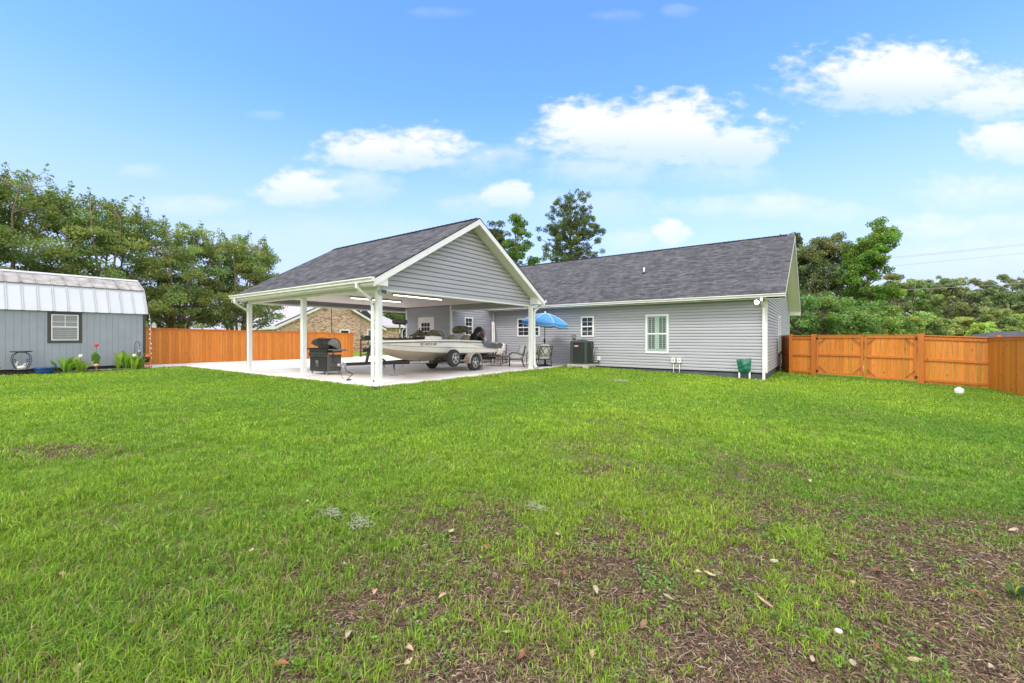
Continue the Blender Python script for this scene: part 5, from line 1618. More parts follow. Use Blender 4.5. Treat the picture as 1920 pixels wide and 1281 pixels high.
    # trolling motor and rods lying on the bow
    s = MB(); s.tube([(4.45, .18, 1.32), (2.5, .30, 1.30)], .022, 8); s.obox((4.2, .2, 1.33), (.28, .0, 0), (0, .05, 0), (0, 0, .035)); s.blob((4.55, .18, 1.34), .13, .07, .08, 10, 6, .8); s.blob((2.45, .3, 1.33), .20, .06, .06, 10, 6, .8)
    tm = s.build('trolling_motor', M['black'], e, world=False)
    s = MB(); s.obox((4.74, .18, 1.34), (.004, 0, 0), (0, .02, .10), (0, .02, -.02)); s.obox((4.74, .18, 1.34), (.004, 0, 0), (0, -.1, .05), (0, .01, .02)); s.build('propeller', M['black'], tm, world=False)
    for k in range(6):
        s = MB(); y = -.42 + k * .14; s.tube([(4.1 - k * .12, y * .5, 1.30), (3.0, y, 1.285), (1.6, y, 1.28)], .011, 5); s.blob((2.5 - k * .1, y, 1.325), .06, .04, .045, 8, 5); s.build('fishing_rod', M['black'], e, world=False)
    s = MB(); s.blob((2.15, .4, 1.33), .28, .16, .07, 12, 6, .8); s.build('duffel', M['black'], e, world=False)
    for (x, y, m_) in ((-1.55, .62, 'plastic'), (-1.75, .5, 'galv'), (-1.62, -.6, 'plastic')):
        s = MB(); s.lathe((x, y, 1.10), [(.05, 0), (.05, .20), (.03, .24)], 10); s.build('stern_bottle', M[m_], e, world=False)
    # outboard, tilted up
    om = MB(); T_ = Matrix.Rotation(math.radians(-32), 3, 'Y')
    s = MB()
    c = Vector((-1.75, .12, 1.50))
    prof = [(.0, -.34), (.14, -.33), (.20, -.22), (.225, -.05), (.22, .12), (.19, .25), (.12, .31), (.0, .33)]
    base = len(s.v); n = 18
    for (r, h) in prof:
        for k in range(n):
            t = 2 * math.pi * k / n
            v = T_ @ Vector((r * 1.35 * math.copysign(abs(math.cos(t)) ** .75, math.cos(t)) - .05 * h, r * math.copysign(abs(math.sin(t)) ** .75, math.sin(t)), h))
            s.v.append(tuple(c + v))
    for i in range(len(prof) - 1):
        for k in range(n):
            k2 = (k + 1) % n
            s.face((base + i * n + k, base + i * n + k2, base + (i + 1) * n + k2, base + (i + 1) * n + k), smooth=True)
    om = s.build('outboard_motor', pmat('gloss_black', (.012, .013, .015), .15, coat=.8), e, world=False)
    s = MB(); s.obox(c + T_ @ Vector((.0, 0, -.62)), T_ @ Vector((.13, 0, 0)), T_ @ Vector((0, .07, 0)), T_ @ Vector((0, 0, .34))); s.obox(c + T_ @ Vector((.26, 0, -.38)), T_ @ Vector((.1, 0, 0)), Vector((0, .13, 0)), T_ @ Vector((0, 0, .2)))
    g = T_ @ Vector((0, 0, -1.08)); s.blob(c + g, .26, .055, .06, 10, 6, .9, rot=T_); s.obox(c + T_ @ Vector((.02, 0, -.98)), T_ @ Vector((.2, 0, 0)), Vector((0, .11, 0)), T_ @ Vector((0, 0, .006)))
    s.build('leg_housing', M['black'], om, world=False)
    s = MB()
    for k in range(3):
        a = 2 * math.pi * k / 3
        s.obox(c + T_ @ Vector((-.30, .09 * math.cos(a), -1.08 + .09 * math.sin(a))), T_ @ Vector((.02, 0, 0)), Vector((0, .05 * math.cos(a), .07 * math.sin(a))), Vector((.02, -.04 * math.sin(a), .03 * math.cos(a))))
    s.build('propeller', M['steel'], om, world=False)
    for (dx, dz, w_, m_, nm) in ((.0, .03, .17, 'red', 'red_flash'), (.05, .10, .13, 'gelgrey', 'silver_flash'), (-.02, .16, .06, 'white', 'cowl_badge')):
        s = MB(); q = c + T_ @ Vector((dx, .222, dz - .02)); a = T_ @ Vector((w_, 0, .05)); s.obox(q, a, (0, .004, 0), T_ @ Vector((0, 0, .018 if m_ != 'red' else .03))); s.build(nm, M[m_], om, world=False)
    s = MB(); s.obox(c + T_ @ Vector((0, .0, -.16)), T_ @ Vector((.312, 0, 0)), Vector((0, .232, 0)), T_ @ Vector((0, 0, .008))); s.build('cowl_seam', M['steel'], om, world=False)

def wheel(parent, x, y, z, r=.335, w=.22, sgn=1):
    s = MB()
    s.lathe((x, y - w / 2, z), [(r * .60, 0), (r * .78, -.008), (r * .93, .015), (r, .05), (r, w - .05), (r * .93, w - .015), (r * .78, w + .008), (r * .60, w)], 28, (0, 1, 0))
    t = s.build('wheel', M['rubber'], parent, world=False)
    s = MB(); yo = y + sgn * (w / 2 + .002)
    def rr(a, rad, dy=0): return (x + rad * math.cos(a), yo + sgn * dy, z + rad * math.sin(a))
    n = 28
    for i in range(n):
        a0, a1 = 2 * math.pi * i / n, 2 * math.pi * (i + 1) / n
        s.poly([rr(a0, r * .62, 0), rr(a1, r * .62, 0), rr(a1, r * .53, .006), rr(a0, r * .53, .006)], smooth=True)
        s.poly([rr(a0, r * .53, .006), rr(a1, r * .53, .006), rr(a1, r * .47, -.05), rr(a0, r * .47, -.05)], smooth=True)
    for k in range(5):
        a = 2 * math.pi * k / 5 + .3; q = rr(a, r * .33, -.008)
        s.obox(q, Vector((math.cos(a), 0, math.sin(a))) * r * .18, Vector((-math.sin(a), 0, math.cos(a))) * r * .10, (0, .012, 0))
    s.lathe((x, yo - sgn * .02, z), [(r * .22, 0), (r * .2, .028), (r * .1, .045)], 14, (0, sgn, 0))
    s.build('rim', M['steel'], t, world=False)
    s = MB(); s.lathe((x, yo - sgn * .062, z), [(r * .52, 0), (r * .52, .012)], 20, (0, sgn, 0)); s.build('brake_disc', M['black'], t, world=False)
    return t

def build_trailer():
    e = empty('boat_trailer', AX, 'black two rail boat trailer with silver rims and a spare wheel', 'trailer', rz=HD)
    bk = pmat('black_trailer_paint', (.018, .018, .02), .25, coat=.5)
    for sg in (1, -1):
        s = MB(); s.bar((-1.9, sg * .72, .44), (2.0, sg * .72, .44), .055, .11); s.bar((1.97, sg * .72, .44), (4.0, sg * .05, .47), .055, .11); s.build('side_rail', bk, e, world=False)
    s = MB(); s.bar((3.2, 0, .47), (5.25, 0, .50), .09, .10); s.build('tongue', bk, e, world=False)
    s = MB(); s.bar((5.2, 0, .50), (5.45, 0, .50), .07, .07); s.blob((5.48, 0, .49), .07, .05, .05, 10, 6); s.tube([(5.3, 0, .54), (5.42, 0, .6)], .012, 5); s.build('coupler', M['galv'], e, world=False)
    for x in (-1.85, -.9, .9, 1.9):
        s = MB(); s.bar((x, -.70, .40), (x, .70, .40), .06, .06); s.build('crossmember', bk, e, world=False)
    s = MB(); s.bar((0, -1.0, .33), (0, 1.0, .33), .06, .06); s.build('axle', M['black'], e, world=False)
    for sg in (1, -1):
        s = MB(); s.bar((-1.9, sg * .55, .56), (1.6, sg * .50, .53), .14, .05); s.box(-1.5, -1.44, sg * .55 - .03, sg * .55 + .03, .42, .55); s.box(1.2, 1.26, sg * .5 - .03, sg * .5 + .03, .42, .52); s.build('bunk', M['black'], e, world=False)
    for sg in (1, -1):
        wheel(e, 0, sg * 1.12, .335, sgn=sg)
        s = MB(); R = .43; pts = []
        for i in range(13):
            a = math.radians(-5 + 190 * i / 12); pts.append((R * math.cos(a), .36 + R * .92 * math.sin(a)))
        y0, y1 = sg * .96, sg * 1.26
        for p, q in zip(pts[:-1], pts[1:]):
            s.poly([(p[0], y0, p[1]), (q[0], y0, q[1]), (q[0], y1, q[1]), (p[0], y1, p[1])], smooth=True)
            s.poly([(p[0], y1, p[1]), (q[0], y1, q[1]), (q[0] * .9, y1 + sg * .004, .36 + (q[1] - .36) * .9), (p[0] * .9, y1 + sg * .004, .36 + (p[1] - .36) * .9)])
        f = s.build('fender', M['geltaupe'], e, world=False)
        s = MB(); s.obox((.52, sg * 1.2, .52), (.012, 0, 0), (0, .05, 0), (0, 0, .028)); s.build('marker_light', M['orange'], f, world=False)
        s = MB(); s.bar((.45, sg * .75, .40), (.45, sg * 1.2, .40), .04, .03); s.bar((1.4, sg * .98, .46), (.42, sg * 1.16, .46), .22, .03); s.build('step', M['galv'] if sg > 0 else bk, e, world=False)
    # spare wheel on its bracket
    wheel(e, 1.42, 1.24, .57, r=.33, sgn=1)
    s = MB(); s.bar((1.42, .7, .46), (1.42, 1.15, .55), .05, .05); s.build('spare_bracket', bk, e, world=False)
    # winch post
    s = MB(); s.bar((4.45, 0, .5), (4.30, 0, 1.02), .07, .07); s.bar((4.3, 0, .95), (4.55, 0, .92), .09, .12); s.bar((3.6, 0, .5), (4.32, 0, .98), .05, .05); s.blob((4.25, 0, 1.05), .06, .08, .05, 8, 6); s.tube([(4.5, .06, .93), (4.5, .2, .93), (4.62, .2, .80)], .014, 6); s.build('winch_post', M['black'], e, world=False)
    # jack wheel swung up, with crank
    s = MB(); s.tube([(3.75, .12, .46), (3.1, .14, .44)], .035, 10); s.tube([(3.1, .14, .44), (2.98, .14, .44), (2.96, .14, .30), (2.88, .14, .28)], .012, 6); s.build('swing_jack', M['galv'], e, world=False)
    s = MB(); s.lathe((3.85, .05, .38), [(.03, 0), (.12, .0), (.13, .03), (.12, .06), (.03, .06)], 18, (0, 1, 0)); s.build('jack_wheel', M['galv'], e, world=False)
    # safety cable
    s = MB(); s.tube([(5.3, .03, .45), (5.32, .1, .32), (5.18, .12, .24), (5.05, .1, .18), (5.2, .14, .10), (5.3, .16, .06), (5.2, .2, .02), (5.34, .24, .015)], .014, 6)
    s.blob((5.32, .22, .025), .09, .05, .02, 8, 5); s.build('safety_cable', M['black'], e, world=False)
    s = MB(); s.tube([(5.42, .02, .45), (5.46, .05, .3), (5.44, .06, .12), (5.36, .1, .02)], .006, 5); s.build('wire', M['black'], e, world=False)
    RT = Matrix(((-1, 0, 0), (0, 0, 1), (0, 1, 0)))
    tl = Matrix.Rotation(-math.atan2(.67, 2.03), 3, 'Z')
    lettering('trailer_lettering', 'TRITON BOATS', .10, M['white'], e, (2.55, .72 - .58 * .33 + .034, .445), tl @ RT, shear=.15, xs=1.1)
    # rear bracket (transom support) and tail lamp bar
    s = MB(); s.bar((-1.62, .95, .78), (-2.02, .95, .80), .05, .05); s.bar((-1.62, .95, .78), (-1.75, .93, .60), .05, .05); s.bar((-2.0, .95, .8), (-1.86, .93, .58), .045, .045); s.bar((-1.2, .8, .5), (-1.75, .93, .60), .04, .04); s.build('guide_bracket', bk, e, world=False)
    s = MB(); s.bar((-1.95, -.9, .44), (-1.95, .9, .44), .05, .10); s.build('tail_bar', bk, e, world=False)
    for sg in (1, -1):
        s = MB(); s.box(-1.99, -1.976, sg * .8 - .1, sg * .8 + .1, .40, .48); s.build('tail_lamp', M['red'], e, world=False)

build_boat(); build_trailer()

def rl(x, y, z=0):
    """trailer-local point to world"""
    v = Matrix.Rotation(HD, 3, 'Z') @ Vector((x, y, z)); return (AX[0] + v.x, AX[1] + v.y, z)

# axle stand and wheel chock
p = rl(3.25, .02)
e = empty('jack_stand', (p[0], p[1], 0), 'grey steel axle stand propping up the trailer tongue', 'jack stand')
s = MB()
for (a, b) in ((1, 1), (1, -1), (-1, 1), (-1, -1)): s.bar((a * .11, b * .11, .0), (a * .035, b * .035, .25), .03, .012)
for (a, b, c, d) in ((1, 1, 1, -1), (1, -1, -1, -1), (-1, -1, -1, 1), (-1, 1, 1, 1)): s.bar((a * .11, b * .11, .02), (c * .11, d * .11, .02), .02, .03)
s.build('base', M['galv'], e, world=False)
s = MB(); s.bar((0, 0, .18), (0, 0, .40), .045, .045); s.box(-.05, .05, -.03, .03, .395, .42); s.build('saddle_post', M['dkgrey'], e, world=False)
p = rl(-.42, 1.12)
e = empty('wheel_chock', (p[0], p[1], 0), 'dark wedge chock behind the rear trailer wheel', 'wheel chock', rz=HD)
s = MB(); s.prism([(-.12, -.09, .002), (.14, -.09, .002), (-.08, -.09, .2)], (0, .18, 0)); s.build('wedge', M['gelgrey'], e, world=False)
s = MB(); s.obox((-.03, .095, .05), (.05, 0, 0), (0, .004, 0), (0, 0, .012)); s.build('sticker', M['red'], e, world=False)

# ------------------------------------------------------------------ grill
def build_grill():
    gx, gy = -14.85, 8.75
    e = empty('gas_grill', (gx, gy, 0), 'black and grey gas grill with raised lid beside the middle carport post', 'grill', rz=math.radians(4))
    # local: x to the right (+X), front faces -y
    W, D = .50, .30
    s = MB(); s.box(-W, W, -D, D, .12, .72); s.build('cabinet', M['black'], e, world=False, bevel=.008)
    s = MB(); s.box(W, W + .012, -D + .01, D - .01, .13, .73); sp = s.build('side_panel', pmat('grey_enamel', (.14, .145, .15), .4), e, world=False)
    s = MB()
    for z in (.18, .245, .62, .67):
        for y in (-.18, -.03, .12):
            s.box(W + .012, W + .016, y, y + .10, z, z + .022)
    s.build('louvres', M['black'], sp, world=False)
    for (a, b) in ((-W + .02, -.005), (.005, W - .02)):
        s = MB(); s.box(a, b, -D - .018, -D - .002, .16, .62); d = s.build('door', M['black'], e, world=False, bevel=.004)
        s = MB(); x = -.05 if a < 0 else .05; s.tube([(x, -D - .05, .3), (x, -D - .05, .52)], .009, 6); s.build('handle', M['steel'], d, world=False)
    s = MB(); s.box(-W, W, -D - .06, -D + .05, .66, .80); cp = s.build('control_panel', M['dkgrey'], e, world=False)
    for i in range(5):
        s = MB(); s.lathe((-.38 + i * .19, -D - .06, .73), [(.032, 0), (.026, .035), (.0, .036)], 12, (0, -1, 0)); s.build('knob', M['black'], cp, world=False)
    s = MB(); s.box(-W - .02, W + .02, -D - .01, D + .01, .80, .92); s.box(-W, W, -D, D, .92, .925); s.build('firebox', M['black'], e, world=False)
    # raised lid: quarter shell hinged at the back, D-shaped ends
    prof = []
    c = (D - .04, .96)
    for i in range(11):
        a = math.radians(-20 + 180 * i / 10)
        prof.append((c[0] - .27 + .30 * math.cos(a) * .95, c[1] + .06 + .30 * math.sin(a)))
    s = MB()
    for sx in (-1, 1):
        s.prism([(sx * (W + .0) if sx < 0 else W - .02, y, z) for (y, z) in prof], (.02, 0, 0))
    for p, q in zip(prof[:-5], prof[1:-4]):
        s.poly([(-W, p[0], p[1]), (W, p[0], p[1]), (W, q[0], q[1]), (-W, q[0], q[1])], smooth=True)
    lid = s.build('lid', M['galv'], e, world=False)
    s = MB()
    for p, q in zip(prof[:-1], prof[1:]):
        s.bar((W + .004, p[0], p[1]), (W + .004, q[0], q[1]), .022, .022)
    s.build('lid_rim', M['dkgrey'], lid, world=False)
    s = MB(); s.tube([(-.35, prof[6][0] - .06, prof[6][1] + .03), (.35, prof[6][0] - .06, prof[6][1] + .03)], .014, 8); s.build('lid_handle', M['steel'], lid, world=False)
    s = MB(); s.box(W + .01, W + .36, -D + .02, D - .02, .90, .925); s.box(W + .34, W + .36, -D + .02, D - .02, .86, .90); s.build('side_shelf', M['steel'], e, world=False)
    s = MB(); s.box(-W - .36, -W - .01, -D, D, .90, .93); s.box(-W - .34, -W - .03, -D + .02, D - .02, .93, .96); sb = s.build('side_burner', M['black'], e, world=False)
    s = MB(); s.box(-W - .35, -W - .01, D - .05, D - .02, .95, 1.22); s.build('burner_lid', M['black'], sb, world=False)
    s = MB(); s.box(-.3, .3, -.2, .1, .935, .965); s.box(-.2, .25, -.05, .15, .965, 1.10); s.build('grate', M['black'], e, world=False)
    for (x, y) in ((-W + .06, -D + .05), (W - .06, -D + .05), (-W + .06, D - .05), (W - .06, D - .05)):
        s = MB(); s.lathe((x, y - .015, .035), [(.035, 0), (.035, .03)], 14, (0, 1, 0)); s.box(x - .012, x + .012, y - .025, y + .025, .05, .12); s.build('caster', M['galv'], e, world=False)
    b = empty('grill_brush', (gx + .80, gy - .2, .86), 'black grill brush hanging from the side shelf', 'brush')
    s = MB(); s.tube([(0, 0, .08), (0, 0, -.05), (.005, 0, -.22), (.02, 0, -.36)], [.012, .03, .018, .014], 8); s.build('handle', M['black'], b, world=False)
    s = MB(); s.obox((.02, 0, -.40), (.11, 0, -.01), (0, .05, 0), (0, 0, .03)); s.build('bristles', M['dkgrey'], b, world=False)
build_grill()

# ------------------------------------------------------------------ patio umbrella
def build_umbrella():
    ux, uy = -10.62, 17.36
    e = empty('patio_umbrella', (ux, uy, 0), 'open blue patio umbrella with pale seams near the house wall', 'umbrella')
    R = 1.17; n = 8
    tiltm = Matrix.Rotation(math.radians(6), 3, Vector((math.cos(math.radians(125)), math.sin(math.radians(125)), 0)))
    c = Vector((.0, 0, 2.03))
    def P(a, f, sc_=1.0):
        z = .47 * (1 - f ** 1.7)
        return c + tiltm @ Vector((R * f * math.cos(a) * sc_, R * f * math.sin(a) * sc_, z))
    s = MB(); sm = MB(); va = MB(); un = MB()
    fs = [0.01, .2, .4, .6, .8, 1.0]
    for k in range(n):
        a0 = 2 * math.pi * (k + .15) / n; a1 = a0 + 2 * math.pi / n
        sub = 4
        for i in range(len(fs) - 1):
            for j in range(sub):
                def Q(jj, f):
                    t = jj / sub; a = a0 + (a1 - a0) * t
                    sag = 1 - (1 - math.cos(math.pi / n)) * math.sin(math.pi * t)
                    return P(a, f, sag) - Vector((0, 0, .03 * f * math.sin(math.pi * t)))
                s.poly([Q(j, fs[i]), Q(j, fs[i + 1]), Q(j + 1, fs[i + 1]), Q(j + 1, fs[i])], smooth=True)
        for j in range(sub):
            t0, t1 = j / sub, (j + 1) / sub
            q0, q1 = [P(a0 + (a1 - a0) * t, 1.0, 1 - (1 - math.cos(math.pi / n)) * math.sin(math.pi * t)) - Vector((0, 0, .03 * math.sin(math.pi * t))) for t in (t0, t1)]
            d0 = .15 * (.75 + .25 * math.sin(math.pi * t0)); d1 = .15 * (.75 + .25 * math.sin(math.pi * t1))
            va.poly([q0, q1, q1 - Vector((0, 0, d1)), q0 - Vector((0, 0, d0))])
            un.bar(q0 - Vector((0, 0, d0)), q1 - Vector((0, 0, d1)), .010, .014)
        pts = [P(a0, f) + Vector((0, 0, .004)) for f in fs]
        sm.tube(pts, .010, 5)
    can = s.build('canopy', M['umb'], e, world=False)
    va.build('valance', M['umb'], can, world=False); sm.build('seams', M['umbw'], can, world=False); un.build('hem', M['umbw'], can, world=False)
    for k in range(n):
        a = 2 * math.pi * (k + .15) / n
        s = MB(); s.tube([P(a, f) - Vector((0, 0, .02)) for f in (0.02, .5, 1)], .007, 5); s.tube([P(a, .5) - Vector((0, 0, .03)), c + Vector((0, 0, -.05))], .006, 5); s.build('rib', M['galv'], can, world=False)
    s = MB(); s.lathe((0, 0, 2.50), [(.05, 0), (.035, .04), (.012, .1)], 10); s.build('finial', M['white'], can, world=False)
    s = MB(); s.tube([(0, 0, .06), (-.03, .0, 1.2), (0, 0, 2.5)], .021, 10); p_ = s.build('pole', M['black'], e, world=False)
    s = MB(); s.lathe((-.03, 0, 1.19), [(.024, -.1), (.05, -.04), (.05, .04), (.024, .1)], 12); s.tube([(-.03, -.04, 1.19), (-.03, -.12, 1.17)], .012, 6); s.build('crank', M['black'], p_, world=False)
    s = MB(); s.lathe((0, 0, .002), [(.30, 0), (.30, .03), (.22, .055), (.08, .09), (.045, .12), (.04, .3)], 24); s.build('base', M['black'], e, world=False)
build_umbrella()

# ------------------------------------------------------------------ patio furniture
def lounge(name, label, loc, rz, lattice=False, group='patio chairs by the house wall', dining=False):
    """local: faces -y ; seat 0.62 wide"""
    e = empty(name, loc, label, 'patio chair', group, rz)
    w = .33
    s = MB(); s.blob((0, -.02, .46), w - .02, .33, .115, 16, 8, .45); s.build('seat_cushion', M['cushion'], e, world=False)
    s = MB(); s.blob((0, .23, .76), w - .02, .13, .29, 16, 8, .45, rot=Matrix.Rotation(math.radians(-14), 3, 'X')); s.build('back_cushion', M['cushion'], e, world=False)
    for sg in (-1, 1):
        x = sg * w
        s = MB()
        s.tube([(x, -.33, .0), (x, -.31, .38), (x, -.34, .56), (x, -.20, .64), (x, .1, .62), (x, .28, .55)], .016, 6)
        s.tube([(x, .36, .0), (x, .26, .34), (x, .34, .66), (x, .42, .95)], .016, 6)
        s.build('side_frame', M['black'], e, world=False)
    s = MB(); s.bar((-w, -.3, .34), (w, -.3, .34), .03, .03); s.bar((-w, .27, .34), (w, .27, .34), .03, .03); s.bar((-w, -.3, .34), (-w, .27, .34), .03, .03); s.bar((w, -.3, .34), (w, .27, .34), .03, .03); s.build('seat_frame', M['black'], e, world=False)
    s = MB(); s.bar((-w, .42, .95), (w, .42, .95), .035, .03); s.bar((-w, .33, .5), (w, .33, .5), .025, .025)
    for (a, b) in (((-w, .5), (0, .95)), ((w, .5), (0, .95)), ((-w, .95), (0, .5)), ((w, .95), (0, .5)), ((-w, .72), (-.16, .95)), ((w, .72), (.16, .95)), ((-w, .72), (-.16, .5)), ((w, .72), (.16, .5))):
        ya = .33 + (a[1] - .5) * .2; yb = .33 + (b[1] - .5) * .2
        s.bar((a[0], ya, a[1]), (b[0], yb, b[1]), .018, .018)
    s.build('lattice_back', M['black'], e, world=False)
    if dining:
        s = MB(); s.tube([(-w, -.33, .03), (w, -.33, .03), (w, .36, .03), (-w, .36, .03), (-w, -.33, .03)], .014, 6); s.build('sled_base', M['black'], e, world=False)
    return e
lounge('lounge_chair', 'cushioned patio chair facing the fire table, its pillow turned to the yard', (-11.55, 16.3, 0), math.radians(-52))
lounge('lounge_chair', 'patio chair seen from behind with lattice back beside the umbrella pole', (-10.55, 16.95, 0), math.radians(-118), dining=True)
lounge('lounge_chair', 'patio chair hidden mostly behind the right carport post', (-11.3, 17.6, 0), math.radians(-95), dining=True)
lounge('lounge_chair', 'patio chair at the inner wall corner behind the fire table', (-13.6, 17.6, 0), math.radians(20))

def build_fire_table():
    e = empty('fire_table', (-12.75, 16.3, 0), 'low black fire pit table with rusty brown top on the patio', 'table', rz=math.radians(12))
    rust = pmat('rusty_tile', (.30, .15, .09), .7, noise=.5, nscale=9)
    s = MB(); s.box(-.5, .5, -.5, .5, .42, .45); s.build('tabletop', rust, e, world=False, bevel=.006)
    s = MB(); s.lathe((0, 0, .455), [(.25, 0), (.24, .02), (.2, .01)], 20)
    s.build('fire_bowl', M['black'], e, world=False)
    s = MB()
    RR = random.Random(3)
    for i in range(26):
        a = RR.uniform(0, 6.28); r = RR.uniform(0, .2); s.blob((r * math.cos(a), r * math.sin(a), .49), .05, .04, .035, 7, 5)
    s.build('lava_rocks', rust, e, world=False)
    for (a, b) in ((1, 1), (1, -1), (-1, 1), (-1, -1)):
        s = MB(); s.tube([(a * .5, b * .5, .44), (a * .47, b * .47, .2), (a * .52, b * .52, 0)], .014, 6); s.build('leg', M['black'], e, world=False)
    s = MB()
    for (p, q) in (((-.48, -.48), (.48, -.48)), ((.48, -.48), (.48, .48)), ((.48, .48), (-.48, .48)), ((-.48, .48), (-.48, -.48))):
        s.bar((p[0], p[1], .15), (q[0], q[1], .15), .02, .02); s.bar((p[0], p[1], .30), (q[0], q[1], .30), .02, .02)
        for k in range(1, 5):
            t = k / 5; x = p[0] + (q[0] - p[0]) * t; y = p[1] + (q[1] - p[1]) * t; s.bar((x, y, .15), (x, y, .42), .014, .014)
    s.build('cage', M['black'], e, world=False)
build_fire_table()

# ------------------------------------------------------------------ leaning track at the inner corner
e = empty('perforated_track', (-14.3, 18.1, 0), 'white perforated plank leaning in the inner wall corner', 'plank')
s = MB(); s.bar((-14.2, 17.95, .0), (-14.86, 18.72, 2.22), .16, .035, up=(1, -.8, 0))
s.build('plank', M['plastic'], e)
d = Vector((-.66, .77, 2.22)).normalized(); nn = Vector((.8, -1, 0)).normalized()
s = MB()
for i in range(16):
    c = Vector((-14.2, 17.95, .15)) + d * (.05 + i * .135); s.obox(c + Vector((.03, -.045, -.04)), d * .03, d.cross(nn).normalized() * .012, nn * .02)
s.build('slots', M['dkgrey'], e)

# ------------------------------------------------------------------ air conditioner
def build_ac():
    cx, cy, z0, h, w = -9.14, 18.26, .11, 1.08, .37
    e = empty('air_conditioner', (cx, cy, 0), 'dark green grey air conditioning condenser standing on a block pad', 'air conditioner')
    s = MB(); s.box(cx - w + .05, cx + w - .05, cy - w + .05, cy + w - .05, z0 + .04, z0 + h - .08); s.build('coil', M['black'], e)
    s = MB()
    for i in range(26):
        z = z0 + .06 + i * (h - .18) / 25
        s.box(cx - w, cx + w, cy - w, cy - w + .03, z, z + .017); s.box(cx + w - .03, cx + w, cy - w + .03, cy + w, z, z + .017); s.box(cx - w, cx - w + .03, cy - w + .03, cy + w, z, z + .017)
    s.build('louvres', M['acgreen'], e)
    for (a, b) in ((-1, -1), (1, -1), (1, 1), (-1, 1)):
        s = MB(); s.box(cx + a * w - .04, cx + a * w + .04, cy + b * w - .04, cy + b * w + .04, z0, z0 + h - .05); s.build('corner_post', M['acgreen'], e, bevel=.01)
    s = MB(); s.box(cx - w - .03, cx + w + .03, cy - w - .03, cy + w + .03, z0 + h - .09, z0 + h); s.box(cx - w - .02, cx + w + .02, cy - w - .02, cy + w + .02, z0 - .0, z0 + .05); s.build('top_cap', M['acgreen'], e, bevel=.015)
    s = MB(); s.lathe((cx, cy, z0 + h), [(.30, 0), (.30, .02), (.05, .05), (0, .05)], 20); s.build('fan_guard', M['black'], e)
    s = MB(); s.blob((cx + .0 - .1, cy - w - .008, z0 + h - .24), .125, .008, .05, 16, 8, .8); b = s.build('badge', M['red'], e)
    s = MB(); s.box(cx - .19, cx - .01, cy - w - .022, cy - w - .014, z0 + h - .258, z0 + h - .225); s.build('badge_stripe', M['white'], b)
    # pad
    p = empty('condenser_pad', (cx, cy, -.2), 'grey concrete slab on blocks under the condenser', 'pad')
    s = MB(); s.box(cx - .52, cx + .52, cy - .50, cy + .48, .0, .105); s.build('slab', M['concrete'], p, bevel=.01)
    for (a, b) in ((-.40, -.38), (.40, -.38), (.40, .3), (-.40, .3)):
        s = MB(); s.box(cx + a - .12, cx + a + .12, cy + b - .12, cy + b + .12, -.3, -.003); s.build('block', M['concrete'], p, bevel=.008)
    # isolator, pipes
    Y = 18.9
    e = empty('isolator_box', (-9.86, Y, 1.3), 'small grey electrical box on the siding above the condenser', 'electrical box')
    s = MB(); s.box(-9.95, -9.77, Y - .12, Y - .024, 1.30, 1.50); s.build('case', M['galv'], e, bevel=.006)
    s = MB(); s.tube([(-9.86, Y - .06, 1.3), (-9.86, Y - .06, 1.1), (-9.6, Y - .2, .8), (-9.5, Y - .3, .5)], .012, 6); s.build('conduit', M['dkgrey'], e)
    e = empty('line_set', (-8.3, Y, .2), 'black insulated pipe and white cover plate right of the condenser', 'pipe')
    s = MB(); s.box(-8.62, -8.46, Y - .07, Y - .022, .26, .45); s.build('cover_plate', M['plastic'], e, bevel=.005)
    s = MB(); s.tube([(-8.54, Y - .05, .26), (-8.54, Y - .12, .16), (-8.68, Y - .3, .15), (-8.80, Y - .5, .22)], .03, 8); s.build('hose', M['black'], e)
    s = MB(); s.tube([(-8.70, 18.5, .3), (-8.68, 18.55, .75), (-8.64, 18.7, .85), (-8.62, 18.87, .85)], .012, 6); s.build('conduit', M['galv'], e)
build_ac()

# ------------------------------------------------------------------ outlets, hydrant cover and small yard fittings
for (x, lab) in ((-5.10, 'left of two small white utility boxes on pipes by the wall'), (-4.86, 'right of two small white utility boxes on pipes by the wall')):
    e = empty('utility_box', (x, 18.8, -.15), lab, 'utility box', 'white utility boxes on pipes')
    s = MB(); s.box(x - .08, x + .08, 18.76, 18.87, .28, .49); b = s.build('case', M['plastic'], e, bevel=.006)
    s = MB(); s.box(x - .018, x + .018, 18.752, 18.76, .36, .41); s.build('lock', M['dkgrey'], b)
    s = MB(); s.tube([(x, 18.82, -.25), (x, 18.82, .30)], .018, 8); s.build('pipe', M['plastic'], e)

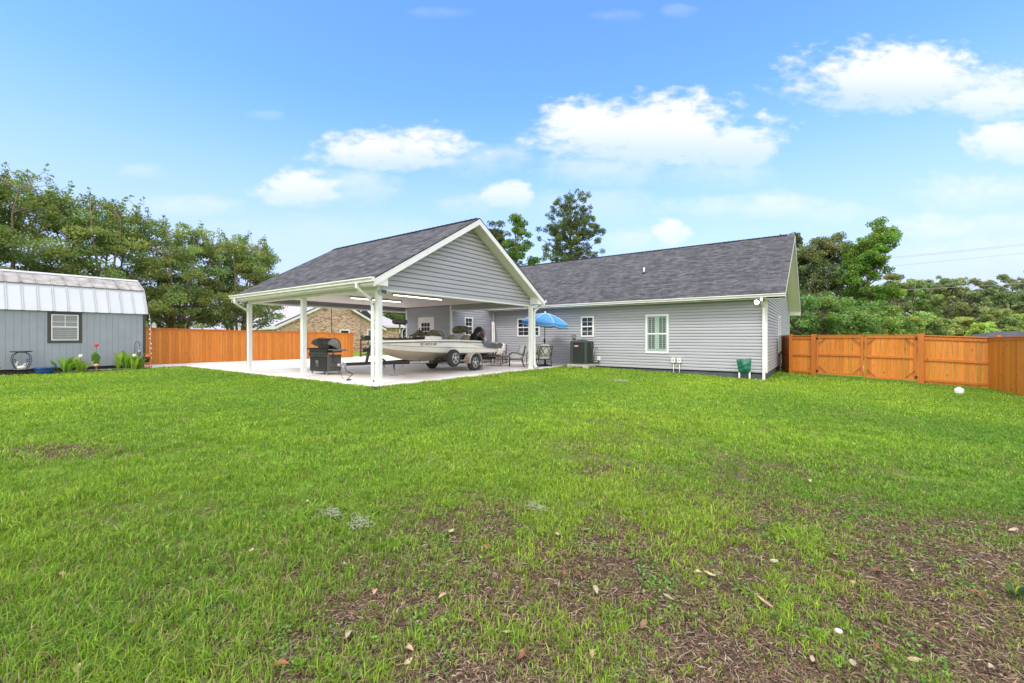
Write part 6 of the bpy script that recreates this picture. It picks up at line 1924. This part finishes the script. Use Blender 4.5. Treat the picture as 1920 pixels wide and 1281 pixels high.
def build_cover():
    e = empty('backflow_cover', (-2.42, 18.5, -.3), 'green insulated bag over two white pipes near the house corner', 'pipe cover')
    rs = np.random.RandomState(5)
    s = MB(); nx, nz = 10, 10
    def P(i, j, sd_):
        u = i / nx; v = j / nz
        x = -2.66 + .46 * u + .06 * v - (1 - v) * 0 ; z = -.06 + .55 * v + .07 * u * v + .05 * (1 - v) * math.sin(u * 3)
        x = x + (.10 * (1 - v)) * (1 if u < .5 else .2) - .05 * v * (u < .1)
        bul = .15 * (math.sin(math.pi * min(max(u, .02), .98)) ** .6) * (math.sin(math.pi * min(max(v * .93 + .02, .02), .98)) ** .5)
        wr = .012 * math.sin(9 * u + 6 * v) + .010 * math.sin(17 * v - 5 * u)
        return (x, 18.48 - sd_ * (bul + wr * (bul > .05)), z)
    for sd_ in (1, -1):
        for i in range(nx):
            for j in range(nz):
                q = [P(i, j, sd_), P(i + 1, j, sd_), P(i + 1, j + 1, sd_), P(i, j + 1, sd_)]
                s.poly(q if sd_ > 0 else q[::-1], smooth=True)
    s.build('bag', M['green'], e)
    for x in (-2.55, -2.20):
        s = MB(); s.tube([(x, 18.48, -.5), (x, 18.48, .05)], .03, 10); s.build('pipe', M['plastic'], e)
build_cover()

e = empty('cleanout_cap', (3.42, 18.56, gzf(3.42, 18.56)), 'white round pipe cap sticking out of the grass near the fence', 'pipe cap')
s = MB(); s.lathe((0, 0, -.05), [(.07, 0), (.07, .14), (.06, .15)], 20); s.build('pipe', M['plastic'], e, world=False)
s = MB(); s.lathe((0, 0, .07), [(.105, 0), (.11, .02), (.11, .12), (.09, .15), (.05, .155), (.045, .19), (.0, .19)], 20); s.build('cap', M['plastic'], e, world=False)

s = MB()
rr_ = random.Random(2)
s.tube([(-10.1, 7.35, .02), (-9.95, 7.2, .0), (-9.7, 7.3, -.02), (-9.6, 7.15, -.03), (-9.8, 7.05, -.03)], .012, 6)
o = s.build('drain_hose', M['black']); set_origin(o, (-10.0, 7.2, 0)); tag(o, 'short black hose curled at the foot of the near corner post', 'hose')

# ------------------------------------------------------------------ things along the shed
def gl(x, y): return gzf(x, y) + .0
def build_stand():
    x, y = -24.25, 2.17; z = -.03
    e = empty('plant_stand', (x, y, z), 'scrolled black wire plant stand with flat round top against the shed', 'plant stand')
    s = MB(); s.lathe((0, 0, .84), [(.08, -.03), (.27, .0), (.30, .035), (.29, .035), (.1, .01)], 24); s.build('dish', M['dkgrey'], e, world=False)
    for k in range(4):
        a = math.pi / 4 + k * math.pi / 2; ca, sa = math.cos(a), math.sin(a)
        P = [(.10, .84), (.30, .72), (.34, .52), (.27, .32), (.18, .2), (.22, .0)]
        s = MB(); s.tube([(r * ca, r * sa, h) for r, h in P], .010, 6)
        pts = [(r, h) for r, h in [(.3, .55), (.22, .58), (.18, .50), (.24, .46), (.27, .52)]]
        s.tube([(r * ca, r * sa, h) for r, h in pts], .007, 5); s.build('leg', M['black'], e, world=False)
    s = MB(); s.lathe((0, 0, .19), [(.20, 0), (.20, .012)], 18); s.build('lower_shelf', M['galv'], e, world=False)
    e = empty('swan_ornament', (x, y, z + .205), 'small white bird ornament on the lower shelf of the plant stand', 'ornament')
    s = MB(); s.blob((0, 0, .06), .06, .12, .06, 12, 8); s.tube([(0, -.08, .08), (0, -.13, .18), (0, -.09, .27), (0, -.14, .27)], [.03, .02, .02, .01], 8); s.obox((.03, .05, .14), (.01, 0, 0), (0, .05, .06), (0, .02, -.02)); s.build('body', M['plastic'], e, world=False)
build_stand()
e = empty('planter_pot', (-23.9, 2.72, -.04), 'glazed cobalt blue planter pot on the mulch', 'pot')
s = MB(); s.lathe((0, 0, 0), [(.19, 0), (.25, .10), (.29, .22), (.32, .23), (.32, .26), (.28, .26), (.26, .2)], 24); s.build('bowl', M['blueglaze'], e, world=False)
s = MB(); s.lathe((0, 0, .2), [(.265, 0), (.265, .01)], 20); s.build('soil', pmat('dark_soil', (.03, .022, .018), .95, bump=.5), e, world=False)

def canna(name, label, x, y, h, n, seed, col, spread=.32, leafw=.10, flower=None, cat='plant'):
    rs = np.random.RandomState(seed); z = gl(x, y) - .02
    e = empty(name, (x, y, z), label, cat, group=None)
    s = MB()
    for i in range(n):
        a = rs.uniform(0, 2 * math.pi); L = h * rs.uniform(.55, 1.3); r0 = rs.uniform(0, spread * .45)
        b = Vector((math.cos(a) * r0, math.sin(a) * r0, 0)); d = Vector((math.cos(a), math.sin(a), 0)); side = Vector((-d.y, d.x, 0))
        out = rs.uniform(.15, .75) * spread * 1.3; w = leafw * rs.uniform(.7, 1.25)
        k = rs.uniform(.7, 1.3); s.c = (col[0] * k, col[1] * k, col[2] * k)
        prev = None; m = 6
        for j in range(m + 1):
            t = j / m
            c = b + d * out * t ** 1.6 + Vector((0, 0, L * (t * 1.25 - .38 * t * t)))
            ww = .012 if t < .3 else w * math.sin(math.pi * min(1, (t - .28) / .73)) ** .75
            tw = Vector((0, 0, 1)) * .25 * ww
            cur = (c - side * ww + tw, c, c + side * ww + tw)
            if prev:
                s.poly([prev[0], prev[1], cur[1], cur[0]], smooth=True); s.poly([prev[1], prev[2], cur[2], cur[1]], smooth=True)
            prev = cur
    s.build('leaves', M['leaf'], e, world=False)
    if flower:
        fx, fz, m_ = flower
        s = MB(); s.tube([(0, 0, 0), (fx * .3, .0, fz * .6), (fx, 0, fz)], .009, 5); st = s.build('flower_stem', pmat('green_stem', (.07, .14, .03), .6), e, world=False)
        s = MB()
        for k in range(5):
            a = k * 1.26; s.blob((fx + .035 * math.cos(a), .035 * math.sin(a), fz + .05 + .02 * (k % 2)), .03, .03, .06, 8, 6)
        s.build('blossom', M[m_], e, world=False)
    return e
CG = (.19, .35, .055); CG2 = (.30, .43, .07); CG3 = (.13, .26, .06)
canna('canna_plant', 'broad leaved green plant right of the blue pot, at the left end of the bed', -23.95, 3.25, .62, 16, 1, CG, .4)
canna('canna_plant', 'dense clump of leafy green plants with a pale bud left of the red flower', -24.0, 3.70, .58, 26, 2, CG2, .38, .07, flower=(.05, .62, 'plastic'))
canna('canna_plant', 'tall canna with a single red flower under the right side of the shed window', -23.9, 4.15, .85, 7, 3, CG3, .16, .12, flower=(.02, 1.06, 'petal'))
canna('canna_plant', 'upright young canna between the red flower and the tall leafy one', -24.1, 4.85, .72, 8, 4, CG2, .22, .07)
canna('canna_plant', 'tall canna with one rounded upright leaf in the middle of the bed', -24.2, 5.1, .80, 10, 5, CG, .24, .09)
canna('flowering_shrub', 'bushy yellow green shrub with white blossoms before the lantern hook', -24.1, 5.35, .68, 46, 6, CG2, .34, .05, flower=(.1, .58, 'plastic'), cat='shrub')
canna('canna_plant', 'low spreading green plant at the right end of the bed beside the lantern hook', -24.3, 5.62, .5, 12, 7, CG, .3, .06)
canna('leafy_plant', 'leafy plant at the left picture edge in front of the shed', -24.1, 1.5, .6, 10, 8, CG3, .3, .06)
e = empty('flamingo_ornament', (-23.75, 4.12, -.04), 'small orange pink bird ornament under the red flower', 'ornament')
s = MB(); s.tube([(0, 0, 0), (0, 0, .22)], .006, 5); s.blob((0, 0, .27), .05, .09, .06, 10, 6); s.tube([(0, -.07, .29), (0, -.11, .38), (0, -.07, .44), (0, -.12, .42)], [.02, .014, .016, .008], 6); s.build('body', pmat('salmon_plastic', (.75, .36, .25), .5), e, world=False)

e = empty('shepherd_hook', (-24.55, 5.50, -.03), 'black shepherd hook with small shelf in front of the shed end', 'garden hook')
s = MB(); s.tube([(0, 0, 0), (0, 0, 1.08), (.0, .03, 1.17), (0, .09, 1.21), (0, .15, 1.17), (0, .17, 1.08), (0, .16, 1.0)], .011, 6); s.build('rod', M['black'], e, world=False)
s = MB(); s.box(-.12, .12, -.02, .32, .47, .485); s.build('shelf', M['black'], e, world=False)
e = empty('lantern', (-24.55, 5.65, .47), 'small glass lantern hanging on the shepherd hook', 'lantern')
s = MB(); s.lathe((0, 0, .0), [(.06, 0), (.07, .03), (.075, .16), (.05, .26), (.02, .30), (.015, .42)], 12); s.build('glass_body', M['glassg'], e, world=False)
s = MB(); s.lathe((0, 0, .24), [(.07, 0), (.05, .05), (.02, .08)], 12); s.build('lid', M['galv'], e, world=False)

e = empty('flower_stand', (-24.3, 5.86, -.03), 'terracotta coloured plant stand with a potted orange flower at the shed corner', 'plant stand')
s = MB()
for k in range(4):
    a = k * 1.571 + .78; s.tube([(.10 * math.cos(a), .10 * math.sin(a), .28), (.19 * math.cos(a), .19 * math.sin(a), .14), (.15 * math.cos(a), .15 * math.sin(a), 0)], .014, 5)
s.lathe((0, 0, .08), [(.15, 0), (.15, .015)], 14); s.build('frame', M['terra'], e, world=False)
e = empty('flower_pot', (-24.3, 5.86, .25), 'dark pot of orange flowers on the terracotta stand', 'flower pot')
s = MB(); s.lathe((0, 0, 0), [(.07, 0), (.11, .15), (.10, .15)], 14); s.build('pot', M['black'], e, world=False)
s = MB(); RR = random.Random(8)
for i in range(26):
    a = RR.uniform(0, 6.28); r = RR.uniform(0, .16); s.blob((r * math.cos(a), r * math.sin(a), .20 + RR.uniform(0, .12)), .03, .03, .02, 6, 4)
s.build('flowers', M['petalo'], e, world=False)
s = MB()
for i in range(40):
    a = RR.uniform(0, 6.28); r = RR.uniform(0, .17); s.c = (.08, .16, .03); c = Vector((r * math.cos(a), r * math.sin(a), .14 + RR.uniform(0, .12))); s.obox(c, (.03, 0, .01), (0, .02, .005), (0, 0, .002))
s.build('leaves', M['leaf'], e, world=False)

# string of bulbs hanging at the shed corner
e = empty('string_lights', (-24.75, 6.1, 2.3), 'string of white bulbs hanging down the shed corner', 'string lights')
s = MB(); s.tube([(-24.77, 6.06, 2.4), (-24.72, 6.10, 1.6), (-24.76, 6.07, .9), (-24.74, 6.08, .35)], .006, 5); s.build('cord', M['plastic'], e)
for z in (2.18, 1.98, 1.72, 1.50, 1.30, 1.06, .86, .62, .40):
    s = MB(); dy = .03 * (-1) ** int(z * 10); s.blob((-24.74, 6.09 + dy, z), .024, .024, .032, 10, 6); s.build('bulb', M['plastic'], e)
e = empty('birdhouse', (-27.0, 6.75, 1.84), 'small white birdhouse on top of the fence beside the shed', 'birdhouse')
s = MB(); s.prism([(0, -.08, 0), (0, .08, 0), (0, .08, .15), (0, 0, .27), (0, -.08, .15)], (.14, 0, 0)); b = s.build('body', M['white'], e, world=False)
s = MB(); s.bar((.07, -.11, .13), (.07, .0, .29), .18, .015, up=(0, -1, 1)); s.bar((.07, .11, .13), (.07, .0, .29), .18, .015, up=(0, 1, 1)); s.build('roof', M['shedroof2'], e, world=False)
s = MB(); s.lathe((.14, 0, .1), [(.022, 0), (.022, .003)], 12, (1, 0, 0)); s.build('entrance', M['black'], b, world=False)

# mulch bed
def mulch():
    rs = np.random.RandomState(6); n = 5200
    x = rs.uniform(-24.9, -23.55, n); y = rs.uniform(-3, 6.0, n)
    keep = (x < -23.75 - .04 * np.abs(rs.normal(size=n)) - .08 * y.clip(0, 6) * 1.0 / 1.2); x = x[keep]; y = y[keep]; n = len(x)
    z = ground_z(x, y) + rs.uniform(.005, .05, n)
    a = rs.normal(size=(n, 3)); a[:, 2] *= .3; a /= np.linalg.norm(a, axis=1)[:, None]; b = np.cross(a, [0, 0, 1]) + rs.normal(size=(n, 3)) * .2
    s_ = rs.uniform(.02, .06, n)[:, None]; P = np.stack([x, y, z], 1)
    V = np.stack([P - a * s_, P + b * s_ * .4, P + a * s_, P - b * s_ * .4], 1).reshape(-1, 3)
    k = rs.uniform(.4, 1.5, n)[:, None]
    o = quads_mesh('mulch', V, None, np.array([[.14, .10, .075]]) * k, M['leaf'])
    tag(o, 'grey brown mulch strip along the foot of the shed', 'mulch', kind='stuff')
mulch()
# ------------------------------------------------------------------ grass
def blocked(x, y):
    b = (x < -10.04) & (y > 7.36) & (x > -29.3)
    b |= (x < -24.86) & (y > 3.4)
    b |= (x < -23.55 - .05 * np.clip(y, 0, 6)) & (y < 6.3) & (y > -6)
    b |= (y > 18.86) & (x < -1.62)
    yf = A0[1] + (C0[1] - A0[1]) * (x - A0[0]) / (C0[0] - A0[0])
    b |= (y > yf) & (x > -1.7)
    xf = C0[0] + (y - C0[1]) * (5.12 - 4.79) / (19.9 - 22.04)
    b |= (x > xf) & (y > 10.9)
    return b

def grass():
    rs = np.random.RandomState(101)
    VV = []; CC = []
    bands = [(.7, 3.0, 15500, .0044, (.028, .075), 9, .018), (3.0, 5.0, 9000, .0060, (.03, .072), 8, .022), (5.0, 9.0, 3700, .0095, (.035, .075), 6, .03),
             (9.0, 15.0, 1700, .015, (.035, .07), 4, .05), (15.0, 27.0, 720, .024, (.035, .07), 3, .08)]
    for (d0, d1, dens, w, (h0, h1), per, tr) in bands:
        area = 4.3 * (d1 * d1 - d0 * d0) / 2
        n = int(area * dens / per)
        d = np.sqrt(rs.uniform(d0 * d0, d1 * d1, n)); t = rs.uniform(-2.15, 2.15, n)
        cx = d * FX + d * t * RX; cy = d * FY + d * t * RY
        B = bare_field(cx, cy)
        tuftiness = fbm(cx, cy, .35, 71, 3)
        keep = rs.rand(n) < np.clip(1.12 - 1.0 * B, .13, 1) * np.clip(.25 + 1.6 * (tuftiness - .2), .3, 1)
        keep &= ~blocked(cx, cy) & ((np.abs(t) < 1.4) | (rs.rand(n) < .45))
        cx = cx[keep]; cy = cy[keep]; B = B[keep]; tf = tuftiness[keep]
        big = fbm(cx, cy, 2.6, 91, 4)
        lush = fbm(cx, cy, 5.5, 55, 3)
        th = rs.uniform(.6, 1.25, len(cx)); tcol = rs.normal(size=len(cx))
        straw = rs.rand(len(cx))
        k = np.repeat(np.arange(len(cx)), per)
        m = len(k)
        x = cx[k] + rs.normal(size=m) * tr; y = cy[k] + rs.normal(size=m) * tr
        z = ground_z(x, y)
        h = rs.uniform(h0, h1, m) * th[k] * (.72 + .75 * big[k]) * (1 - .45 * B[k]) * (.6 + .85 * tf[k])
        # longer, coarser growth at the near left
        dd = cx[k] * FX + cy[k] * FY; rr = cx[k] * RX + cy[k] * RY
        h *= 1 + .3 * (1 - sstep(2.2, 5, dd)) * (1 - sstep(-.9, .1, rr / dd))
        az = rs.uniform(0, 2 * np.pi, m)
        lean = rs.uniform(.15, 1.15, m) ** 1.0
        dx, dy = np.cos(az), np.sin(az)
        ww = w * rs.uniform(.6, 1.4, m)
        sa = az + np.pi / 2 + rs.normal(size=m) * .5
        sx, sy = np.cos(sa) * ww / 2, np.sin(sa) * ww / 2
        mz = z + h * .58; mx = x + dx * h * lean * .30; my = y + dy * h * lean * .30
        tx = x + dx * h * lean * 1.0; ty = y + dy * h * lean * 1.0; tz = z + h * (1.02 - .35 * lean)
        V = np.stack([np.stack([x, y, z - .004], 1), np.stack([mx + sx, my + sy, mz], 1), np.stack([tx, ty, tz], 1), np.stack([mx - sx, my - sy, mz], 1)], 1).reshape(-1, 3)
        f = np.clip((big[k] - .5) * 2.6 + (lush[k] - .5) * 1.5 - .05 + rs.normal(size=m) * .45 + tcol[k] * .25, -1, 1)
        yel = np.array([.325, .46, .045]); blu = np.array([.14, .285, .036]); 
        C = yel[None] * ((1 + f) / 2)[:, None] + blu[None] * ((1 - f) / 2)[:, None]
        C *= (rs.uniform(.55, 1.35, m) * (.72 + .56 * tf[k]) * (.90 + .12 * sstep(2.5, 9, dd)))[:, None]
        isst = (straw[k] < .012 + .12 * B[k]) | (rs.rand(m) < .03 + .10 * B[k])
        sc_ = np.array([.40, .31, .17])[None] * rs.uniform(.5, 1.2, m)[:, None]
        C[isst] = sc_[isst]
        VV.append(V); CC.append(C)
    # small round-leaved weeds mixed into the sward
    n = 46000
    d = 1.5 + 8.5 * rs.rand(n // 8) ** 1.25; t = rs.uniform(-1.3, 1.3, n // 8)
    cx = d * FX + d * t * RX; cy = d * FY + d * t * RY
    kp = (fbm(cx, cy, .7, 171, 3) > .53) & ~blocked(cx, cy)
    cx = np.repeat(cx[kp], 8); cy = np.repeat(cy[kp], 8); n = len(cx); dd_ = cx * FX + cy * FY
    x = cx + rs.normal(size=n) * .028; y = cy + rs.normal(size=n) * .028; z = ground_z(x, y) + rs.uniform(.012, .045, n)
    az = rs.uniform(0, 6.28, n); L = rs.uniform(.005, .012, n) * (1 + dd_ * .05)
    A = np.stack([np.cos(az) * L, np.sin(az) * L, rs.normal(size=n) * L * .4], 1); S = np.stack([-np.sin(az) * L * .6, np.cos(az) * L * .6, rs.normal(size=n) * L * .25], 1)
    P = np.stack([x, y, z], 1)
    VV.append(np.stack([P - A, P + S, P + A, P - S], 1).reshape(-1, 3))
    CC.append(np.array([[.16, .33, .05]]) * rs.uniform(.55, 1.25, n)[:, None])
    V = np.concatenate(VV); C = np.concatenate(CC)
    o = quads_mesh('lawn_grass', V, None, C, M['grass'])
    tag(o, 'green grass blades of the lawn, thinning over bare patches', 'grass', kind='stuff')

def thatch():
    rs = np.random.RandomState(303)
    n = 400000
    d = np.sqrt(rs.uniform(1.45 ** 2, 10 ** 2, n) ); d = 1.45 + (10 - 1.45) * rs.rand(n) ** 1.7
    t = rs.uniform(-1.7, 1.7, n)
    x = d * FX + d * t * RX; y = d * FY + d * t * RY
    B = bare_field(x, y)
    keep = (rs.rand(n) < np.clip(B * 1.3 + .08, 0, 1)) & ~blocked(x, y)
    x = x[keep]; y = y[keep]; n = len(x); d = d[keep]
    z = ground_z(x, y) + rs.uniform(.001, .014, n)
    az = rs.uniform(0, 2 * np.pi, n); L = rs.uniform(.008, .038, n) * rs.choice([.5, 1, 1, 1.5], n); w = rs.uniform(.0010, .0032, n) * (1 + d * .12)
    A = np.stack([np.cos(az) * L, np.sin(az) * L, rs.normal(size=n) * L * .22], 1)
    S = np.stack([-np.sin(az) * w, np.cos(az) * w, rs.normal(size=n) * w * .4], 1)
    P = np.stack([x, y, z], 1)
    V = np.stack([P - A - S * .6, P - A * .1 - S * 1.0 + [0, 0, .002], P + A, P - A * .1 + S + [0, 0, .002]], 1).reshape(-1, 3)
    pal = np.array([[.40, .29, .19], [.25, .165, .11], [.15, .10, .07], [.42, .34, .26], [.24, .14, .11], [.06, .042, .032], [.50, .43, .36], [.16, .11, .08]])
    C = pal[rs.choice(len(pal), n, p=[.2, .2, .16, .10, .12, .12, .02, .08])] * rs.uniform(.7, 1.3, n)[:, None]
    o = quads_mesh('thatch', V, None, C, M['leaf'])
    tag(o, 'dry brown thatch and straw littering the bare foreground soil', 'thatch', kind='stuff')

def on_ground(px, py):
    u = (px - 960) / 800; v = (633 - py) / 800
    d = 1.5
    for _ in range(30):
        x, y = (FX + u * RX) * d, (FY + u * RY) * d
        zt = gzf(x, y); d = (zt - CZ) / v
    return (FX + u * RX) * d, (FY + u * RY) * d, zt

def fallen():
    rs = random.Random(12)
    pts = [(1330, 1085), (1308, 1080), (1430, 1140), (1602, 1102), (1647, 1080), (1830, 1122), (1252, 1130), (1115, 1115), (1207, 1180), (1737, 1215), (1717, 1247), (1522, 1245), (1110, 1235), (1055, 1082), (1062, 1110),
           (1567, 1047), (1705, 1077), (1642, 1220), (150, 1267), (527, 1260), (342, 1253), (650, 1202), (645, 1065), (767, 1230), (765, 1250), (845, 1002), (912, 1035), (830, 1127), (450, 1045), (142, 1075), (257, 1170), (877, 1175),
           (950, 1197), (570, 1022), (577, 945), (1010, 955), (1520, 907), (1735, 930), (1820, 935), (1365, 985), (1100, 1000), (1045, 1010), (470, 1040), (115, 1085), (1900, 1000), (1450, 1060), (980, 1240), (1600, 1255), (1860, 1262), (700, 1120)]
    cols = [('pale_tan_leaf', (.52, .38, .24)), ('pinkish_tan_leaf', (.50, .30, .20)), ('red_brown_leaf', (.25, .08, .04)), ('bleached_leaf', (.42, .34, .23)), ('brown_leaf', (.22, .13, .07))]
    mats = [pmat(n_, c, .6, noise=.35, nscale=30) for n_, c in cols]
    protos = []
    for mi in range(5):
        for sh in range(2):
            s = MB(); L = .046; W = .018 if sh else .022; n = 8; curl = rs.uniform(.15, .5); fold = rs.uniform(.2, .7)
            prev = None
            for j in range(n + 1):
                t = j / n; x = -L + 2 * L * t; w = W * math.sin(math.pi * (.03 + .94 * t)) ** .8 * (1.15 - .35 * t)
                z = .012 + curl * .03 * math.cos(math.pi * (t - .5) * 1.3) * (1 if sh else -1) + .010
                cur = [(x, -w, z + fold * w * .8), (x, -w * .5, z + fold * w * .25), (x, 0, z), (x, w * .5, z + fold * w * .3), (x, w, z + fold * w)]
                if prev:
                    for a in range(4): s.poly([prev[a], prev[a + 1], cur[a + 1], cur[a]], smooth=True)
                prev = cur
            s.tube([(-L - .016, 0, .012), (-L, 0, .012)], .0012, 4)
            o = s.build('fallen_leaf', mats[mi]); protos.append(o)
    used = set()
    for i, (px, py) in enumerate(pts):
        x, y, z = on_ground(px, py)
        k = rs.randrange(len(protos)) if i >= 10 else i
        if (px, py) in ((645, 1065), (1572, 1190)): k = 6
        o = protos[k]
        if k in used: o = o.copy(); COL.objects.link(o)
        used.add(k)
        sc_ = rs.uniform(.5, .95) * (1.25 if i < 7 else 1)
        o.location = (x, y, z + .016); o.rotation_euler = (rs.uniform(-.35, .35), rs.uniform(-.3, .3), rs.uniform(0, 6.28)); o.scale = (sc_, sc_, sc_)
        cn = o.data.materials[0].name.replace('_leaf', '').replace('_', ' ').split('.')[0]
        wx = 'left part' if px < 700 else ('middle' if px < 1250 else 'right part')
        wy = 'by the bottom edge of the picture' if py > 1195 else ('on the worn nearer grass' if py > 1040 else 'further out on the lawn')
        tag(o, '%s curled dry leaf in the %s, %s' % (cn, wx, wy), 'leaf', group='dry leaves scattered over the foreground lawn')
    # pale moss clumps
    mm = pmat('pale_moss', (.42, .43, .33), .9)
    for (px, py, r, lab) in ((622, 975, .06, 'pale grey moss clump in the lawn, left of a nearby pair'), (672, 990, .07, 'pale grey moss clump in the lawn, right of a nearby pair'), (1005, 962, .055, 'wispy pale moss clump in the middle of the lawn'), (1163, 717, .12, 'bleached moss clump on the far lawn in front of the condenser')):
        x, y, z = on_ground(px, py)
        rs2 = np.random.RandomState(px)
        s = MB()
        for i in range(70):
            p = Vector((rs2.normal() * r, rs2.normal() * r * .6, .015 + abs(rs2.normal()) * .018)); pts_ = [p]
            d = Vector(rs2.normal(size=3)); d.z *= .25; d.normalize()
            for j in range(4):
                d = (d + Vector(rs2.normal(size=3)) * .6); d.z *= .4; d.normalize(); p = p + d * r * .22; p.z = max(.008, p.z); pts_.append(p)
            s.tube(pts_, .0016 if py > 800 else .006, 3, cap=False)
        o = s.build('moss_clump', mm); o.location = (x, y, z + .03); tag(o, lab, 'moss')
    # stone and eggshell-like pale chips
    for (px, py, lab) in ((1572, 1190, 'white stone chip half sunk in the foreground soil'),):
        x, y, z = on_ground(px, py); s = MB(); s.blob((0, 0, 0), .022, .016, .012, 10, 6, .8); o = s.build('stone_chip', M['plastic']); o.location = (x, y, z + .02); tag(o, lab, 'stone')
    # weed at the right edge
    x, y, z = on_ground(1905, 1120)
    canna('broadleaf_weed', 'dark green broad leaved weed at the right picture edge', x, y, .10, 11, 77, (.05, .11, .035), .10, .018, cat='weed')
    # twigs
    for (px, py, rz, lab) in ((1470, 1095, .4, 'thin bare twig in the foreground soil, right of the largest leaf'), (1290, 1235, 1.2, 'bent bare twig near the bottom edge of the picture'), (1150, 1130, 2.2, 'short twig lying across a bare patch left of the leaves')):
        x, y, z = on_ground(px, py); s = MB()
        s.tube([(-.09, 0, .01), (-.03, .012, .014), (.03, .0, .02), (.08, .02, .012)], [.0022, .003, .0026, .001], 5); s.tube([(-.02, .012, .014), (.01, .04, .03)], [.002, .001], 4)
        o = s.build('twig', M['myrtle']); o.location = (x, y, z + .01); o.rotation_euler = (0, 0, rz); tag(o, lab, 'twig')

grass()
thatch()
fallen()
